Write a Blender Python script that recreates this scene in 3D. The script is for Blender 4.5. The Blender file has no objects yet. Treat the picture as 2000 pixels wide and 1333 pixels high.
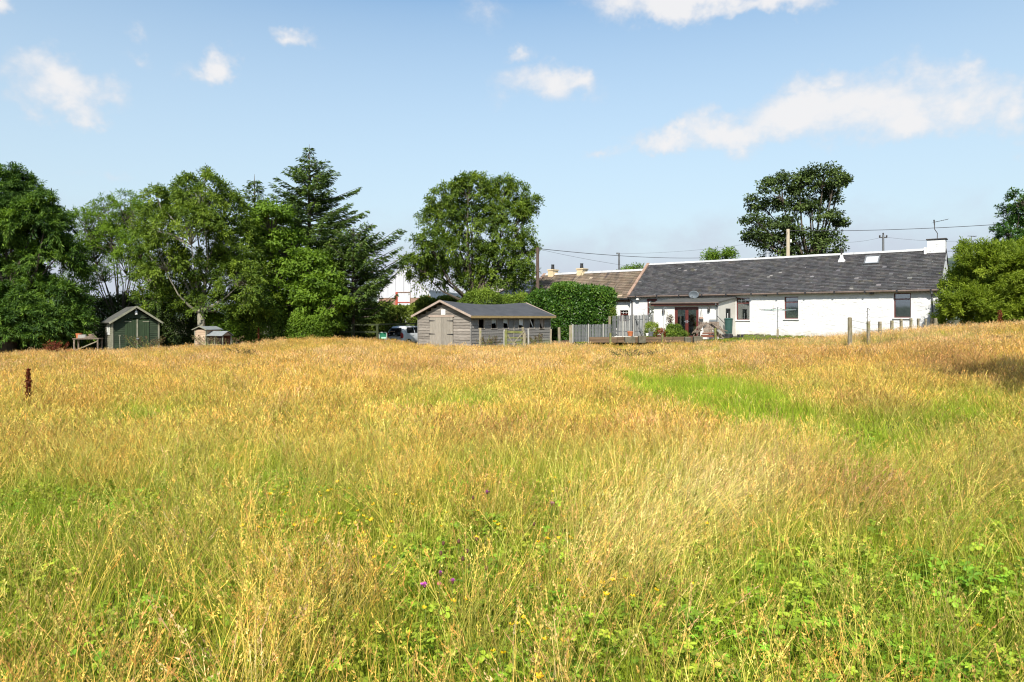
import bpy, math, random
import numpy as np
from mathutils import Vector, Matrix
random.seed(7)
rng = np.random.default_rng(11)
R = math.radians
SC = bpy.context.scene
COL = SC.collection

# ------------------------------------------------------------------ camera, sky, sun, exposure
F, HY, CZ = 1333.33, 622.0, 1.9          # focal length in photo pixels, row of eye level, eye height in metres
cd = bpy.data.cameras.new('camera'); cam = bpy.data.objects.new('camera', cd); COL.objects.link(cam)
cam.location = (0, 0, CZ); cam.rotation_euler = (R(90), 0, 0)
cd.sensor_width = 36; cd.lens = 24; cd.shift_y = -(666.5 - HY) / 2000
cd.clip_start = 0.1; cd.clip_end = 9000
SC.camera = cam
SUN_AZ = R(-11)      # sun behind the camera, a little to its left
SUN_EL = R(43)
sd = Vector((math.sin(SUN_AZ) * math.cos(SUN_EL), -math.cos(SUN_AZ) * math.cos(SUN_EL), math.sin(SUN_EL)))
sl = bpy.data.lights.new('sun', 'SUN'); sl.energy = 4.4; sl.angle = R(0.5); sl.color = (1.0, 0.95, 0.86)
so = bpy.data.objects.new('sun', sl); COL.objects.link(so)
so.rotation_euler = sd.to_track_quat('Z', 'Y').to_euler(); so.location = (5, -20, 40)
SC.view_settings.view_transform = 'Standard'; SC.view_settings.look = 'None'
SC.view_settings.gamma = 1; SC.view_settings.use_curve_mapping = False
SC.view_settings.exposure = 0.8
SC.cycles.max_bounces = 7; SC.cycles.diffuse_bounces = 3; SC.cycles.transparent_max_bounces = 16
SC.cycles.glossy_bounces = 3; SC.cycles.filter_width = 1.15

def nd(nt, typ, **kw):
    n = nt.nodes.new(typ)
    for k, v in kw.items():
        if k.startswith('i_'):
            n.inputs[int(k[2:])].default_value = v
        else:
            setattr(n, k, v)
    return n

def mth(nt, op, a, b=None, c=None, clamp=False):
    n = nt.nodes.new('ShaderNodeMath'); n.operation = op; n.use_clamp = clamp
    for i, v in enumerate((a, b, c)):
        if v is None: continue
        if isinstance(v, (int, float)): n.inputs[i].default_value = v
        else: nt.links.new(v, n.inputs[i])
    return n.outputs[0]

def world():
    w = bpy.data.worlds.new('World'); SC.world = w; w.use_nodes = True
    nt = w.node_tree; nt.nodes.clear(); lk = nt.links.new
    tc = nd(nt, 'ShaderNodeTexCoord')
    sky = nd(nt, 'ShaderNodeTexSky', sky_type='NISHITA', sun_disc=False)
    sky.sun_elevation = SUN_EL; sky.sun_rotation = math.pi - SUN_AZ
    sky.altitude = 100; sky.air_density = 1.0; sky.dust_density = 0.6; sky.ozone_density = 2.0
    sep = nd(nt, 'ShaderNodeSeparateXYZ'); lk(tc.outputs['Generated'], sep.inputs[0])
    # clouds: soft noise gathered into the banks seen in the sky
    nz = nd(nt, 'ShaderNodeTexNoise'); nz.inputs['Scale'].default_value = 13; nz.inputs['Detail'].default_value = 7
    nz.inputs['Roughness'].default_value = 0.58; nz.inputs['Distortion'].default_value = 0.15
    mp = nd(nt, 'ShaderNodeMapping'); mp.inputs['Scale'].default_value = (1.0, 1.0, 1.5)
    lk(tc.outputs['Generated'], mp.inputs[0]); lk(mp.outputs[0], nz.inputs['Vector'])
    nz2 = nd(nt, 'ShaderNodeTexNoise'); nz2.inputs['Scale'].default_value = 2.6; nz2.inputs['Detail'].default_value = 2
    lk(mp.outputs[0], nz2.inputs['Vector'])
    blobs = [(1700, 205, 130, 62, 1), (1560, 225, 100, 50, 1), (1860, 205, 82, 58, 1), (1430, 262, 85, 40, 1), (1310, 280, 62, 26, 1), (1760, 252, 70, 34, .9), (1620, 170, 55, 30, .8), (1880, 180, 48, 32, .7),
             (1210, 20, 60, 30, .75), (1350, -12, 190, 34, 1), (1530, 0, 130, 22, .9), (1080, 174, 85, 34, .8), (1130, 168, 40, 28, .8), (1005, 110, 32, 18, .55),
             (110, 165, 95, 50, .95), (50, 140, 50, 42, .8), (140, 205, 55, 32, .75), (210, 160, 30, 24, .5), (575, 84, 38, 20, .8), (423, 132, 28, 30, .8), (385, 140, 34, 16, .4), (278, 52, 22, 20, .45),
             (283, 117, 30, 14, .42), (195, 347, 36, 18, .42), (1185, 309, 36, 12, .5), (1995, 215, 30, 60, .6), (1990, 290, 24, 26, .6), (5, 5, 30, 22, .8), (960, 12, 45, 30, .35)]
    wn = nd(nt, 'ShaderNodeTexNoise'); wn.inputs['Scale'].default_value = 16; wn.inputs['Detail'].default_value = 4; wn.inputs['Roughness'].default_value = .62; lk(tc.outputs['Generated'], wn.inputs['Vector'])
    w1 = nd(nt, 'ShaderNodeVectorMath', operation='SUBTRACT'); lk(wn.outputs['Color'], w1.inputs[0]); w1.inputs[1].default_value = (.5, .5, .5)
    w2 = nd(nt, 'ShaderNodeVectorMath', operation='SCALE'); lk(w1.outputs[0], w2.inputs[0]); w2.inputs['Scale'].default_value = .085
    w3 = nd(nt, 'ShaderNodeVectorMath', operation='ADD'); lk(tc.outputs['Generated'], w3.inputs[0]); lk(w2.outputs[0], w3.inputs[1])
    acc = None
    for (px, py, rx, ry, st) in blobs:
        v = Vector(((px - 1000) / F, 1, (HY - py) / F)); sc = v.length; v.normalize()
        m = nd(nt, 'ShaderNodeMapping'); m.vector_type = 'TEXTURE'
        m.inputs['Location'].default_value = v
        m.inputs['Rotation'].default_value = (0, 0, math.atan2(-v.x, v.y))
        m.inputs['Scale'].default_value = (rx * 1.55 / F / sc, 0.3, ry * 1.55 / F / sc)
        lk(w3.outputs[0], m.inputs[0])
        ln = nd(nt, 'ShaderNodeVectorMath', operation='LENGTH'); lk(m.outputs[0], ln.inputs[0])
        f = mth(nt, 'SUBTRACT', 1.0, ln.outputs['Value'], clamp=True)
        f = mth(nt, 'MULTIPLY', mth(nt, 'POWER', f, .8), st * 1.15)
        acc = f if acc is None else mth(nt, 'MAXIMUM', acc, f)
    # the same kind of broken cloud over the rest of the sky
    away = mth(nt, 'LESS_THAN', sep.outputs['Y'], 0.62)
    gen = mth(nt, 'MULTIPLY', mth(nt, 'SUBTRACT', nz2.outputs[0], 0.55, clamp=True), 5.0)
    acc = mth(nt, 'MAXIMUM', acc, mth(nt, 'MULTIPLY', gen, away))
    dens = mth(nt, 'ADD', acc, mth(nt, 'MULTIPLY', mth(nt, 'SUBTRACT', nz.outputs[0], 0.5), 1.75))
    mr = nd(nt, 'ShaderNodeMapRange', interpolation_type='SMOOTHSTEP'); mr.inputs[1].default_value = 0.12; mr.inputs[2].default_value = 1.0
    lk(dens, mr.inputs[0])
    edge = mth(nt, 'MULTIPLY', mr.outputs[0], mth(nt, 'MULTIPLY', acc, 2.4, clamp=True))
    # low bank near the horizon
    mr2 = nd(nt, 'ShaderNodeMapRange', interpolation_type='SMOOTHSTEP'); mr2.inputs[1].default_value = 0.16; mr2.inputs[2].default_value = 0.06
    lk(mth(nt, 'ADD', sep.outputs['Z'], mth(nt, 'MULTIPLY', mth(nt, 'SUBTRACT', nz.outputs[0], 0.5), 0.12)), mr2.inputs[0])
    hz = nd(nt, 'ShaderNodeMapRange'); hz.inputs[1].default_value = 0.42; hz.inputs[2].default_value = 0.0
    hz.inputs[3].default_value = 0; hz.inputs[4].default_value = 1; lk(sep.outputs['Z'], hz.inputs[0])
    # sky colour: physical sky, cooled a little towards the clear northern blue
    tint = nd(nt, 'ShaderNodeMix', data_type='RGBA', blend_type='MULTIPLY'); tint.inputs[0].default_value = 1
    lk(sky.outputs[0], tint.inputs[6]); tint.inputs[7].default_value = SKY_TINT
    pale = nd(nt, 'ShaderNodeMix', data_type='RGBA'); lk(mth(nt, 'MULTIPLY', mth(nt, 'POWER', hz.outputs[0], .6), .96), pale.inputs[0])
    lk(tint.outputs[2], pale.inputs[6]); pale.inputs[7].default_value = SKY_LOW
    b1 = nd(nt, 'ShaderNodeMix', data_type='RGBA'); lk(mth(nt, 'MULTIPLY', mr2.outputs[0], .75), b1.inputs[0])
    lk(pale.outputs[2], b1.inputs[6]); b1.inputs[7].default_value = SKY_BANK
    cr = nd(nt, 'ShaderNodeMix', data_type='RGBA'); lk(mr.outputs[0], cr.inputs[0])
    cr.inputs[6].default_value = CLOUD_LO; cr.inputs[7].default_value = CLOUD_HI
    b2 = nd(nt, 'ShaderNodeMix', data_type='RGBA'); lk(mth(nt, 'MULTIPLY', edge, .95), b2.inputs[0])
    lk(b1.outputs[2], b2.inputs[6]); lk(cr.outputs[2], b2.inputs[7])
    bg = nd(nt, 'ShaderNodeBackground'); bg.inputs[1].default_value = 0.15
    lk(b2.outputs[2], bg.inputs[0])
    out = nd(nt, 'ShaderNodeOutputWorld'); lk(bg.outputs[0], out.inputs[0])
SKY_TINT = (0.86, 0.88, 0.79, 1)
SKY_LOW = (2.30, 2.72, 3.02, 1)
SKY_BANK = (2.25, 2.38, 2.80, 1)
CLOUD_LO = (2.75, 2.85, 3.10, 1)
CLOUD_HI = (3.45, 3.42, 3.45, 1)
world()

# ------------------------------------------------------------------ helpers
def tag(o, label=None, cat=None, group=None, kind=None):
    if label: o['label'] = label
    if cat: o['category'] = cat
    if group: o['group'] = group
    if kind: o['kind'] = kind
    return o

def empty(name, loc, rz=0, label=None, cat=None, group=None):
    o = bpy.data.objects.new(name, None); COL.objects.link(o)
    o.location = loc; o.rotation_euler = (0, 0, rz); o.empty_display_size = 0.2
    return tag(o, label, cat, group)

class MB:
    def __init__(s): s.v = []; s.f = []; s.c = []
    def add(s, vs, fs, col=(1, 1, 1)):
        n = len(s.v); s.v += [tuple(p) for p in vs]; s.f += [tuple(i + n for i in f) for f in fs]
        s.c += [col] * len(vs); return s
    def box(s, x0, x1, y0, y1, z0, z1, col=(1, 1, 1)):
        return s.add([(x0, y0, z0), (x1, y0, z0), (x1, y1, z0), (x0, y1, z0), (x0, y0, z1), (x1, y0, z1), (x1, y1, z1), (x0, y1, z1)],
                     [(0, 3, 2, 1), (4, 5, 6, 7), (0, 1, 5, 4), (1, 2, 6, 5), (2, 3, 7, 6), (3, 0, 4, 7)], col)
    def bar(s, a, b, w, h=None, up=(0, 0, 1), col=(1, 1, 1), w2=None, h2=None):
        a = Vector(a); b = Vector(b); h = h or w; w2 = w2 or w; h2 = h2 or h; d = (b - a).normalized(); u = Vector(up)
        if abs(d.dot(u)) > .98: u = Vector((0, 1, 0))
        x = d.cross(u).normalized(); u = x.cross(d)
        P = []
        for c, ww, hh in ((a, w, h), (b, w2, h2)):
            for i, j in ((-1, -1), (1, -1), (1, 1), (-1, 1)): P.append(c + x * (i * ww / 2) + u * (j * hh / 2))
        return s.add(P, [(0, 1, 2, 3), (7, 6, 5, 4), (0, 4, 5, 1), (1, 5, 6, 2), (2, 6, 7, 3), (3, 7, 4, 0)], col)
    def tube(s, pts, rad, n=6, cap=True, col=(1, 1, 1)):
        pts = [Vector(p) for p in pts]; m = len(pts)
        if not isinstance(rad, (list, tuple)): rad = [rad] * m
        vs = []; fs = []; ref = Vector((0.13, 0.07, 1)).normalized()
        for i, p in enumerate(pts):
            d = (pts[min(i + 1, m - 1)] - pts[max(i - 1, 0)]).normalized()
            r = ref if abs(d.dot(ref)) < .95 else Vector((1, 0, 0))
            x = d.cross(r).normalized(); y = d.cross(x)
            for k in range(n):
                a = 2 * math.pi * k / n; vs.append(p + (x * math.cos(a) + y * math.sin(a)) * rad[i])
        for i in range(m - 1):
            for k in range(n):
                k2 = (k + 1) % n; fs.append((i * n + k, i * n + k2, (i + 1) * n + k2, (i + 1) * n + k))
        if cap: fs.append(tuple(range(n))); fs.append(tuple((m - 1) * n + k for k in reversed(range(n))))
        return s.add(vs, fs, col)
    def lathe(s, c, prof, n=16, col=(1, 1, 1)):
        c = Vector(c); vs = []; fs = []
        for r, z in prof:
            for k in range(n):
                a = 2 * math.pi * k / n; vs.append(c + Vector((r * math.cos(a), r * math.sin(a), z)))
        for i in range(len(prof) - 1):
            for k in range(n):
                k2 = (k + 1) % n; fs.append((i * n + k, i * n + k2, (i + 1) * n + k2, (i + 1) * n + k))
        fs.append(tuple(reversed(range(n)))); fs.append(tuple((len(prof) - 1) * n + k for k in range(n)))
        return s.add(vs, fs, col)
    def prism(s, poly, axis, a, b, col=(1, 1, 1)):
        # poly: 2D outline; axis 'y': poly in xz ; axis 'x': poly in yz
        n = len(poly)
        if axis == 'y': vs = [(p, a, q) for p, q in poly] + [(p, b, q) for p, q in poly]
        elif axis == 'x': vs = [(a, p, q) for p, q in poly] + [(b, p, q) for p, q in poly]
        else: vs = [(p, q, a) for p, q in poly] + [(p, q, b) for p, q in poly]
        fs = [tuple(range(n)), tuple(reversed(range(n, 2 * n)))]
        for i in range(n):
            j = (i + 1) % n; fs.append((i, i + n, j + n, j))
        return s.add(vs, fs, col)
    def build(s, name, mat=None, parent=None, smooth=False, bevel=0):
        me = bpy.data.meshes.new(name); me.from_pydata(s.v, [], s.f); me.update()
        at = me.color_attributes.new('tint', 'FLOAT_COLOR', 'POINT')
        a = np.ones((len(s.v), 4), dtype=np.float32); a[:, :3] = np.array(s.c, dtype=np.float32).reshape(-1, 3); at.data.foreach_set('color', a.ravel())
        o = bpy.data.objects.new(name, me); COL.objects.link(o)
        if mat: me.materials.append(mat)
        if parent: o.parent = parent
        if smooth: me.polygons.foreach_set('use_smooth', [True] * len(me.polygons))
        import bmesh
        bm = bmesh.new(); bm.from_mesh(me); bmesh.ops.recalc_face_normals(bm, faces=bm.faces); bm.to_mesh(me); bm.free()
        if bevel:
            m = o.modifiers.new('b', 'BEVEL'); m.width = bevel; m.segments = 2; m.limit_method = 'ANGLE'
        return o

def P(px, py, d): return Vector(((px - 1000) / F * d, d, CZ + (HY - py) / F * d))
def wz(py, d): return CZ + (HY - py) / F * d

def onwall(px, o, ang, yo=0.0):
    c, s = math.cos(ang), math.sin(ang); ox = o[0] - s * yo; oy = o[1] + c * yo; k = (px - 1000) / F
    t = (k * oy - ox) / (c - k * s); return t, oy + s * t

# ------------------------------------------------------------------ materials
def noise_fac(nt, scale, detail=4, coord='Object', stretch=None, rough=.55, dist=0):
    tc = nd(nt, 'ShaderNodeTexCoord'); n = nd(nt, 'ShaderNodeTexNoise')
    n.inputs['Scale'].default_value = scale; n.inputs['Detail'].default_value = detail; n.inputs['Roughness'].default_value = rough; n.inputs['Distortion'].default_value = dist
    src = tc.outputs[coord]
    if coord == 'World': pass
    if stretch:
        m = nd(nt, 'ShaderNodeMapping'); m.inputs['Scale'].default_value = stretch; nt.links.new(src, m.inputs[0]); src = m.outputs[0]
    nt.links.new(src, n.inputs['Vector']); return n.outputs[0]

def ramp(nt, fac, stops):
    r = nd(nt, 'ShaderNodeValToRGB'); e = r.color_ramp.elements
    while len(e) < len(stops): e.new(.5)
    for i, (p, c) in enumerate(stops): e[i].position = p; e[i].color = (*c, 1)
    nt.links.new(fac, r.inputs[0]); return r.outputs[0]

def mulc(nt, a, b, blend='MULTIPLY', fac=1.0):
    m = nd(nt, 'ShaderNodeMix', data_type='RGBA', blend_type=blend)
    if isinstance(fac, float): m.inputs[0].default_value = fac
    else: nt.links.new(fac, m.inputs[0])
    for i, v in ((6, a), (7, b)):
        if isinstance(v, tuple): m.inputs[i].default_value = (*v[:3], 1)
        else: nt.links.new(v, m.inputs[i])
    return m.outputs[2]

def mat(name, stops, scale=3, rough=.85, bump=0, bscale=None, stretch=None, metal=0, spec=.3, detail=5, objrand=0, tint=False, over=None, bdist=.02, zdirt=None):
    """over: list of (scale, stretch, lo, hi, colour) stain layers"""
    m = bpy.data.materials.new(name); m.use_nodes = True; nt = m.node_tree; b = nt.nodes['Principled BSDF']
    if len(stops) == 3 and isinstance(stops[0], float): stops = [(0, stops), (1, stops)]
    f = noise_fac(nt, scale, detail, stretch=stretch)
    c = ramp(nt, f, stops)
    for (s2, st2, lo, hi, col) in (over or []):
        g = noise_fac(nt, s2, 5, stretch=st2)
        mr = nd(nt, 'ShaderNodeMapRange', interpolation_type='SMOOTHSTEP'); mr.inputs[1].default_value = lo; mr.inputs[2].default_value = hi
        nt.links.new(g, mr.inputs[0]); c = mulc(nt, c, col, 'MIX', mr.outputs[0])
    if zdirt:   # splashed soil low on a wall: (z at full dirt, z where it ends, colour)
        tz = nd(nt, 'ShaderNodeTexCoord'); sz = nd(nt, 'ShaderNodeSeparateXYZ'); nt.links.new(tz.outputs['Object'], sz.inputs[0])
        zz = mth(nt, 'ADD', sz.outputs[2], mth(nt, 'MULTIPLY', mth(nt, 'SUBTRACT', noise_fac(nt, 2.2, 6), .5), 1.6))
        mr = nd(nt, 'ShaderNodeMapRange', interpolation_type='SMOOTHSTEP'); mr.inputs[1].default_value = zdirt[1]; mr.inputs[2].default_value = zdirt[0]; mr.inputs[4].default_value = .75
        nt.links.new(zz, mr.inputs[0]); c = mulc(nt, c, zdirt[2], 'MIX', mr.outputs[0])
    if objrand:
        oi = nd(nt, 'ShaderNodeObjectInfo'); v = mth(nt, 'MULTIPLY_ADD', oi.outputs['Random'], objrand, 1 - objrand / 2)
        cb = nd(nt, 'ShaderNodeCombineColor'); [nt.links.new(v, cb.inputs[i]) for i in range(3)]
        c = mulc(nt, c, cb.outputs[0])
    if tint:
        a = nd(nt, 'ShaderNodeAttribute', attribute_name='tint'); c = mulc(nt, c, a.outputs['Color'])
    nt.links.new(c, b.inputs['Base Color'])
    b.inputs['Roughness'].default_value = rough; b.inputs['Metallic'].default_value = metal; b.inputs['Specular IOR Level'].default_value = spec
    if bump:
        bf = noise_fac(nt, bscale or scale * 4, 6, stretch=stretch); bn = nd(nt, 'ShaderNodeBump'); bn.inputs['Strength'].default_value = bump; bn.inputs['Distance'].default_value = bdist
        nt.links.new(bf, bn.inputs['Height']); nt.links.new(bn.outputs[0], b.inputs['Normal'])
    return m

def leafmat(name, stops, trans=.35, rough=.55):
    m = bpy.data.materials.new(name); m.use_nodes = True; nt = m.node_tree; b = nt.nodes['Principled BSDF']
    a = nd(nt, 'ShaderNodeAttribute', attribute_name='tint')
    c = ramp(nt, a.outputs['Fac'], stops)
    nt.links.new(c, b.inputs['Base Color']); b.inputs['Roughness'].default_value = rough; b.inputs['Specular IOR Level'].default_value = .2
    t = nd(nt, 'ShaderNodeBsdfTranslucent'); nt.links.new(mulc(nt, c, (1.25, 1.3, .6)), t.inputs[0])
    mx = nd(nt, 'ShaderNodeMixShader'); mx.inputs[0].default_value = trans
    nt.links.new(b.outputs[0], mx.inputs[1]); nt.links.new(t.outputs[0], mx.inputs[2])
    nt.links.new(mx.outputs[0], nt.nodes['Material Output'].inputs[0]); return m

def grassmat(name, trans=.3):
    m = bpy.data.materials.new(name); m.use_nodes = True; nt = m.node_tree; b = nt.nodes['Principled BSDF']
    a = nd(nt, 'ShaderNodeAttribute', attribute_name='col', attribute_type='INSTANCER')
    t_ = nd(nt, 'ShaderNodeAttribute', attribute_name='tint')
    c = mulc(nt, a.outputs['Color'], t_.outputs['Color'])
    nt.links.new(c, b.inputs['Base Color']); b.inputs['Roughness'].default_value = .6; b.inputs['Specular IOR Level'].default_value = .3
    t = nd(nt, 'ShaderNodeBsdfTranslucent'); nt.links.new(c, t.inputs[0])
    mx = nd(nt, 'ShaderNodeMixShader'); mx.inputs[0].default_value = trans
    nt.links.new(b.outputs[0], mx.inputs[1]); nt.links.new(t.outputs[0], mx.inputs[2])
    nt.links.new(mx.outputs[0], nt.nodes['Material Output'].inputs[0]); return m

def glassmat(name, tcol=(.75, .8, .78), refl=.25):
    m = bpy.data.materials.new(name); m.use_nodes = True; nt = m.node_tree; nt.nodes.remove(nt.nodes['Principled BSDF'])
    t = nd(nt, 'ShaderNodeBsdfTransparent'); t.inputs[0].default_value = (*tcol, 1)
    g = nd(nt, 'ShaderNodeBsdfGlossy'); g.inputs[0].default_value = (.9, .93, .95, 1); g.inputs['Roughness'].default_value = .03
    lw = nd(nt, 'ShaderNodeFresnel'); lw.inputs[0].default_value = 1.5
    f = mth(nt, 'ADD', lw.outputs[0], refl, clamp=True)
    mx = nd(nt, 'ShaderNodeMixShader'); nt.links.new(f, mx.inputs[0]); nt.links.new(t.outputs[0], mx.inputs[1]); nt.links.new(g.outputs[0], mx.inputs[2])
    nt.links.new(mx.outputs[0], nt.nodes['Material Output'].inputs[0]); return m

M = {}
M['white_wall'] = mat('whitewashed_rubble', [(0.3, (.52, .52, .515)), (.6, (.62, .62, .615))], scale=1.3, rough=.9, bump=.4, bscale=5, bdist=.04,
                      over=[(.9, (1, 1, .6), .66, .8, (.56, .54, .48)), (7, (1, 1, 2.4), .60, .72, (.40, .39, .36)), (1.1, (4, 4, .35), .62, .78, (.46, .44, .40))], zdirt=(-.15, .6, (.42, .38, .31)))
M['render_wall'] = mat('painted_render', [(0.3, (.58, .57, .53)), (.7, (.66, .65, .62))], scale=1.6, bump=.2, bscale=18, bdist=.02)
M['shaded_render'] = mat('shaded_side_render', [(0.3, (.55, .52, .46)), (.7, (.62, .59, .53))], scale=1.6, bump=.2, bscale=18, bdist=.02)  # same porch render, the weaker light on its side put into the colour
M['slate'] = mat('slate', [(.25, (.036, .035, .037)), (.5, (.058, .056, .057)), (.75, (.088, .083, .079))], scale=1.4, rough=.7, bump=.3, bscale=30, tint=True, spec=.35,
                 over=[(9, None, .66, .74, (.30, .29, .26)), (1.1, (1, 1, 1), .60, .75, (.085, .075, .050))])
M['brown_slate'] = mat('lichened_slate', [(.25, (.080, .060, .042)), (.55, (.165, .125, .088)), (.8, (.25, .20, .145))], scale=1.0, rough=.85, bump=.3, bscale=20, tint=True, stretch=(1.5, .35, .35),
                       over=[(1.6, (1.8, .3, .3), .56, .68, (.060, .052, .048))])
M['pale_slate'] = mat('pale_slate', [(.3, (.22, .20, .18)), (.7, (.33, .30, .27))], scale=1.3, tint=True, bump=.2)
M['ridge'] = mat('ridge_zinc', [(.3, (.34, .34, .335)), (.7, (.48, .48, .47))], scale=3, rough=.6)
M['stone_trim'] = mat('brown_stone', [(.3, (.22, .14, .10)), (.7, (.34, .23, .17))], scale=4, bump=.3)
M['frame'] = mat('oxblood_frame', [(.3, (.085, .018, .014)), (.7, (.12, .028, .022))], scale=5, rough=.4, spec=.5)
M['glass'] = glassmat('window_glass', refl=.2)
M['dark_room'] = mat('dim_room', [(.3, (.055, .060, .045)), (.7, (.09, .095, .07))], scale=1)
M['curtain'] = mat('net_curtain', [(.3, (.42, .44, .42)), (.7, (.55, .57, .54))], scale=6, stretch=(8, 1, .3))
M['olive'] = mat('olive_cloth', [(.3, (.055, .075, .02)), (.7, (.08, .10, .03))], scale=4)
M['black'] = mat('black_plastic', [(.3, (.018, .018, .020)), (.7, (.03, .03, .032))], rough=.5)
M['iron'] = mat('dark_iron', [(.3, (.035, .032, .030)), (.7, (.06, .055, .05))], rough=.6, scale=9)
M['gutter'] = mat('brown_gutter', [(.3, (.10, .075, .060)), (.7, (.16, .12, .10))], scale=4, rough=.5)
M['grey_pipe'] = mat('grey_pipe', [(.3, (.09, .095, .10)), (.7, (.14, .145, .15))], scale=4, rough=.5)
M['white_plastic'] = mat('white_plastic', [(.3, (.62, .62, .60)), (.7, (.72, .72, .70))], rough=.5)
M['grey_wood'] = mat('weathered_board', [(.2, (.115, .105, .094)), (.5, (.195, .183, .166)), (.8, (.30, .285, .262))], scale=5, rough=.9, bump=.4, bscale=10, stretch=(.6, 3, 7), objrand=.34, tint=True,
                     over=[(3, (1, 1, 5), .66, .76, (.50, .49, .46))])
M['door_wood'] = mat('weathered_door', [(.2, (.17, .148, .12)), (.5, (.26, .232, .192)), (.8, (.36, .33, .285))], scale=5, rough=.9, bump=.4, bscale=10, stretch=(7, 3, .6), objrand=.25)
M['pink_trim'] = mat('bleached_bargeboard', [(.2, (.27, .20, .16)), (.8, (.42, .34, .28))], scale=4, bump=.2)
M['tan_trim'] = mat('tan_fascia', [(.2, (.20, .14, .055)), (.8, (.34, .25, .12))], scale=3, bump=.2, stretch=(1, 1, 6))
M['felt'] = mat('roofing_felt', [(.3, (.050, .052, .057)), (.7, (.072, .074, .080))], scale=2, rough=.8, bump=.25, bscale=60, bdist=.01)
M['felt_pale'] = mat('pale_felt', [(.3, (.055, .055, .050)), (.7, (.105, .10, .09))], scale=3, rough=.9, bump=.25, bscale=60, bdist=.01, over=[(2.5, None, .55, .68, (.05, .06, .03))])
M['green_board'] = mat('green_painted_board', [(.3, (.016, .028, .013)), (.7, (.028, .044, .021))], scale=4, rough=.7, bump=.2, objrand=.3)  # paint darkened so that its colour holds the tree shade on the shed
M['green_door'] = mat('green_painted_door', [(.3, (.022, .040, .017)), (.7, (.034, .058, .025))], scale=4, rough=.7, bump=.2, objrand=.3, stretch=(5, 1, 1))  # door paint darkened for the same tree shade
M['pale_trim'] = mat('pale_trim', [(.3, (.15, .15, .10)), (.7, (.26, .25, .19))], scale=5, bump=.2)  # toned down to carry the shade on the green shed
M['post'] = mat('split_post', [(.2, (.12, .10, .06)), (.5, (.21, .18, .12)), (.8, (.31, .28, .21))], scale=5, bump=.4, stretch=(5, 5, .8), objrand=.3,
                over=[(4, None, .55, .7, (.16, .17, .06))])
M['moss_wood'] = mat('mossy_wood', [(.3, (.09, .10, .025)), (.7, (.19, .19, .07))], scale=7, bump=.4)
M['paling'] = mat('grey_paling', [(.2, (.08, .085, .085)), (.5, (.125, .13, .13)), (.8, (.20, .205, .205))], scale=5, bump=.3, stretch=(6, 1, 1), objrand=.45)
M['pale_post'] = mat('pale_grey_post', [(.2, (.24, .23, .20)), (.8, (.38, .37, .34))], scale=5, bump=.3, objrand=.25)
M['sleeper'] = mat('timber_sleeper', [(.2, (.08, .048, .028)), (.8, (.17, .115, .068))], scale=3, bump=.4, stretch=(.6, 3, 4), objrand=.3)
M['old_stone'] = mat('mossy_stone', [(.2, (.06, .055, .035)), (.8, (.16, .14, .10))], scale=6, bump=.6)
M['teak'] = mat('sun_bleached_teak', [(.2, (.08, .055, .04)), (.5, (.155, .118, .088)), (.8, (.29, .24, .19))], scale=7, bump=.3, stretch=(3, 3, 3), objrand=.4)
M['red_wood'] = mat('red_brown_wood', [(.2, (.11, .04, .025)), (.8, (.20, .08, .05))], scale=5, bump=.2)
M['butt'] = mat('green_water_butt', [(.3, (.022, .060, .052)), (.7, (.035, .085, .072))], scale=3, rough=.45, spec=.5)
M['terracotta'] = mat('terracotta', [(.3, (.36, .11, .04)), (.7, (.50, .17, .07))], scale=5)
M['steel'] = mat('steel_flue', [(.3, (.45, .47, .50)), (.7, (.60, .62, .65))], metal=.7, rough=.35)
M['lead'] = mat('painted_lead', [(.3, (.60, .59, .57)), (.7, (.75, .74, .72))], scale=8, bump=.3)
M['cream_stack'] = mat('cream_chimney', [(.3, (.52, .40, .24)), (.7, (.66, .53, .34))], scale=3, bump=.3)
M['barn_white'] = mat('white_cladding', [(.3, (.40, .40, .42)), (.7, (.50, .50, .52))], scale=1.0, rough=.6, stretch=(3, 3, .3))
M['barn_rib'] = mat('galvanised_sheet', [(.3, (.42, .44, .47)), (.7, (.58, .60, .63))], scale=1.0, rough=.5)
M['barn_red'] = mat('rust_red_paint', [(.3, (.26, .05, .03)), (.7, (.38, .08, .05))], scale=2)
M['barn_roof'] = mat('barn_roof', [(.3, (.40, .40, .41)), (.7, (.52, .52, .53))], scale=1)
M['pole_dark'] = mat('creosoted_pole', [(.3, (.06, .04, .03)), (.7, (.13, .09, .07))], scale=6, bump=.3, stretch=(4, 4, .5))
M['pole_pale'] = mat('pale_pole', [(.3, (.36, .30, .21)), (.7, (.50, .43, .32))], scale=6, bump=.2, stretch=(4, 4, .5))
M['wire'] = mat('cable', [(.3, (.05, .05, .055)), (.7, (.08, .08, .085))])
M['silver'] = mat('silver_paint', [(.3, (.50, .52, .54)), (.7, (.55, .57, .59))], rough=.3, metal=.1, spec=.6)
M['car_glass'] = mat('tinted_glass', [(.3, (.008, .009, .010)), (.7, (.014, .015, .016))], rough=.06, spec=.8)
M['tyre'] = mat('tyre_rubber', [(.3, (.02, .02, .02)), (.7, (.03, .03, .03))], rough=.8)
M['lamp_red'] = mat('red_lamp', [(.3, (.22, .015, .02)), (.7, (.28, .02, .025))], rough=.15, spec=.7)
M['plate'] = mat('yellow_plate', [(.3, (.75, .48, .02)), (.7, (.8, .52, .03))], rough=.4)
M['chair_green'] = mat('dark_green_canvas', [(.3, (.01, .11, .06)), (.7, (.02, .15, .08))], scale=5)
M['cloth_mint'] = mat('mint_cloth', [(.3, (.16, .42, .30)), (.7, (.40, .62, .50))], scale=9, stretch=(5, 5, 1))
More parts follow.
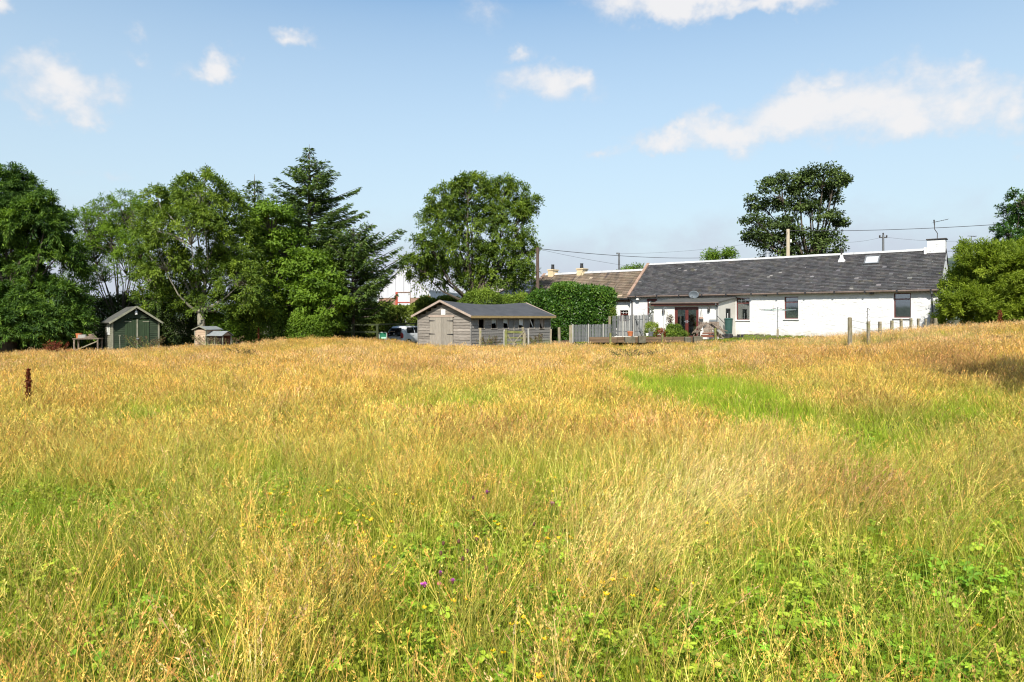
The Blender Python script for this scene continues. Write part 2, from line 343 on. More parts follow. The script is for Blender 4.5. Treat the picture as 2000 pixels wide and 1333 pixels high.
M['bark'] = mat('bark', [(.2, (.05, .04, .03)), (.8, (.13, .105, .08))], scale=6, bump=.6, stretch=(3, 3, .6))
M['bark_pale'] = mat('ash_bark', [(.2, (.13, .12, .09)), (.8, (.27, .25, .19))], scale=6, bump=.5, stretch=(3, 3, .6))
M['coop_wood'] = mat('coop_board', [(.2, (.33, .23, .15)), (.8, (.50, .38, .27))], scale=6, bump=.3, stretch=(.6, 1, 5), objrand=.25)
M['coop_roof'] = mat('coop_felt', [(.3, (.15, .165, .165)), (.7, (.22, .235, .235))], scale=4, rough=.8)
M['coop_mesh'] = mat('coop_wire', [(.3, (.12, .12, .11)), (.7, (.2, .2, .18))])
M['dish'] = mat('grey_dish', [(.3, (.09, .105, .12)), (.7, (.12, .14, .155))], rough=.5)
M['paper'] = mat('white_notice', [(.3, (.72, .72, .70)), (.7, (.78, .78, .76))])

def brickmat():
    m = bpy.data.materials.new('brown_brick'); m.use_nodes = True; nt = m.node_tree; b = nt.nodes['Principled BSDF']
    tc = nd(nt, 'ShaderNodeTexCoord'); mp = nd(nt, 'ShaderNodeMapping'); mp.inputs['Rotation'].default_value = (R(90), 0, 0); nt.links.new(tc.outputs['Object'], mp.inputs[0])
    br = nd(nt, 'ShaderNodeTexBrick'); br.inputs['Scale'].default_value = 2.2; nt.links.new(mp.outputs[0], br.inputs[0])
    br.inputs['Color1'].default_value = (.20, .10, .065, 1); br.inputs['Color2'].default_value = (.29, .17, .11, 1); br.inputs['Mortar'].default_value = (.30, .25, .20, 1)
    nt.links.new(br.outputs[0], b.inputs['Base Color']); b.inputs['Roughness'].default_value = .9; return m
M['brick'] = brickmat()

# ------------------------------------------------------------------ the ground
_ctl = []
def ctl(px, d, z): _ctl.append(((px - 1000) / F * d, d, z))
for px, d, z in [(-150, 36, -.4), (0, 36, -.32), (130, 36, -.12), (220, 37, -.08), (400, 39, .10), (600, 42, .42), (680, 44, .3), (750, 46, .08), (817, 42, .0), (900, 39, 0), (950, 42, 0), (1075, 42, .03),
                 (1110, 40, .08), (1200, 38.5, .22), (1200, 43, .55), (1400, 38, .25), (1400, 42, .58), (1450, 46, .72), (1560, 39, .40), (1560, 43, .72), (1650, 37, .42), (1690, 40, .72), (1800, 32, 1.0), (1860, 32, 1.24), (1930, 31, 1.36), (2000, 30, 1.38), (2200, 30, 1.6),
                 (1835, 38.5, .95), (1750, 36, .72), (900, 60, .5), (500, 60, .5), (100, 60, .2), (1300, 60, .9), (1700, 60, 1.0), (2200, 60, 1.5), (1200, 80, 1), (200, 90, 1), (2400, 90, 1.5),
                 (0, 20, -.12), (300, 20, 0), (600, 21, .12), (1000, 20, .04), (1400, 20, .05), (1700, 20, .22), (2000, 20, .60), (2300, 20, .8), (2000, 13, .15), (1000, 30, .02), (1400, 30, .06), (1650, 30, .30)]: ctl(px, d, z)
for x in (-12, -6, 0, 6, 12):
    for y in (-8, 0, 8): _ctl.append((x, y, 0))
CT = np.array(_ctl)
def ground(x, y):
    x = np.asarray(x, float); y = np.asarray(y, float); sh = x.shape; xf = x.ravel(); yf = y.ravel(); out = np.zeros(xf.shape)
    for i in range(0, len(xf), 20000):
        dx = xf[i:i+20000, None] - CT[None, :, 0]; dy = yf[i:i+20000, None] - CT[None, :, 1]
        w = 1 / (dx * dx + dy * dy + 1.5) ** 1.7
        out[i:i+20000] = (w * CT[None, :, 2]).sum(1) / w.sum(1)
    out += .035 * np.sin(xf * .9 + 1.3 * np.sin(yf * .5)) * np.cos(yf * .7) + .02 * np.sin(xf * 2.1 + yf * 1.7)
    return out.reshape(sh)
def gz(x, y): return float(ground(np.array([x]), np.array([y]))[0])
def G(px, d, dz=0.0):
    x = (px - 1000) / F * d; return Vector((x, d, gz(x, d) + dz))

def axis(a, b, step, far, k=1.35):
    v = list(np.arange(a, b + .01, step)); s = step
    while v[-1] < far: s *= k; v.append(v[-1] + s)
    s = step; lo = []; x = a
    while x > -far: s *= k; x -= s; lo.append(x)
    return np.array(lo[::-1] + v)
gx = axis(-45, 45, .9, 5000); gy = axis(-8, 60, .9, 5000)
X, Y = np.meshgrid(gx, gy); Z = ground(X, Y)
rr = np.hypot(X, Y); Z = np.where(rr > 90, 1.0 + (Z - 1.0) * 90 / np.maximum(rr, 90), Z)
me = bpy.data.meshes.new('ground'); ny, nx = X.shape
idx = np.arange(nx * ny).reshape(ny, nx)
fc = np.stack([idx[:-1, :-1], idx[:-1, 1:], idx[1:, 1:], idx[1:, :-1]], -1).reshape(-1, 4)
me.from_pydata(np.stack([X, Y, Z], -1).reshape(-1, 3).tolist(), [], fc.tolist()); me.update()
me.polygons.foreach_set('use_smooth', [True] * len(me.polygons))
gr = bpy.data.objects.new('ground', me); COL.objects.link(gr); tag(gr, kind='structure')
M['soil'] = mat('meadow_soil', [(.3, (.045, .04, .018)), (.5, (.08, .07, .028)), (.7, (.055, .065, .02))], scale=.8, bump=.8, bscale=9)
me.materials.append(M['soil'])

# hills round the horizon
prof = [(-1200, .03), (-400, .02), (0, .016), (300, .016), (560, .022), (660, .044), (720, .046), (800, .035), (1000, .045), (1300, .05), (1600, .07), (1800, .085), (1860, .0885), (1900, .089), (2000, .095), (2600, .10), (3200, .08)]
pa = np.array([math.atan((p - 1000) / F) for p, _ in prof]); pe = np.array([e for _, e in prof])
mb = []; NA = 1440; rings = [500, 700, 900, 1150, 1400, 1600, 1900, 2600]; hf = [0, .10, .28, .5, .8, 1.0, 1.05, .6]
az = np.linspace(-math.pi, math.pi, NA, endpoint=False)
ev = np.interp(az, pa, pe, left=.055, right=.075)
V = []
for r_, h_ in zip(rings, hf):
    n_ = sum(np.sin(az * k + r_ * .01 * k) * a for k, a in ((9, .06), (23, .04), (57, .03)))
    t_ = rng.random(NA) * 4 * (h_ > .4)
    d_ = r_ * np.cos(az); z = 1.0 + (1600 * np.cos(np.clip(az, -1.3, 1.3)) * ev + .9) * h_ * (1 + n_ * (h_ != 1.0)) * np.where(h_ == 1.0, 1, 1) + t_
    if h_ == 0: z = z * 0 - 6
    V.append(np.stack([r_ * np.sin(az), d_, z], -1))
V = np.concatenate(V); fcs = []
for i in range(len(rings) - 1):
    a = np.arange(NA); b = (a + 1) % NA
    fcs.append(np.stack([i * NA + a, i * NA + b, (i + 1) * NA + b, (i + 1) * NA + a], -1))
me = bpy.data.meshes.new('hills'); me.from_pydata(V.tolist(), [], np.concatenate(fcs).tolist()); me.update()
ho = bpy.data.objects.new('hills', me); COL.objects.link(ho); tag(ho, kind='structure')
me.materials.append(mat('hill_moor', [(.35, (.030, .045, .035)), (.5, (.05, .07, .04)), (.62, (.08, .11, .05))], scale=.006, detail=6))
# ------------------------------------------------------------------ buildings
def wall_open(mb, s0, s1, z0, z1, y, ops, rev=.18, col=(1, 1, 1)):
    """front skin of a wall at local y with openings (a,b,c,d)=(s0,s1,z0,z1) and their reveals"""
    xs = sorted({s0, s1, *[o[0] for o in ops], *[o[1] for o in ops]}); zs = sorted({z0, z1, *[min(max(o[2], z0), z1) for o in ops], *[o[3] for o in ops]})
    for a, b in zip(xs[:-1], xs[1:]):
        for c, d in zip(zs[:-1], zs[1:]):
            mx, mz = (a + b) / 2, (c + d) / 2
            if any(o[0] < mx < o[1] and o[2] < mz < o[3] for o in ops): continue
            mb.add([(a, y, c), (b, y, c), (b, y, d), (a, y, d)], [(0, 1, 2, 3)], col)
    for a, b, c, d in ops:
        c = max(c, z0)
        mb.add([(a, y, c), (b, y, c), (b, y, d), (a, y, d), (a, y + rev, c), (b, y + rev, c), (b, y + rev, d), (a, y + rev, d)],
               [(0, 1, 5, 4), (1, 2, 6, 5), (2, 3, 7, 6), (3, 0, 4, 7)], col)

def window(parent, a, b, c, d, y, transom=.26, bars=0, inner='plain'):
    fr = MB(); t = .055
    fr.box(a, a + t, y, y + .07, c, d); fr.box(b - t, b, y, y + .07, c, d); fr.box(a + t, b - t, y, y + .07, c, c + t); fr.box(a + t, b - t, y, y + .07, d - t, d)
    zt = d - (d - c) * transom
    if transom: fr.box(a + t, b - t, y + .003, y + .067, zt - .035, zt + .035)
    w = fr.build('window', M['frame'], parent)
    MB().box(a + t, b - t, y + .03, y + .036, c + t, (zt - .035) if transom else d - t).build('pane', M['glass'], w)
    if transom: MB().box(a + t, b - t, y + .03, y + .036, zt + .035, d - t).build('pane', M['glass'], w)
    if bars:
        bm_ = MB()
        for k in range(1, bars + 1): x = a + (b - a) * k / (bars + 1); bm_.box(x - .012, x + .012, y + .018, y + .028, zt + .036, d - t)
        bm_.box(a + t, b - t, y + .016, y + .026, (zt + d) / 2 - .02, (zt + d) / 2)
        bm_.build('glazing_bar', M['white_plastic'], w)
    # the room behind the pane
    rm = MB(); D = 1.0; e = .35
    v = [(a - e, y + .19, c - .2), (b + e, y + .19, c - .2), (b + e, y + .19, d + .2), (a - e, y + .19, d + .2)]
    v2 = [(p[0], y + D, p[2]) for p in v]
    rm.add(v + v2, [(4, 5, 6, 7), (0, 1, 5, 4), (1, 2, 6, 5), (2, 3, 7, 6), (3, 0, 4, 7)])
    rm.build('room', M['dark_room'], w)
    MB().box(a - .06, b + .06, y - .21, y - .02 + .0, c - .07, c - .002).build('sill', M['white_wall'], w) if inner != 'nosill' else None
    if inner == 'curtain':
        for k, (p, q) in enumerate(((a + t + .01, a + t + .14), (b - t - .10, b - t - .01))):
            m_ = MB(); n = 7
            vs = []
            for i in range(n): x = p + (q - p) * i / (n - 1); yy = y + .12 + .02 * (i % 2); vs += [(x, yy, c + t), (x, yy, d - t)]
            m_.add(vs, [(2 * i, 2 * i + 2, 2 * i + 3, 2 * i + 1) for i in range(n - 1)]); m_.build('curtain', M['curtain'], w)
    return w

def slates(mb, L, S, pitch, y0, z0, wd=.3, ex=.2, seed=1, s_off=0.0, lift=.012, gapp=.004, skip=None, var=.35):
    """slates laid in courses on a slope rising towards +y from the eave (local frame)"""
    r = random.Random(seed); cy, sy = math.cos(pitch), math.sin(pitch); rows = int(S / ex)
    for i in range(rows):
        u0 = i * ex; u1 = u0 + ex * 1.25 if i < rows - 1 else S; off = (i % 2) * wd / 2; x = -off
        while x < L:
            x1 = min(x + wd * r.uniform(.85, 1.15), L); xa = max(x, 0)
            if x1 - xa > .04:
                if skip and skip((xa + x1) / 2, u0): x = x1; continue
                k = 1 + r.uniform(-var, var) * (1 if r.random() < .8 else 1.6); k = max(.4, k); h = lift * r.uniform(1, 2.2); du = r.uniform(-.012, .012)
                if r.random() < .008: k = 2.8
                t0, t1 = lift + h + .014, lift
                pts = []
                for (xx, u, n_) in ((xa + gapp, u0 + du, t0), (x1 - gapp, u0 + du + r.uniform(-.008, .008), t0), (x1 - gapp, u1, t1), (xa + gapp, u1, t1)):
                    pts.append((s_off + xx, y0 + u * cy - n_ * sy, z0 + u * sy + n_ * cy))
                for (xx, u, n_) in ((xa + gapp, u0 + du, t0 - .014), (x1 - gapp, u0 + du, t0 - .014)):
                    pts.append((s_off + xx, y0 + u * cy - n_ * sy, z0 + u * sy + n_ * cy))
                cc = (k * r.uniform(.95, 1.06), k, k * r.uniform(.94, 1.05))
                mb.add(pts, [(0, 1, 2, 3), (4, 5, 1, 0), (0, 3, 4), (1, 5, 2)], cc)
            x = x1

# ---- the long whitewashed farmhouse
A0 = R(-38); HB = .70; UL = 19.5
u = Vector((math.cos(A0), math.sin(A0), 0)); nb = Vector((-math.sin(A0), math.cos(A0), 0))
HR = Vector((24.1, 38.5, 0)); HL = HR - u * UL
EAVE = 3.60 - HB; RIDGE = 5.95 - HB; DEP = 6.0; PIT = math.atan2(RIDGE - EAVE, DEP / 2)
house = empty('farmhouse', (HL.x, HL.y, HB), A0, 'long low whitewashed farmhouse with dark slate roof, red-framed windows and porch', 'farmhouse')
def hw(px, yo=0.0):
    return onwall(px, HL, A0, yo)
def rect(x0, x1, yt, yb, base=HB, yo=0.0):
    a, da = hw(x0, yo); b, db = hw(x1, yo); d_ = (da + db) / 2
    return a, b, wz(yb, d_) - base, wz(yt, d_) - base
W1 = rect(1438, 1464, 582, 625); W2 = rect(1532, 1559, 580, 623); W3 = rect(1746, 1779, 573, 621)
PD = 3.08                                   # how far the porch stands out
sP1, _ = hw(1437); sP0 = sP1 - 4.46
wl = MB(); wall_open(wl, 0, UL, -.7, EAVE, 0, [W1, W2, W3])
wl.add([(UL, 0, -.7), (UL, DEP, -.7), (UL, DEP, EAVE), (UL, DEP / 2, RIDGE - .02), (UL, 0, EAVE)], [(0, 1, 2, 3, 4)])
wl.add([(0, 0, -.7), (0, DEP, -.7), (0, DEP, EAVE), (0, DEP / 2, RIDGE - .02), (0, 0, EAVE)], [(4, 3, 2, 1, 0)])
wl.add([(0, DEP, -.7), (UL, DEP, -.7), (UL, DEP, EAVE), (0, DEP, EAVE)], [(1, 0, 3, 2)])
# stones standing proud of the whitewash, uneven as in old rubble walling
r_ = random.Random(3)
def rubble(mb, s0, s1, z0, z1, ops, y=0, n=500, grow=1, side=None):
    for _ in range(n):
        s = r_.uniform(s0, s1); z = r_.uniform(z0, z1); w = r_.uniform(.07, .20); h = r_.uniform(.045, .11)
        if any(o[0] - w - .08 < s < o[1] + w + .08 and o[2] - .15 < z < o[3] + .12 for o in ops) or s - w < s0 or s + w > s1 or z + h > z1: continue
        p = r_.uniform(.003, .013) * grow
        t = r_.uniform(-.03, .03); q = [(-w, t), (-w * .6, -h), (w * .5, -h + t), (w, 0), (w * .6, h), (-w * .5, h + t)]
        if side is None:
            vs = [(s + a, y, z + b) for a, b in q] + [(s + a * .7, y - p, z + b * .6) for a, b in q]
        else:
            vs = [(side, s + a, z + b) for a, b in q] + [(side + p, s + a * .7, z + b * .6) for a, b in q]
        mb.add(vs, [(i, (i + 1) % 6, (i + 1) % 6 + 6, i + 6) for i in range(6)] + [(6, 7, 8, 9, 10, 11)])
rubble(wl, sP1 + .1, UL, -.1, EAVE - .25, [W1, W2, W3], n=900)
rubble(wl, .3, 5.5, .2, EAVE - .25, [], n=150, grow=1)
for k in range(170):
    y_ = r_.uniform(.1, DEP - .1); zz = r_.uniform(0, EAVE + .4)
rubble(wl, .1, DEP - .1, 0, EAVE, [], n=420, grow=1.8, side=UL)
wl.build('wall', M['white_wall'], house)
for Wn, inner, bars in ((W1, 'curtain', 2), (W2, 'curtain', 0), (W3, 'plain', 0)):
    window(house, *Wn, .12, .24, bars, inner)
a, b, c, d = W1; ob = MB(); ob.box(a + .12, a + .34, .28, .32, c + .12, d - .5); ob.build('hanging_towel', M['olive'], house)
a, b, c, d = W2; ob = MB(); ob.box((a + b) / 2 - .2, (a + b) / 2 + .2, .17, .29, c + .06, c + .26); ob.build('window_ornament', M['cream_stack'], house)
# footing stones at the bottom of the wall
for k in range(26):
    s = sP1 + .3 + k * .36 + r_.uniform(-.08, .08)
    if s > UL - 3: break
    w = r_.uniform(.12, .22); h = r_.uniform(.07, .13)
    zb = gz(*(HL + u * s - nb * .2).xy) - HB
    MB().prism([(s - w, zb - .1), (s + w, zb - .1), (s + w * .9, zb + h), (s + .1 * w, zb + h * 1.15), (s - w * .85, zb + h * .8)], 'y', -.16 - r_.uniform(0, .08), .02).build('footing_stone', M['old_stone'], house, bevel=.015)
# roof
OV = .22; cy, sy = math.cos(PIT), math.sin(PIT); S = (DEP / 2 + OV) / cy
zE = EAVE - OV * math.tan(PIT)
rf = MB(); rf.prism([(-OV, zE), (DEP / 2, RIDGE), (DEP + OV, zE), (DEP + OV, zE + .10), (DEP / 2, RIDGE + .10), (-OV, zE + .10)], 'x', -.02, UL + .06)
roof = rf.build('roof', M['slate'], house)
ks0, _ = onwall(1686, HL, A0, 1.9); ks1, _ = onwall(1717, HL, A0, 1.9)
sk_s0, sk_s1 = ks0 + .0, ks1 + .0
sm = MB()
slates(sm, UL + .06, S + .04, PIT, -OV - .03, zE + .10, .24, .155, 5, var=.24)
sl_o = sm.build('slates', M['slate'], roof); sl_o['kind'] = 'stuff'
rg = MB(); x = 0
while x < UL:
    x1 = min(x + 1.45, UL); rg.prism([(DEP / 2 - .19, RIDGE + .045), (DEP / 2, RIDGE + .19 + r_.uniform(-.008, .008)), (DEP / 2 + .19, RIDGE + .045), (DEP / 2, RIDGE + .12)], 'x', x + .01, x1); x = x1
rg.build('ridge_cap', M['ridge'], roof)
# verge at the left end: a raised coping of brown stone, taller than the lower roof beside it
vg = MB()
for k in range(11):
    t0, t1 = k / 11, (k + .96) / 11
    def vp(t, n_): return (-OV + (DEP / 2 + OV) * t, zE + .10 + (RIDGE - zE) * t + n_)
    p = [vp(t0, .02), vp(t1, .02), vp(t1, .15), vp(t0, .15)]; vg.prism(p, 'x', -.14, .08)
vg.build('coping', M['stone_trim'], roof)
# gutter, brackets and joints, fascia, downpipe
g = MB(); gy0 = -OV - .10
g.tube([(.0, gy0, zE + .05), (UL, gy0, zE + .05)], .058, 8); g.build('gutter', M['gutter'], house)
for k in range(12):
    s = .6 + k * 1.68; MB().box(s, s + .09, gy0 - .07, gy0 + .12, zE - .03, zE + .12).build('gutter_joint', M['black'], house)
sd1, _ = hw(1821)
dp = MB(); dp.tube([(sd1, gy0, zE), (sd1, gy0 + .02, zE - .12), (sd1, -.07, zE - .32), (sd1, -.07, -.5)], .045, 8); dp.build('downpipe', M['grey_pipe'], house)
dp = MB(); dp.tube([(.12, gy0, zE), (.12, gy0 + .02, zE - .1), (.2, -.07, zE - .3), (.2, -.07, -.3)], .05, 8); dp.build('downpipe', M['black'], house)
# skylight
cs = (sk_s0 + sk_s1) / 2; hwid = .42; 
def slope(s, uu, n_): return (s, -OV + uu * cy - n_ * sy, zE + .10 + uu * sy + n_ * cy)
uS0, uS1 = S * .66, S * .88
sk = MB()
def sbox(mb, s0, s1, u0, u1, n0, n1):
    vs = [slope(s, q, n) for n in (n0, n1) for (s, q) in ((s0, u0), (s1, u0), (s1, u1), (s0, u1))]
    mb.add(vs, [(0, 3, 2, 1), (4, 5, 6, 7), (0, 1, 5, 4), (1, 2, 6, 5), (2, 3, 7, 6), (3, 0, 4, 7)])
for q in ((cs - hwid, cs - hwid + .07, uS0, uS1), (cs + hwid - .07, cs + hwid, uS0, uS1), (cs - hwid + .07, cs + hwid - .07, uS0, uS0 + .07), (cs - hwid + .07, cs + hwid - .07, uS1 - .07, uS1)): sbox(sk, *q, .03, .15)
sbox(sk, cs - hwid - .1, cs + hwid + .1, uS0 - .14, uS0 - .01, .03, .05)
sko = sk.build('skylight', M['grey_pipe'], roof)
pn = MB(); sbox(pn, cs - hwid + .07, cs + hwid - .07, uS0 + .07, uS1 - .07, .03, .10); pn.build('pane', mat('skylight_glass', [(.3, (.42, .44, .46)), (.7, (.46, .48, .5))], rough=.12, spec=.7), sko)
# soil vent with painted lead skirt
vs_, _ = onwall(1641, HL, A0, 2.0); vt = MB(); p0 = Vector(slope(vs_, S * .80, 0))
vt.lathe(p0, [(.24, -.06), (.20, .08), (.12, .20), (.085, .42)], 10); vo = vt.build('vent_flashing', M['lead'], roof)
v2 = MB(); v2.lathe(p0, [(.05, .3), (.05, .72), (.085, .73), (.085, .82)], 10); v2.build('vent_pipe', M['iron'], vo)
# steel flue behind the ridge
fs_, fd = onwall(1499, HL, A0, DEP / 2 + .4); f = MB(); f.lathe((fs_, DEP / 2 + .4, 0), [(.15, RIDGE - .4), (.15, RIDGE + .50), (.2, RIDGE + .51), (.2, RIDGE + .60), (.1, RIDGE + .64)], 14); f.build('flue', M['steel'], roof, smooth=False)
# chimney at the right gable
ch = MB(); c0 = UL - .92
ch.prism([(c0, RIDGE - .55), (UL + .03, RIDGE - .55), (UL + .03, RIDGE + .62), (c0 + .03, RIDGE + .66)], 'y', DEP / 2 - .36, DEP / 2 + .36)
rubble(ch, c0 + .02, UL, RIDGE + .0, RIDGE + .58, [], y=DEP / 2 - .36, n=30, grow=1.5)
cho = ch.build('chimney', M['white_wall'], roof)
MB().box(c0 - .04, UL + .09, DEP / 2 - .42, DEP / 2 + .42, RIDGE + .665, RIDGE + .72).build('chimney_cap', M['iron'], cho)
fl = MB(); fl.box(c0 - .14, c0 - .003, DEP / 2 - .45, DEP / 2 + .3, RIDGE - .36, RIDGE + .22); fl.build('flashing', M['lead'], cho)
def floodlight(px, py, size=.2, m='white_plastic'):
    s, d = hw(px); z = wz(py, d) - HB
    t = MB(); t.prism([(-.28, z - size / 2), (-.06, z - size / 2 - .03), (0, z - .02), (0, z + .06), (-.1, z + size / 2), (-.28, z + size / 2)], 'x', s - size * .6, s + size * .6)
    return t.build('wall_light', M[m], house)
floodlight(1248, 584, .17); floodlight(1495, 576, .15, 'grey_pipe'); floodlight(1703, 572, .15, 'black')
# wired cable bracket near the middle window
# dark doorway to the left of the porch
a, b, c, d = rect(1265, 1277, 588, 640)
dr = MB(); dr.box(a, a + .09, -.03, .05, c, d); dr.box(a - .05, b + .25, -.05, .05, d, d + .14); dr.box(b + .05, b + .14, -.03, .05, c, d)
dro = dr.build('side_door', M['frame'], house); MB().box(a + .09, b + .05, -.006, .03, c, d).build('door_panel', M['dark_room'], dro)

# ---- porch
PB = -.15
porch = MB(); yF = -PD; zP = 2.88 - HB; zT = 3.22 - HB
def pw(px, py=None): s, d = onwall(px, HL, A0, yF); return s, d
dA, dd = pw(1317.5); dB, _ = pw(1364.5); zD = wz(600, dd) - HB
dop = (dA, dB, -.12, zD)
wall_open(porch, sP0, sP1, -.8, zP, yF, [dop], .14)
porch.add([(sP0, yF, -.8), (sP0, 0, -.8), (sP0, 0, zT), (sP0, yF, zP)], [(3, 2, 1, 0)])
po = porch.build('porch_wall', M['render_wall'], house)
# right side wall of the porch, its narrow window
sw = MB(); ya, yb = -1.50, -.95   # window position along the side
def sidewall(px):  # local y on the side wall plane s=sP1 for a photo column
    k = (px - 1000) / F; ox = HL.x + u.x * sP1; oy = HL.y + u.y * sP1
    return (ox - k * oy) / (k * nb.y - nb.x)
y0s, y1s = sidewall(1417.5), sidewall(1426.5); dS = 44.6
zs0, zs1 = wz(625, dS) - HB, wz(603, dS) - HB
for (p, q, c, d) in ((-PD, y0s, -.8, zP), (y0s, y1s, -.8, zs0), (y0s, y1s, zs1, zP), (y1s, 0, -.8, zP)):
    sw.add([(sP1, p, c), (sP1, q, c), (sP1, q, d), (sP1, p, d)], [(0, 1, 2, 3)])
sw.add([(sP1, yF, zP), (sP1, 0, zP), (sP1, 0, zT)], [(0, 1, 2)])
sw.build('porch_side_wall', M['shaded_render'], house)
pw_ = MB(); pw_.box(sP1 - .06, sP1 + .01, y0s, y0s + .06, zs0, zs1); pw_.box(sP1 - .06, sP1 + .01, y1s - .06, y1s, zs0, zs1); pw_.box(sP1 - .06, sP1 + .01, y0s + .06, y1s - .06, zs1 - .06, zs1); pw_.box(sP1 - .06, sP1 + .01, y0s + .06, y1s - .06, zs0, zs0 + .05)
pwo = pw_.build('side_window', M['iron'], house)
MB().box(sP1 - .05, sP1 - .03, y0s + .06, y1s - .06, zs0 + .05, zs1 - .06).build('pane', M['car_glass'], pwo)
MB().box(sP1 - .028, sP1 - .022, (y0s + y1s) / 2 - .06, (y0s + y1s) / 2 + .06, zs0 + .05, zs1 - .3).build('blind', M['white_plastic'], pwo)
# lean-to roof with felt, fascia and gutter
lr = MB(); lr.prism([(yF - .22, zP - .02), (-.01, zT + .02), (-.01, zT + .10), (yF - .22, zP + .06)], 'x', sP0 - .12, sP1 + .10)
lro = lr.build('porch_roof', M['felt_pale'], house)
MB().box(sP0 - .12, sP1 + .10, yF - .235, yF - .215, zP - .14, zP + .03).build('fascia', M['frame'], lro)
gt = MB(); gt.tube([(sP0 - .14, yF - .29, zP + .02), (sP1 + .12, yF - .29, zP + .0)], .05, 8); gt.build('gutter', M['gutter'], lro)
dp = MB(); sdp = sP1 - .06; dp.tube([(sdp, yF - .29, zP - .02), (sdp, yF - .27, zP - .12), (sdp, yF - .06, zP - .26), (sdp, yF - .06, -.4)], .04, 8); dp.build('downpipe', M['grey_pipe'], house)
# french doors: red frame, two leaves, dim room behind
fd_ = MB(); t = .08; yq = yF + .05
fd_.box(dA, dA + t, yq, yq + .08, -.12, zD); fd_.box(dB - t, dB, yq, yq + .08, -.12, zD); fd_.box(dA + t, dB - t, yq, yq + .08, zD - .08, zD)
fdo = fd_.build('french_door', M['frame'], house)
mid = (dA + dB) / 2
for (p, q, curt) in ((dA + t, mid, 0), (mid, dB - t, 1)):
    lf = MB(); lf.box(p + .004, p + .10, yq + .01, yq + .06, -.10, zD - .09); lf.box(q - .10, q - .004, yq + .01, yq + .06, -.10, zD - .09)
    lf.box(p + .10, q - .10, yq + .01, yq + .06, -.10, .06); lf.box(p + .10, q - .10, yq + .01, yq + .06, zD - .19, zD - .09)
    lfo = lf.build('door_leaf', M['frame'], fdo)
    MB().box(p + .10, q - .10, yq + .03, yq + .037, .06, zD - .19).build('pane', M['glass'], fdo)
    hx = q - .05 if not curt else p + .05
    h_ = MB(); h_.tube([(hx, yq - .03, .98), (hx + (.12 if curt else -.12), yq - .04, .98)], .013, 6); h_.box(hx - .02, hx + .02, yq - .01, yq + .012, .88, 1.08); h_.build('door_handle', M['steel'], fdo)
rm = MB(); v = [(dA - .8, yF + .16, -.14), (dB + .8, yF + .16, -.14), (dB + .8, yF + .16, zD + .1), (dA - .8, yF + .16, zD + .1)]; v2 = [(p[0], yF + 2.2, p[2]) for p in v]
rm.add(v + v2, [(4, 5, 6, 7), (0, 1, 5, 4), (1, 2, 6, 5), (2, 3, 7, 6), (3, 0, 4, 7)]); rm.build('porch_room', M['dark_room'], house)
cu = MB(); n = 9; vs = []
for i in range(n): x = mid + .42 + .34 * i / (n - 1); yy = yF + .35 + .03 * (i % 2); vs += [(x, yy, -.1), (x, yy, zD - .1)]
cu.add(vs, [(2 * i, 2 * i + 2, 2 * i + 3, 2 * i + 1) for i in range(n - 1)]); cu.build('curtain', M['olive'], fdo)
cu = MB(); n = 9; vs = []
for i in range(n): x = dA + .2 + .45 * i / (n - 1); yy = yF + .35 + .03 * (i % 2); vs += [(x, yy, -.1), (x, yy, zD - .1)]
cu.add(vs, [(2 * i, 2 * i + 2, 2 * i + 3, 2 * i + 1) for i in range(n - 1)]); cu.build('curtain', M['olive'], fdo)
MB().box(dA - .25, dB + .3, yF - .5, yF + .0, -.30, -.13).build('doorstep', M['old_stone'], house)

def H3(s, y, z):  # farmhouse local -> world
    return Vector((HL.x, HL.y, HB)) + u * s + nb * y + Vector((0, 0, z))

# satellite dish above the porch roof
sx, sdist = hw(1360); dz = wz(576, sdist - .5) - HB
dish = empty('satellite_dish', H3(sx, -.45, dz), A0 + R(8), 'grey oval satellite dish standing above the porch roof', 'satellite dish')
m_ = MB(); n = 20; rings = 4; vs = [(0, .08, 0)]; fs = []
for i in range(1, rings + 1):
    for k in range(n):
        a = 2 * math.pi * k / n; q = i / rings; vs.append((.36 * q * math.cos(a), .08 - .08 * q * q, .27 * q * math.sin(a)))
for k in range(n): fs.append((0, 1 + k, 1 + (k + 1) % n))
for i in range(rings - 1):
    for k in range(n): a_, b_ = 1 + i * n + k, 1 + i * n + (k + 1) % n; fs.append((a_, b_, b_ + n, a_ + n))
m_.add(vs, fs); m_.build('reflector', M['dish'], dish, smooth=True).modifiers.new('s', 'SOLIDIFY').thickness = .012
m_ = MB(); m_.tube([(0, .05, -.2), (0, -.25, -.28), (0, -.42, -.16)], .014, 6); m_.build('feed_arm', M['black'], dish)
m_ = MB(); m_.lathe((0, -.42, -.16), [(.03, -.05), (.035, .05)], 8); m_.build('receiver', M['black'], dish)
m_ = MB(); m_.tube([(0, .09, 0), (0, .2, -.05), (0, .2, -.35)], .022, 6); m_.tube([(0, .2, -.2), (.0, .46, -.2)], .02, 6); m_.build('bracket', M['black'], dish)

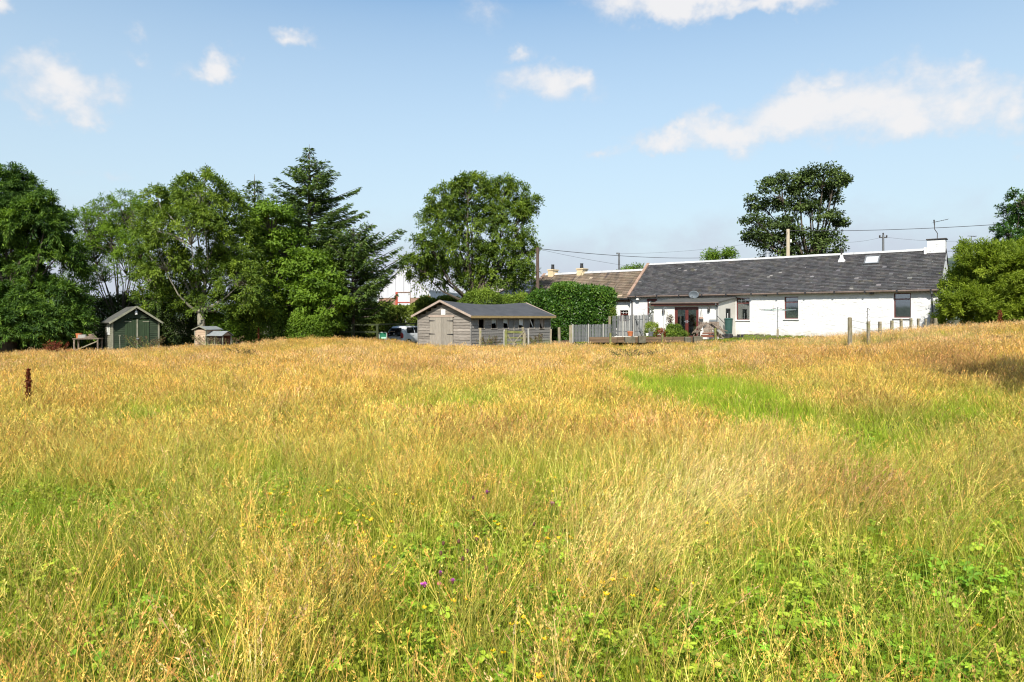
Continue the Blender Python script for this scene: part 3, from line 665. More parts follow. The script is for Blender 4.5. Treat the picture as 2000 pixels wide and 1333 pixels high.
# TV aerial on the chimney
ab = H3(UL - .5, DEP / 2, RIDGE + .72)
da_ = ab.y
ae = empty('tv_aerial', ab, 0, 'tall rooftop television aerial on the white chimney', 'aerial')
z1 = wz(452, da_) - ab.z; z2 = wz(433, da_) - ab.z; x2 = (1826 - 1000) / F * da_ - ab.x
m_ = MB(); m_.tube([(x2 + .14, 0, -.02), (x2 + .15, 0, z1 * .75), (x2 - .02, 0, z1 + .12), (x2 - .03, 0, z2 + .1)], .022, 6); m_.build('mast', M['iron'], ae)
bm_ = MB(); e0 = Vector((x2 - .1, -.02, z2 - .06)); e1 = Vector((x2 + .72, -.1, z2 + .12)); bm_.tube([e0, e1], .014, 5)
bm_.build('boom', M['iron'], ae)
for k in range(9):
    p = e0.lerp(e1, k / 8); h = .17 - .012 * k
    MB().tube([p + Vector((0, h, -.02)), p + Vector((0, -h, .02))], .006, 4).build('element', M['iron'], ae)
MB().tube([e0 + Vector((.06, 0, -.16)), e0 + Vector((.02, 0, .16))], .03, 5).build('reflector', M['iron'], ae)

# ---- the two lower cottages that carry on behind the farmhouse
def lowhouse(name, s0, s1, eave, ridge, roofm, wallm, seed, label, cat, dep=5.6, win=None):
    o = HL - u * 0; e = empty(name, (HL.x, HL.y, HB), A0, label, cat)
    w = MB(); wall_open(w, s0, s1, -.8, eave, .25, win or [])
    for s, fl_ in ((s0, 1), (s1, 0)):
        f_ = [(s, .25, -.8), (s, dep, -.8), (s, dep, eave), (s, dep / 2 + .1, ridge - .02), (s, .25, eave)]; w.add(f_, [(0, 1, 2, 3, 4) if not fl_ else (4, 3, 2, 1, 0)])
    w.add([(s0, dep, -.8), (s1, dep, -.8), (s1, dep, eave), (s0, dep, eave)], [(0, 3, 2, 1)])
    w.build('wall', wallm, e)
    hd = (dep + .25) / 2; ov = .25; pit = math.atan2(ridge - eave, hd - .25); ze = eave - ov * math.tan(pit)
    rr_ = MB(); rr_.prism([(.25 - ov, ze), (hd, ridge), (dep + ov, ze), (dep + ov, ze + .09), (hd, ridge + .09), (.25 - ov, ze + .09)], 'x', s0 - .1, s1)
    ro = rr_.build('roof', roofm, e); S_ = (hd - .25 + ov) / math.cos(pit)
    sm_ = MB(); slates(sm_, s1 - s0 + .1, S_ + .03, pit, .25 - ov - .03, ze + .09, .34, .23, seed, s_off=s0 - .1, var=.16)
    q = sm_.build('slates', roofm, ro); q['kind'] = 'stuff'
    x = s0 - .1; g_ = MB()
    while x < s1:
        x1_ = min(x + .95, s1); g_.prism([(hd - .2, ridge + .02), (hd, ridge + .19), (hd + .2, ridge + .02), (hd, ridge + .1)], 'x', x + .012, x1_); x = x1_
    g_.build('ridge_cap', M['ridge'], ro)
    gg = MB(); gg.tube([(s0, .25 - ov - .09, ze + .03), (s1, .25 - ov - .09, ze + .03)], .055, 6); gg.build('gutter', M['black'], e)
    vv = MB()
    for k in range(9):
        t0, t1 = k / 9, (k + .95) / 9; f = lambda t, n_: (.25 - ov + (hd - .25 + ov) * t, ze + .09 + (ridge - ze) * t + n_)
        vv.prism([f(t0, .03), f(t1, .03), f(t1, .14), f(t0, .14)], 'x', s0 - .22, s0 + .04)
    vv.build('coping', M['stone_trim'], ro)
    return e, ro, hd
a1, d1 = onwall(1211, HL, A0, .25); b1, _ = onwall(1227, HL, A0, .25); cwin = (a1, b1, wz(628, d1) - HB, wz(606.5, d1) - HB)
c2, c2r, chd = lowhouse('cottage', -9.7, -.03, 2.78, 4.86, M['brown_slate'], M['render_wall'], 9, 'lower white cottage with lichened brown slate roof and two cream chimneys', 'cottage', win=[cwin])
window(c2, *cwin, .33, .36, 2, 'nosill')
MB().box(-9.7, -.04, .14, .24, 2.44, 2.62).build('fascia', M['stone_trim'], c2)
for px, wpx, yt, yb in ((1080, 12, 527, 546), (1137, 14, 525, 546)):
    s, d = onwall(px, HL, A0, chd); w = wpx * d / F / 2; zt = wz(yt, d) - HB
    st = MB(); st.box(s - w, s + w, chd - .38, chd + .38, 3.9, zt - .10); st.box(s - w - .05, s + w + .05, chd - .43, chd + .43, zt - .10, zt)
    so_ = st.build('chimney', M['cream_stack'], c2r)
    pt = MB(); pt.lathe((s + (.05 if px < 1100 else .02), chd - .1, 0), [(.15, zt), (.12, zt + .35), (.14, zt + .36), (.14, zt + .42)], 10); pt.build('chimney_pot', M['black'], so_)
lowhouse('outbuilding', -16.5, -9.95, 2.6, 4.66, M['pale_slate'], M['render_wall'], 15, 'far outbuilding with pale grey slate roof glimpsed through the ash tree', 'outbuilding')

# ---- white barn
dB_ = 112.0; BA = R(-12); bo = Vector(((740 - 1000) / F * dB_, dB_, 0)); BZ = .5
barn = empty('barn', (bo.x, bo.y, BZ), BA, 'big white clad farm barn with brick base and rust red door frame', 'barn')
def bw(px): return onwall(px, bo, BA, 0)
W_, _ = bw(838); zb = lambda py, d=dB_: wz(py, d) - BZ
eh = zb(569); ah = zb(521); bt = zb(582.5)
xa, _ = bw(773); xb, _ = bw(802)
m_ = MB(); m_.box(0, xa, 0, .3, -.5, bt); m_.box(xb, W_, 0, .3, -.5, bt); m_.build('brick_wall', M['brick'], barn)
m_ = MB(); m_.box(W_ - .3, W_, .3, 26, -.5, bt - 1.2); m_.box(0, .3, .3, 26, -.5, bt); m_.build('brick_wall', M['brick'], barn)
def gtop(x):
    t = x / W_; return eh + (ah - eh) * (1 - abs(2 * t - 1)) - (1.0 * max(0, .1 - t) / .1 if t < .1 else 0)
cuts = [0, .45, W_ * .17, xa, W_ * .5, xb, W_ * .72, W_ * .86, W_]
for p, q in zip(cuts[:-1], cuts[1:]):
    lo = zb(571) if xa - .01 <= p and q <= xb + .01 else bt
    MB().prism([(p + .02, lo), (q - .02, lo), (q - .02, gtop(q)), (p + .02, gtop(p))], 'y', -.08, .02).build('cladding_panel', M['barn_white'], barn)
rf = MB(); rf.prism([(-.25, eh - 1.1), (W_ * .1, gtop(W_ * .1) - .0), (W_ / 2, ah), (W_ + .2, eh - .1), (W_ + .2, eh + .12), (W_ / 2, ah + .22), (W_ * .1, gtop(W_ * .1) + .22), (-.35, eh - 1.0)], 'y', -.35, 26); rf.build('roof', M['barn_roof'], barn)
m_ = MB(); m_.prism([(-.42, -.2), (-.02, -.2), (.12, eh - .9), (-.2, eh - .9)], 'y', -.25, .1); m_.build('corner_flashing', M['barn_white'], barn)
m_ = MB(); m_.box(xa - .0, xa + .38, -.16, .2, -.3, zb(571)); fo = m_.build('door_jamb', M['barn_red'], barn); m_ = MB().box(xa + .38, xb, -.16, .2, zb(572.2), zb(571)).box(xb - .08, xb, -.14, .2, -.3, zb(572.2)); m_.build('door_frame', M['stone_trim'], barn)
m_ = MB(); m_.box(xa + .38, xb - .08, -.06, .04, zb(590.5), zb(573)); m_.build('sliding_door', M['barn_white'], barn)
m_ = MB(); m_.box(xa + .38, xb - .08, -.10, -.061, zb(592.5), zb(591)); m_.build('door_rail', M['barn_red'], barn)
m_ = MB(); m_.box(xa + .38, xb - .08, -.06, .04, -.3, zb(592.6)); m_.build('sliding_door', M['barn_white'], barn)
m_ = MB(); m_.box(W_ - .16, W_ + .1, -.12, .0, -.3, bt + .3); m_.build('corner_post', M['barn_red'], barn)
for k in range(52):
    y = .1 + k * .5; MB().prism([(W_, y), (W_ + .16, y + .12), (W_ + .16, y + .28), (W_, y + .40), (W_ - .02, y + .40), (W_ - .02, y)], 'z', 1.2, eh - .02).build('ribbed_sheet', M['barn_rib'], barn)

# ---- the grey board shed
SB = Vector((-2.28, 38.0, 0)); SA = math.atan2(5.5, 4.69); sg = Vector((math.sin(SA), -math.cos(SA), 0))
GW = 4.37; SL = 7.25; SZ = -.06; SE = 2.10 - SZ; SR = 2.86 - SZ
# local frame: origin at the left front corner, x along the gable towards the long side's corner, y back along the shed
SO = SB - sg * GW
shed = empty('garden_shed', (SO.x, SO.y, SZ), math.atan2(sg.y, sg.x), 'large weathered grey board shed with sagging dark felt roof and broken side windows', 'shed')
def gface(px): return onwall(px, SO, math.atan2(sg.y, sg.x), 0)
def lface(px):  # local y on the long side
    k = (px - 1000) / F; v = Vector((-sg.y, sg.x, 0)); o = SB
    t = (k * o.y - o.x) / (v.x - k * v.y); return t, o.y + v.y * t
r_ = random.Random(5)
def board(parent, mt, vs_build, name='board'): return vs_build.build(name, mt, parent)
dx0, dd0 = gface(841); dx1, dd1 = gface(885.5); dzt = wz(620, 39.5) - SZ
bh = .165
nrow = int((SR + .2) / bh) + 1
def gt_(x): return SE + (SR - SE) * (1 - abs(2 * x / GW - 1))
for i in range(nrow):
    z0 = -.25 + i * bh; z1 = z0 + bh - .006
    if z0 > SR - .06: break
    zc = min(z1, SR - .05)
    if zc > SE: f_ = (zc - SE) / (SR - SE); xl, xr = GW / 2 * f_ + .03, GW - GW / 2 * f_ - .03
    else: xl, xr = .0, GW
    segs = [(xl, dx0 - .02), (dx1 + .02, xr)] if z0 < dzt - .02 else [(xl, GW * .62), (GW * .62 + .01, xr)] if (i % 2 and z0 < SE) else [(xl, xr)]
    if z0 < SE and z0 >= dzt - .02: segs = [(xl, xr)]
    for p, q in segs:
        if q - p < .1: continue
        t = r_.uniform(-.006, .006); k = r_.uniform(.85, 1.15); col = (k * 1.06, k, k * .95)
        MB().add([(p, -.012 + t, z1), (q, -.012 + t, z1), (q, -.032 + t, z0), (p, -.032 + t, z0), (p, 0, z1), (q, 0, z1), (q, 0, z0), (p, 0, z0)],
                 [(0, 3, 2, 1), (0, 1, 5, 4), (3, 7, 6, 2), (0, 4, 7, 3), (1, 2, 6, 5), (4, 5, 6, 7)], col).build('board', M['grey_wood'], shed)
# windows on the long side
wpx = [(933.5, 946), (958.5, 970.5), (981.5, 993), (1012, 1023), (1033, 1044), (1053, 1062.5)]
wop = []
for a, b in wpx:
    p, d = lface(a); q, d2 = lface(b); wop.append((p, q, wz(642.3, (d + d2) / 2) - SZ, wz(622.8, (d + d2) / 2) - SZ))
jn, _ = lface(1003)
for i in range(20):
    z0 = -.25 + i * bh; z1 = min(z0 + bh - .006, SE - .01)
    if z1 - z0 < .05: break
    segs = [(0, jn - .02), (jn + .02, SL)]
    out = []
    for p, q in segs:
        cur = p
        for (a, b, c, d) in wop:
            if c < (z0 + z1) / 2 < d and p < a < q: out.append((cur, a)); cur = b
        out.append((cur, q))
    for p, q in out:
        if q - p < .06: continue
        t = r_.uniform(-.006, .006); k = r_.uniform(.85, 1.1); x = GW; col = (k, k, k)
        MB().add([(x + .012 + t, p, z1), (x + .012 + t, q, z1), (x + .032 + t, q, z0), (x + .032 + t, p, z0), (x, p, z1), (x, q, z1), (x, q, z0), (x, p, z0)],
                 [(0, 1, 2, 3), (0, 4, 5, 1), (3, 2, 6, 7), (0, 3, 7, 4), (1, 5, 6, 2), (4, 7, 6, 5)], col).build('board', M['grey_wood'], shed)
m_ = MB(); m_.box(-.0, .025, 0, SL, -.3, SE); m_.box(.03, GW - .03, SL - .03, SL, -.3, SE); m_.box(.02, GW - .02, .1, SL - .1, -.28, -.2); m_.build('rear_wall', M['grey_wood'], shed)
m_ = MB(); m_.box(GW - .01, GW + .055, jn - .018, jn + .018, -.3, SE - .02); m_.build('cover_strip', M['door_wood'], shed)
for x, y in ((-.02, -.05), (GW - .03, -.05)):
    MB().box(x, x + .07, y, y + .05, -.3, SE).build('corner_strip', M['grey_wood'], shed)
MB().box(GW - .02, GW + .05, SL - .06, SL + .01, -.3, SE).build('corner_strip', M['grey_wood'], shed)
for i, (a, b, c, d) in enumerate(wop):
    f_ = MB(); t = .035
    f_.box(GW - .05, GW + .04, a, a + t, c, d); f_.box(GW - .05, GW + .04, b - t, b, c, d); f_.box(GW - .05, GW + .045, a, b, c - t, c); f_.box(GW - .05, GW + .045, a, b, d, d + t * .6)
    wo = f_.build('window', M['door_wood'], shed)
    g_ = MB(); x = GW - .03; t2 = t
    # broken panes, torn sheets and boards still hanging in the frames
    sh = {1: [(a, d), (b, d), (b, c + .1), (b - .1, c + .32), (a + .02, c + .28)], 2: [(a, d), (b, d), (b, c), (b - .08, c + .3), (a + .05, c + .34)],
          3: [(a, d), (b, d), (b - .02, c + .12), (b - .10, c + .2), (a + .16, c + .22), (a + .13, c + .34), (a, c + .2)], 4: [(a + .05, d), (a + .18, d), (b - .05, c + .05), (b - .16, c + .12)],
          5: [(a, d), (b, d), (b, c - .02), (b - .12, c + .02)]}.get(i)
    if sh:
        n = len(sh); vs = [(x, p, q) for p, q in sh] + [(x - .012, p, q) for p, q in sh]
        g_.add(vs, [tuple(range(n)), tuple(reversed(range(n, 2 * n)))] + [(k, k + n, (k + 1) % n + n, (k + 1) % n) for k in range(n)])
        g_.build('torn_sheet', [M['pale_trim'], M['curtain'], M['curtain'], M['white_plastic'], M['white_plastic'], M['pink_trim']][i], wo)
    if i == 4:
        MB().box(GW - .5, GW - .42, a - .05, a + .16, c - .2, d + .1).build('leaning_plank', M['red_wood'], wo)
# doors
for (p, q) in ((dx0, (dx0 + dx1) / 2 - .004), ((dx0 + dx1) / 2 + .004, dx1)):
    n = 4; w = (q - p) / n
    lf = None
    dleaf = MB().box(p, q, -.045, -.02, -.2, dzt).build('door', M['door_wood'], shed)
    for k in range(n):
        MB().box(p + k * w + .004, p + (k + 1) * w - .004, -.064 - r_.uniform(0, .006), -.046, -.2, dzt - r_.uniform(0, .01)).build('plank', M['door_wood'], dleaf)
    for zz in (wz(627, 39.5) - SZ, wz(653, 39.5) - SZ):
        e = p if p == dx0 else q; dr_ = 1 if p == dx0 else -1
        MB().add([(e - .04 * dr_, -.08, zz - .035), (e - .04 * dr_, -.08, zz + .035), (e + .45 * dr_, -.08, zz + .01), (e + .45 * dr_, -.08, zz - .015),
                  (e - .04 * dr_, -.066, zz - .035), (e - .04 * dr_, -.066, zz + .035), (e + .45 * dr_, -.066, zz + .01), (e + .45 * dr_, -.066, zz - .015)],
                 [(0, 1, 2, 3), (4, 7, 6, 5), (0, 4, 5, 1), (1, 5, 6, 2), (2, 6, 7, 3), (3, 7, 4, 0)]).build('hinge', M['black'], dleaf)
MB().box(dx0 - .1, dx1 + .1, -.075, -.01, dzt + .01, dzt + .12).build('door_lintel', M['pink_trim'], shed)
nx0, _ = gface(863); nx1, _ = gface(871); MB().box(nx0, nx1, -.06, -.045, wz(615, 39.4) - SZ, wz(605, 39.4) - SZ).build('notice', M['paper'], shed)
# sagging roof
def ridgez(t): return SR + .02 - .17 * math.sin(math.pi * min(1, t * 1.05)) ** 1.2 - .02 * t
rf = MB(); n = 16; vs = []; fs = []; ov = .30; e0 = -.28; L_ = SL + .5
for i in range(n + 1):
    t = i / n; y = e0 + L_ * t; rz_ = ridgez(t); dr = (SR - SE) / (GW / 2)
    for j in range(7):
        x = -ov + (GW + 2 * ov) * j / 6
        z = rz_ - abs(x - GW / 2) / (GW / 2 + ov) * (rz_ - (SE - ov * dr)) + .05
        vs.append((x, y, z))
    for j in range(7): x, y, z = vs[-7]; vs.append((x, y, z - .05))
m = 14
for i in range(n):
    for j in range(6):
        a = i * m + j; fs.append((a, a + 1, a + 1 + m, a + m)); b = a + 7; fs.append((b, b + m, b + m + 1, b + 1))
    fs.append((i * m, i * m + m, i * m + m + 7, i * m + 7)); fs.append((i * m + 6, i * m + 13, i * m + m + 13, i * m + m + 6))
for i in (0, n):
    for j in range(6): a = i * m + j; fs.append((a, a + 7, a + 8, a + 1))
rf.add(vs, fs); sro = rf.build('roof', M['felt'], shed)
zed = SE - ov * (SR - SE) / (GW / 2)
MB().box(GW + ov - .005, GW + ov + .03, e0, e0 + L_, zed - .09, zed + .045).build('fascia', M['tan_trim'], sro)
for x0_, x1_, yy in ((-ov, GW / 2, e0 - .03), (GW + ov, GW / 2, e0 - .03), (GW + ov, GW / 2, e0 + L_ + .005)):
    zr = (SR + .04) if yy < 1 else ridgez(1) + .04
    MB().bar((x0_, yy, zed + .0), (x1_, yy, zr), .12, .028, up=(0, 1, 0)).build('bargeboard', M['pink_trim'], sro)

# ---- the green shed on the left
gd = 37.0; GA = math.atan2(.6, .8)
gP = Vector(((220 - 1000) / F * gd, gd, 0)); GSZ = gz(gP.x, gP.y) - .05
gs = empty('garden_shed', (gP.x, gP.y, GSZ), GA, 'small dark green painted shed with pale trim under the trees', 'shed')
gw_, gdd = onwall(309, gP, GA, 0); GE = wz(627, 37.3) - GSZ; GR_ = wz(601, 38.3) - GSZ; GD = 3.4
r_ = random.Random(8)
def gtx(x): return GE + (GR_ - GE) * (1 - abs(2 * x / gw_ - 1))
dx0, _ = onwall(244, gP, GA, 0); dx1, _ = onwall(291, gP, GA, 0); dzt = wz(625, 38) - GSZ
bh = .12
for i in range(30):
    z0 = -.2 + i * bh; z1 = z0 + bh - .006
    if z1 > GR_ - .03: break
    if z1 > GE: f_ = (z1 - GE) / (GR_ - GE); xl, xr = gw_ / 2 * f_ + .02, gw_ - gw_ / 2 * f_ - .02
    else: xl, xr = 0, gw_
    for p, q in ([(xl, dx0), (dx1, xr)] if z0 < dzt else [(xl, xr)]):
        if q - p < .06: continue
        MB().add([(p, -.008, z1), (q, -.008, z1), (q, -.026, z0), (p, -.026, z0), (p, 0, z1), (q, 0, z1), (q, 0, z0), (p, 0, z0)],
                 [(0, 3, 2, 1), (0, 1, 5, 4), (3, 7, 6, 2), (0, 4, 7, 3), (1, 2, 6, 5), (4, 5, 6, 7)]).build('board', M['green_board'], gs)
for i in range(20):
    z0 = -.2 + i * bh; z1 = z0 + bh - .006
    if z1 > GE: break
    for (p, q) in ((.0, 1.2), (2.3, GD)) if 1.15 < z0 < 1.75 else ((0, GD),):
        MB().add([(.008, p, z1), (.008, q, z1), (-.018, q, z0), (-.018, p, z0), (.02, p, z1), (.02, q, z1), (.02, q, z0), (.02, p, z0)],
             [(0, 1, 2, 3), (0, 4, 5, 1), (3, 2, 6, 7), (0, 3, 7, 4), (1, 5, 6, 2), (4, 7, 6, 5)]).build('board', M['pale_trim'], gs)
wf = MB(); wf.box(-.03, .03, 1.2, 1.26, 1.15, 1.75); wf.box(-.03, .03, 2.24, 2.3, 1.15, 1.75); wf.box(-.03, .03, 1.26, 2.24, 1.15, 1.2); wf.box(-.03, .03, 1.26, 2.24, 1.7, 1.75)
wfo = wf.build('side_window', M['white_plastic'], gs); MB().box(0, .01, 1.26, 2.24, 1.2, 1.7).build('pane', M['curtain'], wfo)
MB().box(gw_ - .02, gw_, 0, GD, -.3, GE).box(.02, gw_ - .02, GD - .02, GD, -.3, GE).build('rear_wall', M['green_board'], gs)
for x in (-.05, gw_ - .02): MB().box(x, x + .075, -.06, .02, -.2, gtx(max(0, x)) - .02).build('corner_strip', M['pale_trim'], gs)
mid = (dx0 + dx1) / 2
for p, q in ((dx0, mid - .01), (mid + .01, dx1)):
    lf = MB().box(p, q, -.03, -.01, -.15, dzt).build('door', M['green_door'], gs); n = 5; w = (q - p) / n
    for k in range(n): MB().box(p + k * w + .005, p + (k + 1) * w - .005, -.05 - r_.uniform(0, .004), -.031, -.15, dzt - .01).build('plank', M['green_door'], lf)
    e = p if p == dx0 else q; MB().box(min(e, e + (.3 if p == dx0 else -.3)) - .02, max(e, e + (.3 if p == dx0 else -.3)), -.064, -.055, dzt - .12, dzt - .08).build('hinge', M['pale_trim'], lf)
MB().box(mid - .035, mid + .035, -.075, -.056, -.15, dzt + .02).build('door_strip', M['pale_trim'], gs)
MB().box(mid - .06, mid + .06, -.10, -.076, .92, .99).build('hasp', M['steel'], gs)
rf = MB(); ov = .2
rs = (GR_ - GE) / (gw_ / 2)
rf.prism([(-ov, GE - ov * rs), (gw_ / 2, GR_), (gw_ + ov, GE - ov * rs), (gw_ + ov, GE - ov * rs + .05), (gw_ / 2, GR_ + .06), (-ov, GE - ov * rs + .05)], 'y', -.28, GD + .15)
gro = rf.build('roof', M['felt_pale'], gs)
for x0_ in (-ov, gw_ + ov): MB().bar((x0_, -.30, GE - ov * rs + .0), (gw_ / 2, -.30, GR_ + .03), .10, .03, up=(0, 1, 0)).build('bargeboard', M['pale_trim'], gro)
lx = gw_ / 2; lt = MB(); lt.lathe((lx, -.12, GR_ - .42), [(.05, 0), (.075, .03), (.06, .18), (.03, .24)], 8); lt.box(lx - .03, lx + .03, -.12, -.02, GR_ - .14, GR_ - .1)
lt.build('lantern', M['white_plastic'], gs)
# ------------------------------------------------------------------ poles and wires
def pole(px, ytop, d, r, m, label, ins=0, base=None, lean=0, cat='telegraph pole', name='telegraph_pole'):
    g_ = base if base is not None else .8; x = (px - 1000) / F * d; zt = wz(ytop, d)
    e = empty(name, (x, d, g_), 0, label, cat)
    m_ = MB(); m_.tube([(0, 0, -.3), (lean / 2, 0, (zt - g_) / 2), (lean, 0, zt - g_)], [r * 1.2, r * 1.05, r * .85], 10); m_.build('post', m, e)
    if ins:
        MB().box(lean - .55, lean + .55, -.06, .06, zt - g_ - .45, zt - g_ - .33).build('crossarm', M['iron'], e)
        for k in (-1, 0, 1):
            q = MB(); q.lathe((lean + k * .48, 0, zt - g_ - (.33 if k else .0)), [(.05, 0), (.11, .08), (.11, .22), (.05, .28)], 8); q.build('insulator', M['iron'], e)
    return e
pole(1050, 484, 50, .13, M['pole_dark'], 'dark wooden telegraph pole at the edge of the ash tree', base=.3)
e = bpy.data.objects['telegraph_pole']
MB().box(-.16, .16, -.05, .05, wz(486, 50) - .5, wz(482, 50) - .5).build('cap', M['iron'], e)
pole(1209, 494.5, 90, .14, M['grey_pipe'], 'thin grey pole rising behind the brown cottage roof')
q = bpy.data.objects['telegraph_pole.001']; MB().box(-.35, .05, -.1, .1, wz(497, 90) - .8, wz(494, 90) - .8).build('lamp_head', M['grey_pipe'], q)
pole(1539, 448, 56, .155, M['pole_pale'], 'stout pale wooden pole standing behind the farmhouse ridge')
q = bpy.data.objects['telegraph_pole.002']; MB().box(.16, .26, -.1, .0, wz(474, 56) - .8, wz(468, 56) - .8).build('junction_box', M['white_plastic'], q)
pole(1725, 459, 95, .16, M['grey_pipe'], 'distant pole with three dark insulators on its crossarm', ins=1)
pole(1897, 461, 52, .03, M['grey_pipe'], 'small aerial on a thin mast behind the willow bush', cat='aerial', name='tv_aerial')
q = bpy.data.objects['tv_aerial.001']; z = wz(462, 52) - .8
MB().tube([(-.25, 0, z + .03), (.4, 0, z - .04)], .018, 5).build('boom', M['iron'], q)
for k in range(6): MB().tube([(-.22 + k * .11, .13, z + .02), (-.22 + k * .11, -.13, z + .02)], .008, 4).build('element', M['iron'], q)

def wire(pts, r, label, sag=.3):
    m_ = MB()
    allp = []
    for a, b in zip(pts[:-1], pts[1:]):
        A, B = P(*a), P(*b); n = 14
        for i in range(n + (b is pts[-1])):
            t = i / n; p = A.lerp(B, t); p.z -= sag * 4 * t * (1 - t); allp.append(p)
    m_.tube(allp, r, 4); o = m_.build('overhead_wire', M['wire']); tag(o, label, 'overhead wire')
wire([(1052, 486, 50), (1380, 504, 75)], .022, 'thick sagging wire from the dark telegraph pole over the brown roof', .25)
wire([(1052, 487, 50), (1256, 524, 53)], .009, 'thin wire dropping from the dark pole to the brown cottage ridge', .1)
wire([(1209, 496, 90), (1452, 478, 100)], .012, 'faint thin wire running from the grey pole towards the sycamore', .3)
wire([(700, 546, 70), (782, 534, 60), (1050, 486, 50)], .016, 'wire reaching left from the ash tree over the white barn', .3)
wire([(1539, 451, 56), (1945, 439, 46)], .020, 'thick wire from the stout pale pole to the trees on the right', .15)
wire([(1539, 452, 56), (1522, 498, 52)], .010, 'short stay wire slanting down left of the pale pole', 0)
wire([(1600, 470, 95), (1725, 463, 95), (1960, 466, 95)], .014, 'faint wire strung over the insulators of the distant pole', .5)
wire([(1851, 491, 41), (1960, 487, 50)], .014, 'low wire from the white chimney to the willow bush', .02)

# ------------------------------------------------------------------ fences, posts and gate
def fpost(parent, x, y, h, w=.09, mt='post', lean=0, name='post', round_=False, z=None):
    g_ = gz(x, y) if z is None else z; m_ = MB()
    o = Vector((x, y, g_))
    if parent: o = o - parent.location
    if round_: m_.tube([o + Vector((0, 0, -.2)), o + Vector((lean * .5, 0, h * .5)), o + Vector((lean, 0, h - .03)), o + Vector((lean, 0, h))], [w * .55, w * .5, w * .47, w * .3], 8)
    else: m_.bar(o + Vector((0, 0, -.2)), o + Vector((lean, 0, h)), w, w, up=(0, 1, 0))
    return m_.build(name, M[mt], parent)
# wire fence rising along the right side
pts = [(1660, 31.0, 620, .20, 1), (1696, 31.6, 628, .115, 0), (1719, 32.2, 628.5, .115, 0), (1741.5, 32.8, 626.5, .11, 0), (1760.5, 33.4, 623, .10, 0), (1779.5, 34.2, 622, .10, 0), (1794, 34.8, 622.5, .09, 0), (1808.5, 35.4, 623, .09, 0), (1820, 35.9, 621.5, .13, 0), (1827, 35.2, 622, .16, 1)]
wf = empty('wire_fence', G(1660, 31.0), 0, 'post and wire fence climbing the slope before the farmhouse', 'fence')
tops = []
for px, d, yt, w, rd in pts:
    x = (px - 1000) / F * d; g_ = gz(x, d); h = wz(yt, d) - g_; fpost(wf, x, d, h, w, 'post', r_.uniform(-.02, .02), round_=bool(rd)); tops.append(Vector((x, d, g_ + h)) - wf.location)
for dz_ in (.12, .42):
    for a_, b_ in zip(tops[:-1], tops[1:]):
        p, q = a_ + Vector((0, -.06, -dz_)), b_ + Vector((0, -.06, -dz_)); MB().tube([p, (p + q) / 2 - Vector((0, 0, .01)), q], .006, 4).build('fence_wire', M['iron'], wf)
# thin garden hook beside the second post
hk = empty('garden_hook', G(1696, 31.6), 0, 'thin iron hook stand above the slim fence post', 'hook stand')
z = wz(602, 31.6) - hk.location.z; z0 = 0
m_ = MB(); m_.tube([(.0, .14, -.1), (.02, .14, z * .6), (.03, .14, z)], .015, 5); m_.build('rod', M['iron'], hk)
for zz, w in ((z * .97, .12), (z * .80, .10), (z * .66, .16)):
    MB().tube([(.02, .14, zz), (.02 + w * .6, .14, zz + .04), (.02 + w, .14, zz - .03), (.02 + w * .8, .14, zz - .08)], .009, 4).build('hook', M['iron'], hk)
    MB().tube([(.02, .14, zz - .1), (.02 - w * .5, .14, zz - .13)], .009, 4).build('hook', M['iron'], hk)

# gate in the middle
gd_ = 37.2
gate = empty('field_gate', G(1004, gd_), R(10), 'mossy old wooden field gate with crossed braces beside the grey shed', 'gate')
gwid = 1.02; hz_ = wz(647, gd_) - gate.location.z
L0 = -.47; L1 = .50
def gb(a, b, w, h, m='moss_wood', n='rail'): MB().bar(a, b, w, h, up=(0, 1, 0)).build(n, M[m], gate)
gb((L0, 0, hz_ - .04), (L1, 0, hz_ - .07), .13, .05); gb((L0, 0, hz_ - .36), (L1, 0, hz_ - .38), .07, .04); gb((L0, 0, hz_ - .60), (L1, 0, hz_ - .62), .07, .04); gb((L0, 0, hz_ - .82), (L1, 0, hz_ - .84), .07, .04)
gb((L0 + .05, -.045, hz_ - .12), (.02, -.045, hz_ - .80), .06, .03, 'post', 'brace'); gb((L1 + .08, -.05, hz_ + .02), (-.30, -.05, hz_ - .95), .055, .03, 'post', 'brace')
gb((L0 - .02, 0, hz_ + .02), (L0 - .02, 0, -.1), .08, .06, 'moss_wood', 'stile'); gb((L1 + .02, 0, hz_ + .02), (L1 + .02, 0, -.1), .08, .06, 'post', 'stile')
def single(px, d, yt, w, mt, label, round_=False, lean=0, group='posts round the field gate'):
    x = (px - 1000) / F * d; g_ = gz(x, d); e = fpost(None, x, d, wz(yt, d) - g_, w, mt, lean, 'gate_post' if 'gate' in label else 'fence_post', round_); tag(e, label, 'post', group); return e
single(984.8, 37.15, 644, .075, 'pale_post', 'slim pale post left of the mossy field gate')
single(988.8, 37.05, 644, .10, 'moss_wood', 'square mossy gate post carrying the field gate')
single(1021, 37.6, 639, .13, 'post', 'stubby pale post behind the gate top rail')
single(1025, 37.2, 650, .08, 'post', 'dark thin post closing the gate on its right', lean=.0)
single(1032.5, 37.4, 642, .085, 'pale_post', 'slim pale post right of the field gate', lean=-.02)
single(938, 37.0, 641, .13, 'post', 'brown post in front of the first broken shed window')
single(1075.2, 38.4, 643, .085, 'post', 'slender post at the far corner of the grey shed', lean=.03)
single(1093, 38.2, 640, .17, 'post', 'thick round notched post between shed and paling fence', True, -.03)
single(1114.5, 40.0, 635.5, .18, 'post', 'thick square post at the left end of the low paling fence')
single(1192, 37.8, 650.5, .10, 'moss_wood', 'short green post in front of the timber bed')
single(1293, 37.6, 652, .08, 'moss_wood', 'thin green post before the terrace planting', lean=.02)
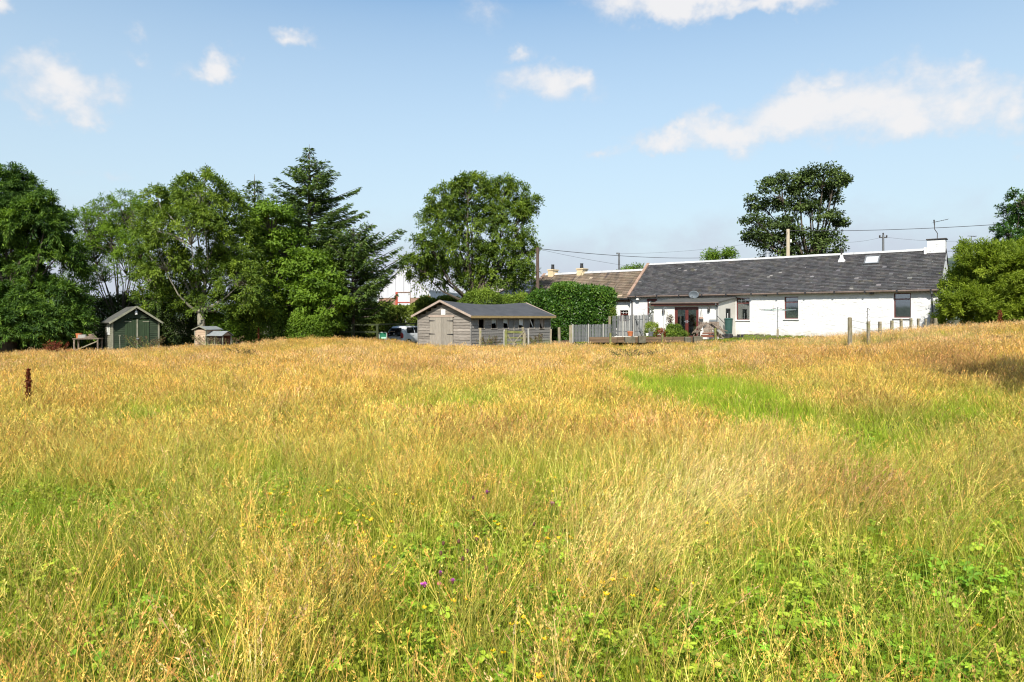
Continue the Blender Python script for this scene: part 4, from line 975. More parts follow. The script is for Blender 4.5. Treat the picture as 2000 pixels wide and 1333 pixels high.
single(1397.5, 38.0, 641, .10, 'moss_wood', 'mossy post in front of the old garden furniture', lean=-.02)
single(1190.5, 42.4, 618, .15, 'post', 'square brown post where the two paling fences meet')

# paling fences
def paling(name, pxs, d0, d1, yt0, yt1, yb, label, post_px, hole=None):
    o = G(pxs[0], d0); e = empty(name, o, 0, label, 'fence'); x0, x1 = pxs
    n = int((x1 - x0) / 2.75)
    for i in range(n):
        t = (i + .5) / n; px = x0 + (x1 - x0) * t; d = d0 + (d1 - d0) * t; x = (px - 1000) / F * d
        zt = wz(yt0 + (yt1 - yt0) * t + r_.uniform(-.5, .5), d); zb_ = wz(yb, d)
        w = 2.15 * d / F; q = MB().box(-w / 2, w / 2, -.012, .012, 0, zt - zb_).build('paling', M['paling'], e)
        q.location = Vector((x, d + r_.uniform(-.01, .01), zb_)) - o; q.rotation_euler = (0, r_.uniform(-.02, .02), R(-30))
    for f_ in (.22, .80):
        a = Vector(((x0 - 1000) / F * d0, d0 + .05, 0)); b = Vector(((x1 - 1000) / F * d1, d1 + .05, 0))
        a.z = wz(yb, d0) + f_ * (wz(yt0, d0) - wz(yb, d0)); b.z = wz(yb, d1) + f_ * (wz(yt1, d1) - wz(yb, d1))
        MB().bar(a - o, b - o, .03, .07).build('rail', M['paling'], e)
    for px in post_px:
        t = (px - x0) / (x1 - x0); d = d0 + (d1 - d0) * t; x = (px - 1000) / F * d; zt = wz(yt0 + (yt1 - yt0) * t - 1.5, d); zb_ = wz(yb + 2, d)
        MB().bar(Vector((x, d - .07, zb_)) - o, Vector((x + .0, d - .07, zt)) - o, .07, .07, up=(0, 1, 0)).build('post', M['pale_post'], e)
    return e
paling('paling_fence', (1119, 1195), 40.0, 41.9, 635, 633.5, 668, 'low grey paling fence between the hedge and the raised bed', (1118.5, 1149, 1178))
tf = paling('paling_fence', (1196, 1277), 42.2, 42.9, 617.5, 615.5, 657, 'taller grey paling fence left of the porch', (1216, 1237, 1257, 1275))
o = tf.location
MB().bar(P(1241, 618, 42.4) - o, P(1255, 655, 42.5) - o, .09, .03, up=(0, 1, 0)).build('brace', M['paling'], tf)
# dark timber rail fence by the hedge at left
M['dark_rail'] = mat('dark_green_rail', [(.3, (.022, .03, .012)), (.7, (.045, .055, .022))], scale=6, bump=.3)
rl = empty('rail_fence', G(688, 44.5), 0, 'dark green timber rail fence in front of the long hedge', 'fence'); o = rl.location
for px, d in ((688, 44.5), (737, 44.5), (812, 50.5)):
    MB().bar(P(px, 668, d) - o, P(px, 634, d) - o, .14, .12, up=(0, 1, 0)).build('post', M['dark_rail'], rl)
for a, b in (((686, 635, 44.5), (740, 634.5, 44.5)), ((740, 634, 44.6), (826, 632, 50.5)), ((640, 648, 44.4), (740, 649, 44.5))):
    MB().bar(P(*a) - o, P(*b) - o, .05, .11).build('rail', M['dark_rail'], rl)

# ------------------------------------------------------------------ raised timber bed and terrace edge
bed = empty('raised_bed', G(1150, 40.5), 0, 'long low raised bed of brown timber sleepers before the terrace', 'raised bed'); o = bed.location
a = Vector(((1150 - 1000) / F * 40.3, 40.3, 0)); b = Vector(((1368 - 1000) / F * 40.6, 40.6, 0))
for row in range(2):
    n = 4; 
    for k in range(n):
        t0, t1 = k / n + .002, (k + 1) / n - .002; p = a.lerp(b, t0); q = a.lerp(b, t1); z = wz(667, 40.4) + .17 * row + (.02 * t0)
        p.z = q.z = z; MB().bar(p - o, q - o, .14, .16).build('sleeper', M['sleeper'], bed, bevel=.01)
for px, w, yt in ((1229.5, .60, 658), (1253, .42, 656.5), (1342, .34, 658.5), (1362, .52, 657)):
    c = P(px, 667, 40.15) - o; zt = wz(yt, 40.15) - o.z
    MB().box(c.x - w / 2, c.x + w / 2, c.y - .25, c.y + .1, c.z - .1, zt).build('end_block', M['old_stone'], bed, bevel=.03)
pb = MB(); 
for t in range(1): 
    p = P(1150, 664, 40.5) - o; q = P(1368, 664, 40.8) - o; pb.add([(p.x, p.y, p.z), (q.x, q.y, q.z), (q.x + .3, q.y + 1.6, q.z + .1), (p.x + .3, p.y + 1.6, p.z + .1)], [(0, 1, 2, 3)])
pb.build('bed_soil', M['soil'], bed)
# paved terrace before the porch
tr = MB(); c = [H3(sP0 - 2.2, -PD - .05, -.16), H3(sP1 + 2.0, -PD - .05, -.16), H3(sP1 + 2.0, -PD - 1.9, -.16), H3(sP0 - 2.2, -PD - 1.9, -.16)]
c2_ = [p - Vector((0, 0, .5)) for p in c]
tr.add([p for p in c] + c2_, [(3, 2, 1, 0), (0, 1, 5, 4), (1, 2, 6, 5), (2, 3, 7, 6), (3, 0, 4, 7)])
to = tr.build('terrace_paving', M['old_stone']); tag(to, kind='structure')

# ------------------------------------------------------------------ things round the porch
def Wp(px, py, d): return P(px, py, d)
# water butt
wb_d = 43.3; base = Wp(1423, 659, wb_d); wb = empty('water_butt', base, 0, 'dark green lidded water butt at the corner of the porch', 'water butt')
zt = wz(622.5, wb_d) - base.z; rt = 8.4 * wb_d / F; k = zt - .22
MB().lathe((0, 0, 0), [(rt * .80, .22), (rt * .84, .5), (rt * .93, zt * .8), (rt * .93, zt * .82), (rt * .97, zt - .06)], 20).build('barrel', M['butt'], wb, smooth=False)
MB().lathe((0, 0, 0), [(rt * 1.06, zt - .07), (rt * 1.08, zt - .03), (rt * .9, zt + .01), (rt * .4, zt + .03)], 20).build('lid', M['butt'], wb)
MB().lathe((0, 0, 0), [(rt * 1.1, -.05), (rt * .95, .0), (rt * .9, .2)], 12).build('stand', M['black'], wb)
MB().tube([(0, -rt * .8, .34), (0, -rt * .8 - .08, .34), (0, -rt * .8 - .09, .29)], .02, 6).build('tap', M['black'], wb)
MB().tube([H3(sP1 - .06, yF - .06, 1.35) - base, H3(sP1 + .05, yF - .2, 1.3) - base, Vector((-rt * 1.1, -.1, zt - .3)), Vector((-rt * .9, -.1, zt - .22))], .018, 6).build('filler_hose', M['black'], wb)
# clutter of dark troughs at its foot
tro = MB(); t_ = Wp(1431, 659, 42.7)
for i, (dx, w) in enumerate(((-.35, .5), (.2, .42), (.55, .25))):
    tb = MB().prism([(-w / 2, 0), (w / 2, 0), (w / 2 + .05, .17), (w / 2 - .02, .17), (w / 2 - .05, .04), (-w / 2 + .05, .04), (-w / 2 + .02, .17), (-w / 2 - .05, .17)], 'y', -.12, .12).build('planter_trough', M['black'])
    tb.location = t_ + Vector((dx, .1 * i, 0)); tag(tb, ['dark trough at the foot of the water butt, left one of three', 'dark trough between two others right of the water butt', 'smallest dark trough, farthest right of the water butt'][i], 'planter', 'dark troughs by the water butt')
# garden furniture: weathered table with propped slatted chairs
fd0 = 41.6
def slat_panel(parent, c, ux, uz, w, h, n, name='slat', m='teak', thick=.02, frame=True):
    """a slatted panel: centre c, width axis ux, length axis uz"""
    c = Vector(c); ux = Vector(ux).normalized(); uz = Vector(uz).normalized(); nn = ux.cross(uz)
    if frame:
        for s in (-1, 1): MB().bar(c + ux * s * w / 2 - uz * h / 2, c + ux * s * w / 2 + uz * h / 2, .05, .035, up=nn).build('frame_rail', M[m], parent)
    for i in range(n):
        t = (i + .5) / n - .5; MB().bar(c - ux * (w / 2 - .02) + uz * t * h, c + ux * (w / 2 - .02) + uz * t * h, h / n * .8, thick, up=nn).build(name, M[m], parent)
tb = empty('garden_table', Wp(1383, 661, fd0), 0, 'weathered wooden garden table with its leaf tipped down', 'table')
slat_panel(tb, (-.05, -.1, .62), (1, 0, 0), (.06, .45, .85), .50, .72, 8)
slat_panel(tb, (.10, .35, .98), (1, 0, .02), (0, 1, .05), 1.1, .5, 6, frame=False)
slat_panel(tb, (.42, -.02, .76), (1, 0, .05), (.02, .35, .8), .46, .5, 6)
for x, y in ((-.5, .1), (.55, .1), (-.45, .55), (.6, .55)): MB().bar((x, y, 0), (x * .92, y, .95), .06, .06).build('leg', M['teak'], tb)
MB().bar((-.42, -.25, .30), (.40, -.25, .31), .10, .03, up=(0, 1, 0)).build('rail', M['red_wood'], tb); MB().bar((-.50, -.2, .14), (.5, -.2, .14), .16, .03, up=(0, 1, 0)).build('rail', M['red_wood'], tb)
def folded_chair(px, py, d, rz, tilt, sc, label):
    e = empty('folding_chair', Wp(px, py, d), rz, label, 'chair', 'folded wooden chairs leaning on the garden table')
    e.rotation_euler = (0, tilt, rz); e.scale = (sc, sc, sc)
    slat_panel(e, (0, 0, .62), (0, 1, 0), (.0, 0, 1), .40, .50, 5)
    slat_panel(e, (.10, 0, .24), (0, 1, 0), (.25, 0, 1), .38, .38, 5)
    for s in (-1, 1):
        MB().bar((.05, s * .20, -.05), (-.02, s * .20, .95), .045, .03).build('leg', M['teak'], e); MB().bar((.22, s * .17, -.05), (-.06, s * .17, .5), .04, .03).build('leg', M['teak'], e)
    return e
folded_chair(1356, 650, 41.3, R(25), R(52), 1.05, 'folded slatted chair sprawled left of the garden table')
folded_chair(1414, 652, 41.4, R(-20), R(-48), 1.15, 'folded slatted chair slumped right of the garden table, above the other')
folded_chair(1408, 663, 41.0, R(15), R(-35), .8, 'folded slatted chair lowest at the right, feet in the grass')
gc = empty('garden_chair', Wp(1393, 657, 42.6), 0, 'grey framed garden chair back showing above the wooden table', 'chair')
m_ = MB(); m_.tube([(-.24, 0, 0), (-.24, 0, 1.0), (-.20, 0, 1.06), (.20, 0, 1.06), (.24, 0, 1.0), (.24, 0, 0)], .022, 6); m_.build('back_frame', M['grey_pipe'], gc)
MB().box(-.2, .2, -.01, .01, .6, 1.0).build('backrest', M['dish'], gc); MB().box(-.22, .22, -.42, -.02, .42, .45).build('seat', M['dish'], gc)
for s in (-1, 1): MB().tube([(s * .22, -.42, 0), (s * .22, -.42, .42)], .02, 6).build('leg', M['grey_pipe'], gc)
# hanging basket, wall ornaments
hb = empty('hanging_basket', H3(onwall(1371.5, HL, A0, yF)[0], yF - .02, wz(624, 43.6) - HB), A0, 'empty hanging basket on chains right of the french doors', 'hanging basket')
MB().lathe((0, -.16, 0), [(.02, -.14), (.09, -.10), (.145, 0), (.15, .03)], 12).build('bowl', M['grey_pipe'], hb)
MB().lathe((0, -.16, 0), [(.145, .035), (.12, .12), (.05, .15)], 12).build('dry_moss', M['stone_trim'], hb)
for a in (0, 2.1, 4.2): MB().tube([(.14 * math.cos(a), -.16 + .14 * math.sin(a), .04), (0, -.16, .62)], .006, 4).build('chain', M['iron'], hb)
MB().tube([(0, 0, .68), (0, -.18, .68), (0, -.17, .62)], .012, 4).build('bracket', M['iron'], hb)
for px, py, w, h, lb in ((1297, 608, .10, .17, 'dark oval ornament on a stalk left of the french doors'), (1385.5, 604, .09, .17, 'dark lantern hanging on the white wall above the chairs')):
    s, d = onwall(px, HL, A0, yF); e = empty('wall_lantern', H3(s, yF - .03, wz(py, d) - HB), A0, lb, 'lantern')
    MB().lathe((0, -.08, 0), [(w * .3, -h), (w * .9, -h * .7), (w, 0), (w * .8, h * .6), (w * .2, h)], 8).build('body', M['iron'], e)
    MB().box(-.015, .015, -.08, .02, h * .7, h * .9).build('bracket', M['iron'], e)
# iron arch trellis frames
for (pa_, pb_, d, lb) in ((1257, 1274, 43.4, 'thin wire arch behind the taller paling fence'), (1296, 1302.5, 43.9, 'thin trellis arch against the white porch wall')):
    e = empty('wire_arch', Wp(pa_, 655, d), 0, lb, 'trellis'); w = (pb_ - pa_) * d / F; zt = wz(600, d) - e.location.z
    MB().tube([(0, 0, 0), (0, 0, zt - w * .9)] + [(w / 2 - w / 2 * math.cos(a), 0, zt - w * .9 + w * .9 * math.sin(a)) for a in np.linspace(.2, math.pi - .2, 8)] + [(w, 0, zt - w * .9), (w, 0, 0)], .011, 5).build('hoop', M['steel'], e)
    for k in range(3): z = .6 + k * .35; MB().tube([(0, 0, z), (w, 0, z)], .007, 4).build('rung', M['steel'], e)

# rotary clothes dryer
rd = empty('rotary_dryer', Wp(1519, 659, 40.6), 0, 'rotary clothes dryer with thin open arms before the white wall', 'clothes dryer')
sp_z = rd.location.z; zh = wz(606, 40.6) - sp_z; ztp = wz(600.5, 40.6) - sp_z
MB().tube([(0, 0, 0), (0, 0, ztp)], .026, 8).build('pole', M['grey_pipe'], rd)
MB().lathe((0, 0, 0), [(.07, 0), (.06, .45), (.04, .5)], 8).build('socket', M['post'], rd)
tips = []
for k in range(4):
    a = R(22 + 90 * k); tip = Vector((1.42 * math.cos(a), 1.42 * math.sin(a), zh + .02 + .04 * math.sin(a * 2))); tips.append(tip)
    MB().tube([(0, 0, zh - .06), tip], .013, 5).build('arm', M['steel'], rd); MB().tube([(0, 0, ztp - .02), tip * .42 + Vector((0, 0, zh * .58))], .009, 5).build('stay', M['grey_pipe'], rd)
for q in (.55, .75, .97):
    MB().tube([Vector((t.x * q, t.y * q, zh + (t.z - zh) * q)) for t in tips + [tips[0]]], .005, 4).build('line', M['cloth_mint'] if q < .9 else M['wire'], rd)

# chicken coop
cd_ = 38.0; cb = G(381, cd_); coop = empty('chicken_coop', cb, R(-20), 'small wooden hen house with grey felt roof and lower open run', 'hen house')
s_ = cd_ / F; zt = wz(643.5, cd_) - cb.z; w = .78; dpt = 1.0
for i in range(8):
    z0 = .03 + i * (zt - .05) / 8; z1 = z0 + (zt - .05) / 8 - .008
    MB().add([(0, -.004, z1), (w, -.004, z1), (w, -.016, z0), (0, -.016, z0), (0, .01, z1), (w, .01, z1), (w, .01, z0), (0, .01, z0)], [(0, 3, 2, 1), (0, 1, 5, 4), (3, 7, 6, 2), (0, 4, 7, 3), (1, 2, 6, 5), (4, 5, 6, 7)]).build('board', M['coop_wood'], coop)
MB().box(0, .015, .011, dpt, .03, zt).box(w - .015, w, .011, dpt, .03, zt).box(.015, w - .015, dpt - .015, dpt, .03, zt).build('side_panel', M['coop_wood'], coop)
for x in (-.02, w - .02): MB().box(x, x + .045, -.035, .02, -.1, zt + .0).build('corner_post', M['pale_trim'], coop)
def coop_roof(x0, x1, y0, y1, ze, zr, parent, alongx=True, m='coop_roof'):
    r = MB()
    if alongx: ym = (y0 + y1) / 2; r.prism([(y0, ze), (ym, zr), (y1, ze), (y1, ze + .025), (ym, zr + .028), (y0, ze + .025)], 'x', x0, x1)
    else: xm = (x0 + x1) / 2; r.prism([(x0, ze), (xm, zr), (x1, ze), (x1, ze + .025), (xm, zr + .028), (x0, ze + .025)], 'y', y0, y1)
    ro = r.build('roof', M[m], parent)
    if alongx: return ro
    for xa_ in (x0, x1): MB().bar((xa_, y0 - .012, ze + .01), (xm, y0 - .012, zr + .02), .045, .02, up=(0, 1, 0)).build('bargeboard', M['pale_trim'], ro)
    return ro
coop_roof(-.12, w + .12, -.10, 1.15, zt - .04, zt + .14, coop, False)
zr_ = wz(655.5, cd_) - cb.z; run = empty('run', (w + .0, .12, 0)); run.parent = coop
rw = 1.05; rdp = .62
for (x, y) in ((.02, 0), (rw, 0), (rw, rdp), (.5, 0)): MB().box(x - .025, x + .025, y - .025, y + .025, -.12, zr_).build('post', M['pale_trim'], run)
for z in (.10, .32): MB().box(.02, rw, -.02, .02, z, z + .035).build('rail', M['pale_trim'], run); MB().box(rw - .02, rw + .02, .02, rdp, z, z + .035).build('rail', M['pale_trim'], run)
ms = MB()
for k in range(22): x = .05 + k * .046; ms.tube([(x, 0, .1), (x, 0, zr_)], .0022, 3)
for k in range(12): z = .14 + k * .05; ms.tube([(.03, 0, z), (rw, 0, z)], .0022, 3) if z < zr_ else None
ms.build('wire_mesh', M['coop_mesh'], run)['kind'] = 'stuff'
coop_roof(-.06, rw + .08, -.13, rdp + .13, zr_ - .02, zr_ + .22, run, True)
MB().prism([(0, zr_), (rdp / 2, zr_ + .2), (rdp, zr_)], 'x', rw - .01, rw + .01).build('gable_board', M['coop_wood'], run)
MB().box(.05, rw - .05, rdp - .02, rdp, 0.02, zr_).build('back_panel', M['red_wood'], run)

# bench with clutter beside the green shed
bd = 36.4; bb = G(168, bd); bench = empty('work_bench', bb, R(8), 'rough wooden bench heaped with garden clutter left of the green shed', 'bench')
zt = wz(661, bd) - bb.z
for k in range(3): MB().box(-.55, .75, -.28 + k * .19, -.11 + k * .19, zt - .05 + .006 * k, zt).build('plank', M['teak'], bench)
for x, y in ((-.48, -.22), (.68, -.22), (-.48, .25), (.68, .25)): MB().bar((x, y, -.1), (x, y, zt - .05), .07, .07).build('leg', M['teak'], bench)
MB().bar((-.48, -.22, zt * .3), (.68, -.22, zt * .85), .05, .03, up=(0, 1, 0)).build('brace', M['post'], bench)
def loose(name, mb, mt, loc, label, cat, rz=0, group=None):
    o = mb.build(name, M[mt]); o.location = loc; o.rotation_euler = (0, 0, rz); tag(o, label, cat, group); return o
tz = bb + Vector((0, 0, zt))
m_ = MB()
for k in range(5): a0 = k * .5; m_.tube([(.22 * math.cos(a) * (1 - .03 * k), .16 * math.sin(a), .03 + .035 * k) for a in np.linspace(0, 2 * math.pi, 16)], .016, 5)
loose('hose_coil', m_, 'pale_post', tz + Vector((-.2, 0, 0)), 'coiled pale hose on the bench by the green shed', 'hose')
loose('bucket', MB().lathe((0, 0, 0), [(.12, 0), (.16, .26), (.14, .26), (.11, .03)], 12), 'terracotta', tz + Vector((-.44, .1, 0)), 'orange bucket at the left end of the cluttered bench', 'bucket')
loose('plant_pot', MB().lathe((0, 0, 0), [(.09, 0), (.12, .18), (.135, .18), (.135, .22), (.11, .22), (.09, .04)], 12), 'stone_trim', tz + Vector((.22, .1, 0)), 'upturned brown pot in the middle of the bench', 'pot')
m_ = MB(); 
for k in range(6): m_.bar((-.3 + .05 * k, -.1 + .05 * k, .02 + .03 * k), (.35 - .03 * k, .05 - .03 * k, .05 + .035 * k), .05, .025)
loose('wood_offcuts', m_, 'teak', tz + Vector((.25, -.05, 0)), 'heap of bleached wood offcuts on the right of the bench', 'wood')
loose('terracotta_pot', MB().lathe((0, 0, 0), [(.16, 0), (.21, .08), (.22, .2), (.16, .34), (.19, .36), (.15, .37), (.12, .2)], 16), 'terracotta', G(138, 36.1), 'round terracotta jar on the ground left of the bench', 'pot')
# spade leaning on the green shed
sp = empty('garden_spade', G(232.5, 36.75), 0, 'garden spade standing handle up against the green shed', 'spade')
zz = wz(655.5, 36.75) - sp.location.z
MB().tube([(0.06, 0, .22), (0, .06, zz - .1)], .018, 6).build('shaft', M['pale_trim'], sp); MB().tube([(-.05, .07, zz), (.05, .07, zz)], .016, 6).build('handle', M['pale_trim'], sp)
MB().tube([(0, .06, zz - .1), (-.045, .07, zz)], .013, 5).tube([(0, .06, zz - .1), (.045, .07, zz)], .013, 5).build('handle_fork', M['pale_trim'], sp)
MB().prism([(-.04, 0), (.14, 0), (.15, .24), (-.03, .24)], 'y', -.01, .01).build('blade', M['steel'], sp)

# ------------------------------------------------------------------ parked car
cdst = 48.0; cx = (776 - 1000) / F * cdst; CRZ = R(-33)
cgz = gz(cx, cdst); car = empty('parked_car', (cx - .3, cdst + .6, wz(637, cdst) - 1.49), 0, 'silver hatchback car parked with its black tailgate towards the field', 'car')
# local: y forward along the car, rear at y=0
car.rotation_euler = (0, 0, CRZ)
st = [  # y, half width low, z low, half width belt, z belt, half width roof, z roof
    (.00, .70, .34, .70, .78, .60, .80), (.04, .78, .28, .79, .84, .66, .98), (.16, .80, .26, .81, .90, .60, 1.30), (.34, .81, .26, .82, .92, .56, 1.45), (.9, .82, .26, .82, .92, .57, 1.485), (1.7, .82, .26, .82, .91, .57, 1.48),
    (2.2, .82, .26, .82, .90, .55, 1.42), (2.75, .82, .26, .81, .90, .62, 1.05), (2.95, .81, .26, .79, .88, .70, .93), (3.4, .76, .28, .72, .74, .60, .78), (3.55, .66, .34, .6, .6, .5, .62)]
bm_ = MB(); n = 12; vs = []
for y, a, z0, b, z1, c, z2 in st:
    ring = [(-a * .9, z0), (-a, z0 + .1), (-b, (z0 + z1) / 2), (-b * .985, z1), (-(b + c) / 2 * .99, (z1 + z2) / 2 + .03), (-c, z2 - .05), (-c * .75, z2), (c * .75, z2), (c, z2 - .05), ((b + c) / 2 * .99, (z1 + z2) / 2 + .03), (b * .985, z1), (b, (z0 + z1) / 2), (a, z0 + .1), (a * .9, z0)]
    n = len(ring); vs += [(x, y, z) for x, z in ring]
fs = []
for i in range(len(st) - 1):
    for k in range(n): k2 = (k + 1) % n; fs.append((i * n + k, i * n + k2, (i + 1) * n + k2, (i + 1) * n + k))
fs.append(tuple(range(n))); fs.append(tuple((len(st) - 1) * n + k for k in range(n)))
bm_.add(vs, fs); body = bm_.build('body', M['silver'], car, smooth=True, bevel=0)
# tailgate glass: dark, wrapping up to the roof
def ring_at(y):
    for s0_, s1_ in zip(st[:-1], st[1:]):
        if s0_[0] <= y <= s1_[0]: t = (y - s0_[0]) / (s1_[0] - s0_[0]); return [p + (q - p) * t for p, q in zip(s0_, s1_)]
tg = MB(); rows = [(-.012, .74, .66), (-.006, .80, .67), (.022, .98, .61), (.135, 1.30, .53), (.20, 1.36, .48)]
vs = []; fs = []
for y, z, w in rows:
    for t in (-1, -.8, -.4, 0, .4, .8, 1): vs.append((w * t, y - .025 + .03 * abs(t) ** 3, z))
for i in range(len(rows) - 1):
    for k in range(6): a_ = i * 7 + k; fs.append((a_, a_ + 1, a_ + 8, a_ + 7))
tg.add(vs, fs); tgo = tg.build('tailgate_glass', M['car_glass'], car, smooth=True); tgo.modifiers.new('s', 'SOLIDIFY').thickness = .02
for s in (-1, 1):
    q = MB(); q.prism([(s * .62, .62), (s * .80, .64), (s * .79, .92), (s * .66, 1.02), (s * .60, .9)] if s > 0 else [(-.62, .62), (-.60, .9), (-.66, 1.02), (-.79, .92), (-.80, .64)], 'y', -.04, .06)
    q.build('tail_lamp', M['lamp_red'], car)
    sw_ = MB(); xs = [(.45, .97, .765), (1.25, .97, .775), (1.25, 1.38, .62), (.62, 1.38, .61)]
    v1 = [(s * (x + .02), y, z) for y, z, x in xs]; v2 = [(s * (x - .02), y, z) for y, z, x in xs]; sw_.add(v1 + v2, [(0, 1, 2, 3), (7, 6, 5, 4), (0, 4, 5, 1), (1, 5, 6, 2), (2, 6, 7, 3), (3, 7, 4, 0)]); sw_.build('side_window', M['car_glass'], car)
    sw_ = MB(); xs = [(1.32, .97, .775), (2.35, .97, .765), (2.15, 1.36, .62), (1.32, 1.38, .62)]
    v1 = [(s * (x + .02), y, z) for y, z, x in xs]; v2 = [(s * (x - .02), y, z) for y, z, x in xs]; sw_.add(v1 + v2, [(0, 1, 2, 3), (7, 6, 5, 4), (0, 4, 5, 1), (1, 5, 6, 2), (2, 6, 7, 3), (3, 7, 4, 0)]); sw_.build('side_window', M['car_glass'], car)
    for yy in (.58, 2.95):
        wv = MB(); pr = [(.29 * math.cos(a), .29 * math.sin(a)) for a in np.linspace(0, 2 * math.pi, 18, endpoint=False)]
        wv.prism([(yy + p, .29 + q_) for p, q_ in pr], 'x', s * .70, s * .84); wo = wv.build('wheel', M['tyre'], car)
        h = MB(); h.prism([(yy + p * .62, .29 + q_ * .62) for p, q_ in pr], 'x', s * .835, s * .85); h.build('rim', M['steel'], wo)
    MB().box(s * .82 - .01 * s, s * .835, .95, 1.1, .80, .83).build('door_handle', M['silver'], car)
MB().box(-.27, .27, -.03, .0, .46, .58).build('number_plate', M['plate'], car)
MB().prism([(-.74, .30), (.74, .30), (.78, .42), (.76, .56), (-.76, .56), (-.78, .42)], 'y', -.02, .1).build('bumper', M['silver'], car, bevel=.02)
lg = MB(); lg.tube([(.062 * math.cos(a), -.05, .92 + .062 * math.sin(a)) for a in np.linspace(0, 2 * math.pi, 17)], .009, 5, cap=False)
lg.tube([(-.028, -.05, .965), (0, -.05, .925), (.028, -.05, .965)], .007, 4); lg.tube([(-.045, -.05, .945), (-.02, -.05, .875), (0, -.05, .915), (.02, -.05, .875), (.045, -.05, .945)], .007, 4)
lg.build('badge', M['steel'], car)
MB().box(-.45, .0, -.02, .25, 1.06, 1.10).build('parcel_shelf', M['coop_wood'], car)
MB().tube([(.0, -.04, 1.10), (-.25, -.02, 1.15)], .01, 4).build('rear_wiper', M['black'], car)

# green folding chair with white frame and a pale cloth
fc_d = 46.0; fo_ = Wp(740.5, 671, fc_d); fc_ = empty('folding_chair', fo_, 0, 'dark green canvas folding chair with white frame left of the car', 'chair')
w = 15 * fc_d / F; zt = wz(649.5, fc_d) - fo_.z
MB().tube([(0, 0, 0), (0, 0, zt - .06), (.05, 0, zt), (w - .05, 0, zt), (w, 0, zt - .06), (w, 0, 0)], .018, 6).build('frame', M['white_plastic'], fc_)
MB().box(.02, w - .02, .0, .012, .3, zt - .02).build('backrest', M['chair_green'], fc_); MB().box(.02, w - .02, -.42, .0, .30, .32).build('seat', M['chair_green'], fc_)
for x in (.02, w - .02): MB().tube([(x, -.42, 0), (x, -.42, .3)], .015, 5).build('leg', M['white_plastic'], fc_)
cl = MB(); vs = []; k_ = 9
for i in range(k_):
    x = w * .3 + w * .6 * i / (k_ - 1); yy = -.03 - .02 * (i % 2); vs += [(x, yy, zt * .58), (x, yy - .14 - .02 * (i % 2), .30), (x, yy - .20, .02)]
cl.add(vs, [(3 * i + j, 3 * i + 3 + j, 3 * i + 4 + j, 3 * i + 1 + j) for i in range(k_ - 1) for j in range(2)])
co = cl.build('draped_cloth', M['cloth_mint']); co.location = fo_; tag(co, 'pale mint cloth draped over the green folding chair', 'cloth')
# stone and brick kerb by the hedge path
ks = MB()
for i in range(9):
    c = P(1083 + i * 4.2, 668, 40.4) ; w = r_.uniform(.05, .075)
    q = MB().box(-w, w, -.08, .08, -.1, r_.uniform(.05, .10)).build('edging_stone', M['sleeper']); q.location = c; q.rotation_euler = (0, 0, r_.uniform(-.2, .2)); tag(q, 'rough brown edging stone beside the hedge path', 'stone', 'edging stones beside the hedge path')
# pots on the terrace wall
for px, py, d, r, m, lb in ((1231, 657, 41.2, .17, 'terracotta', 'orange pot under the taller paling fence'), (1288, 651, 42.2, .19, 'stone_trim', 'brown pot with dry flowers by the porch shrub'), (1264, 656.5, 40.4, .09, 'white_plastic', 'small white pot lying on the timber bed'), (1271, 657, 41.0, .16, 'grey_pipe', 'round grey boulder beside the small white pot')):
    loose('plant_pot' if 'pot' in lb else 'boulder', MB().lathe((0, 0, 0), [(r * .75, 0), (r, r * 1.3), (r * 1.08, r * 1.3), (r * 1.08, r * 1.6), (r * .7, r * 1.7)], 12), m, P(px, py, d), lb, 'pot' if 'pot' in lb else 'stone')
# ------------------------------------------------------------------ vegetation helpers
def unit(v): return v / np.maximum(np.linalg.norm(v, axis=-1, keepdims=True), 1e-6)
def leaf_mesh(name, C, D, N, Ln, Wd, tint, material, parent=None, fold=.25):
    """one folded, pointed leaf per row; C base, D direction, N face normal"""
    n = len(C); D = unit(D); S = unit(np.cross(D, N)); N = np.cross(S, D)
    L = Ln[:, None]; W = Wd[:, None]
    v = np.empty((n, 4, 3), np.float32)
    v[:, 0] = C; v[:, 1] = C + D * L * .55 + S * W * .5 + N * W * fold * .5; v[:, 2] = C + D * L - N * L * .12; v[:, 3] = C + D * L * .55 - S * W * .5 + N * W * fold * .5
    me = bpy.data.meshes.new(name); me.vertices.add(n * 4); me.vertices.foreach_set('co', v.ravel())
    i = np.arange(n)[:, None] * 4; tri = np.concatenate([i, i + 1, i + 2, i, i + 2, i + 3], 1).ravel().astype(np.int32)
    me.loops.add(n * 6); me.loops.foreach_set('vertex_index', tri); me.polygons.add(n * 2)
    me.polygons.foreach_set('loop_start', np.arange(n * 2, dtype=np.int32) * 3); me.update(calc_edges=True)
    t = np.repeat(np.clip(tint, 0, 1), 4).astype(np.float32); a = me.color_attributes.new('tint', 'FLOAT_COLOR', 'POINT'); a.data.foreach_set('color', np.stack([t, t, t, np.ones_like(t)], 1).ravel())
    me.materials.append(material); o = bpy.data.objects.new(name, me); COL.objects.link(o)
    if parent: o.parent = parent
    return o

def rdir(n): return unit(rng.normal(size=(n, 3)))

def lobes_from_px(lobes, d, o, dep=1.0, dj=1.5):
    out = []
    for l in lobes:
        px, py, rx, ry = l[:4]; dd = d + (l[4] if len(l) > 4 else rng.uniform(-dj, dj)); s = dd / F
        out.append((np.array([(px - 1000) * s - o.x, dd - o.y, CZ + (HY - py) * s - o.z]), np.array([rx * s, (rx + ry) / 2 * s * dep, ry * s])))
    return out

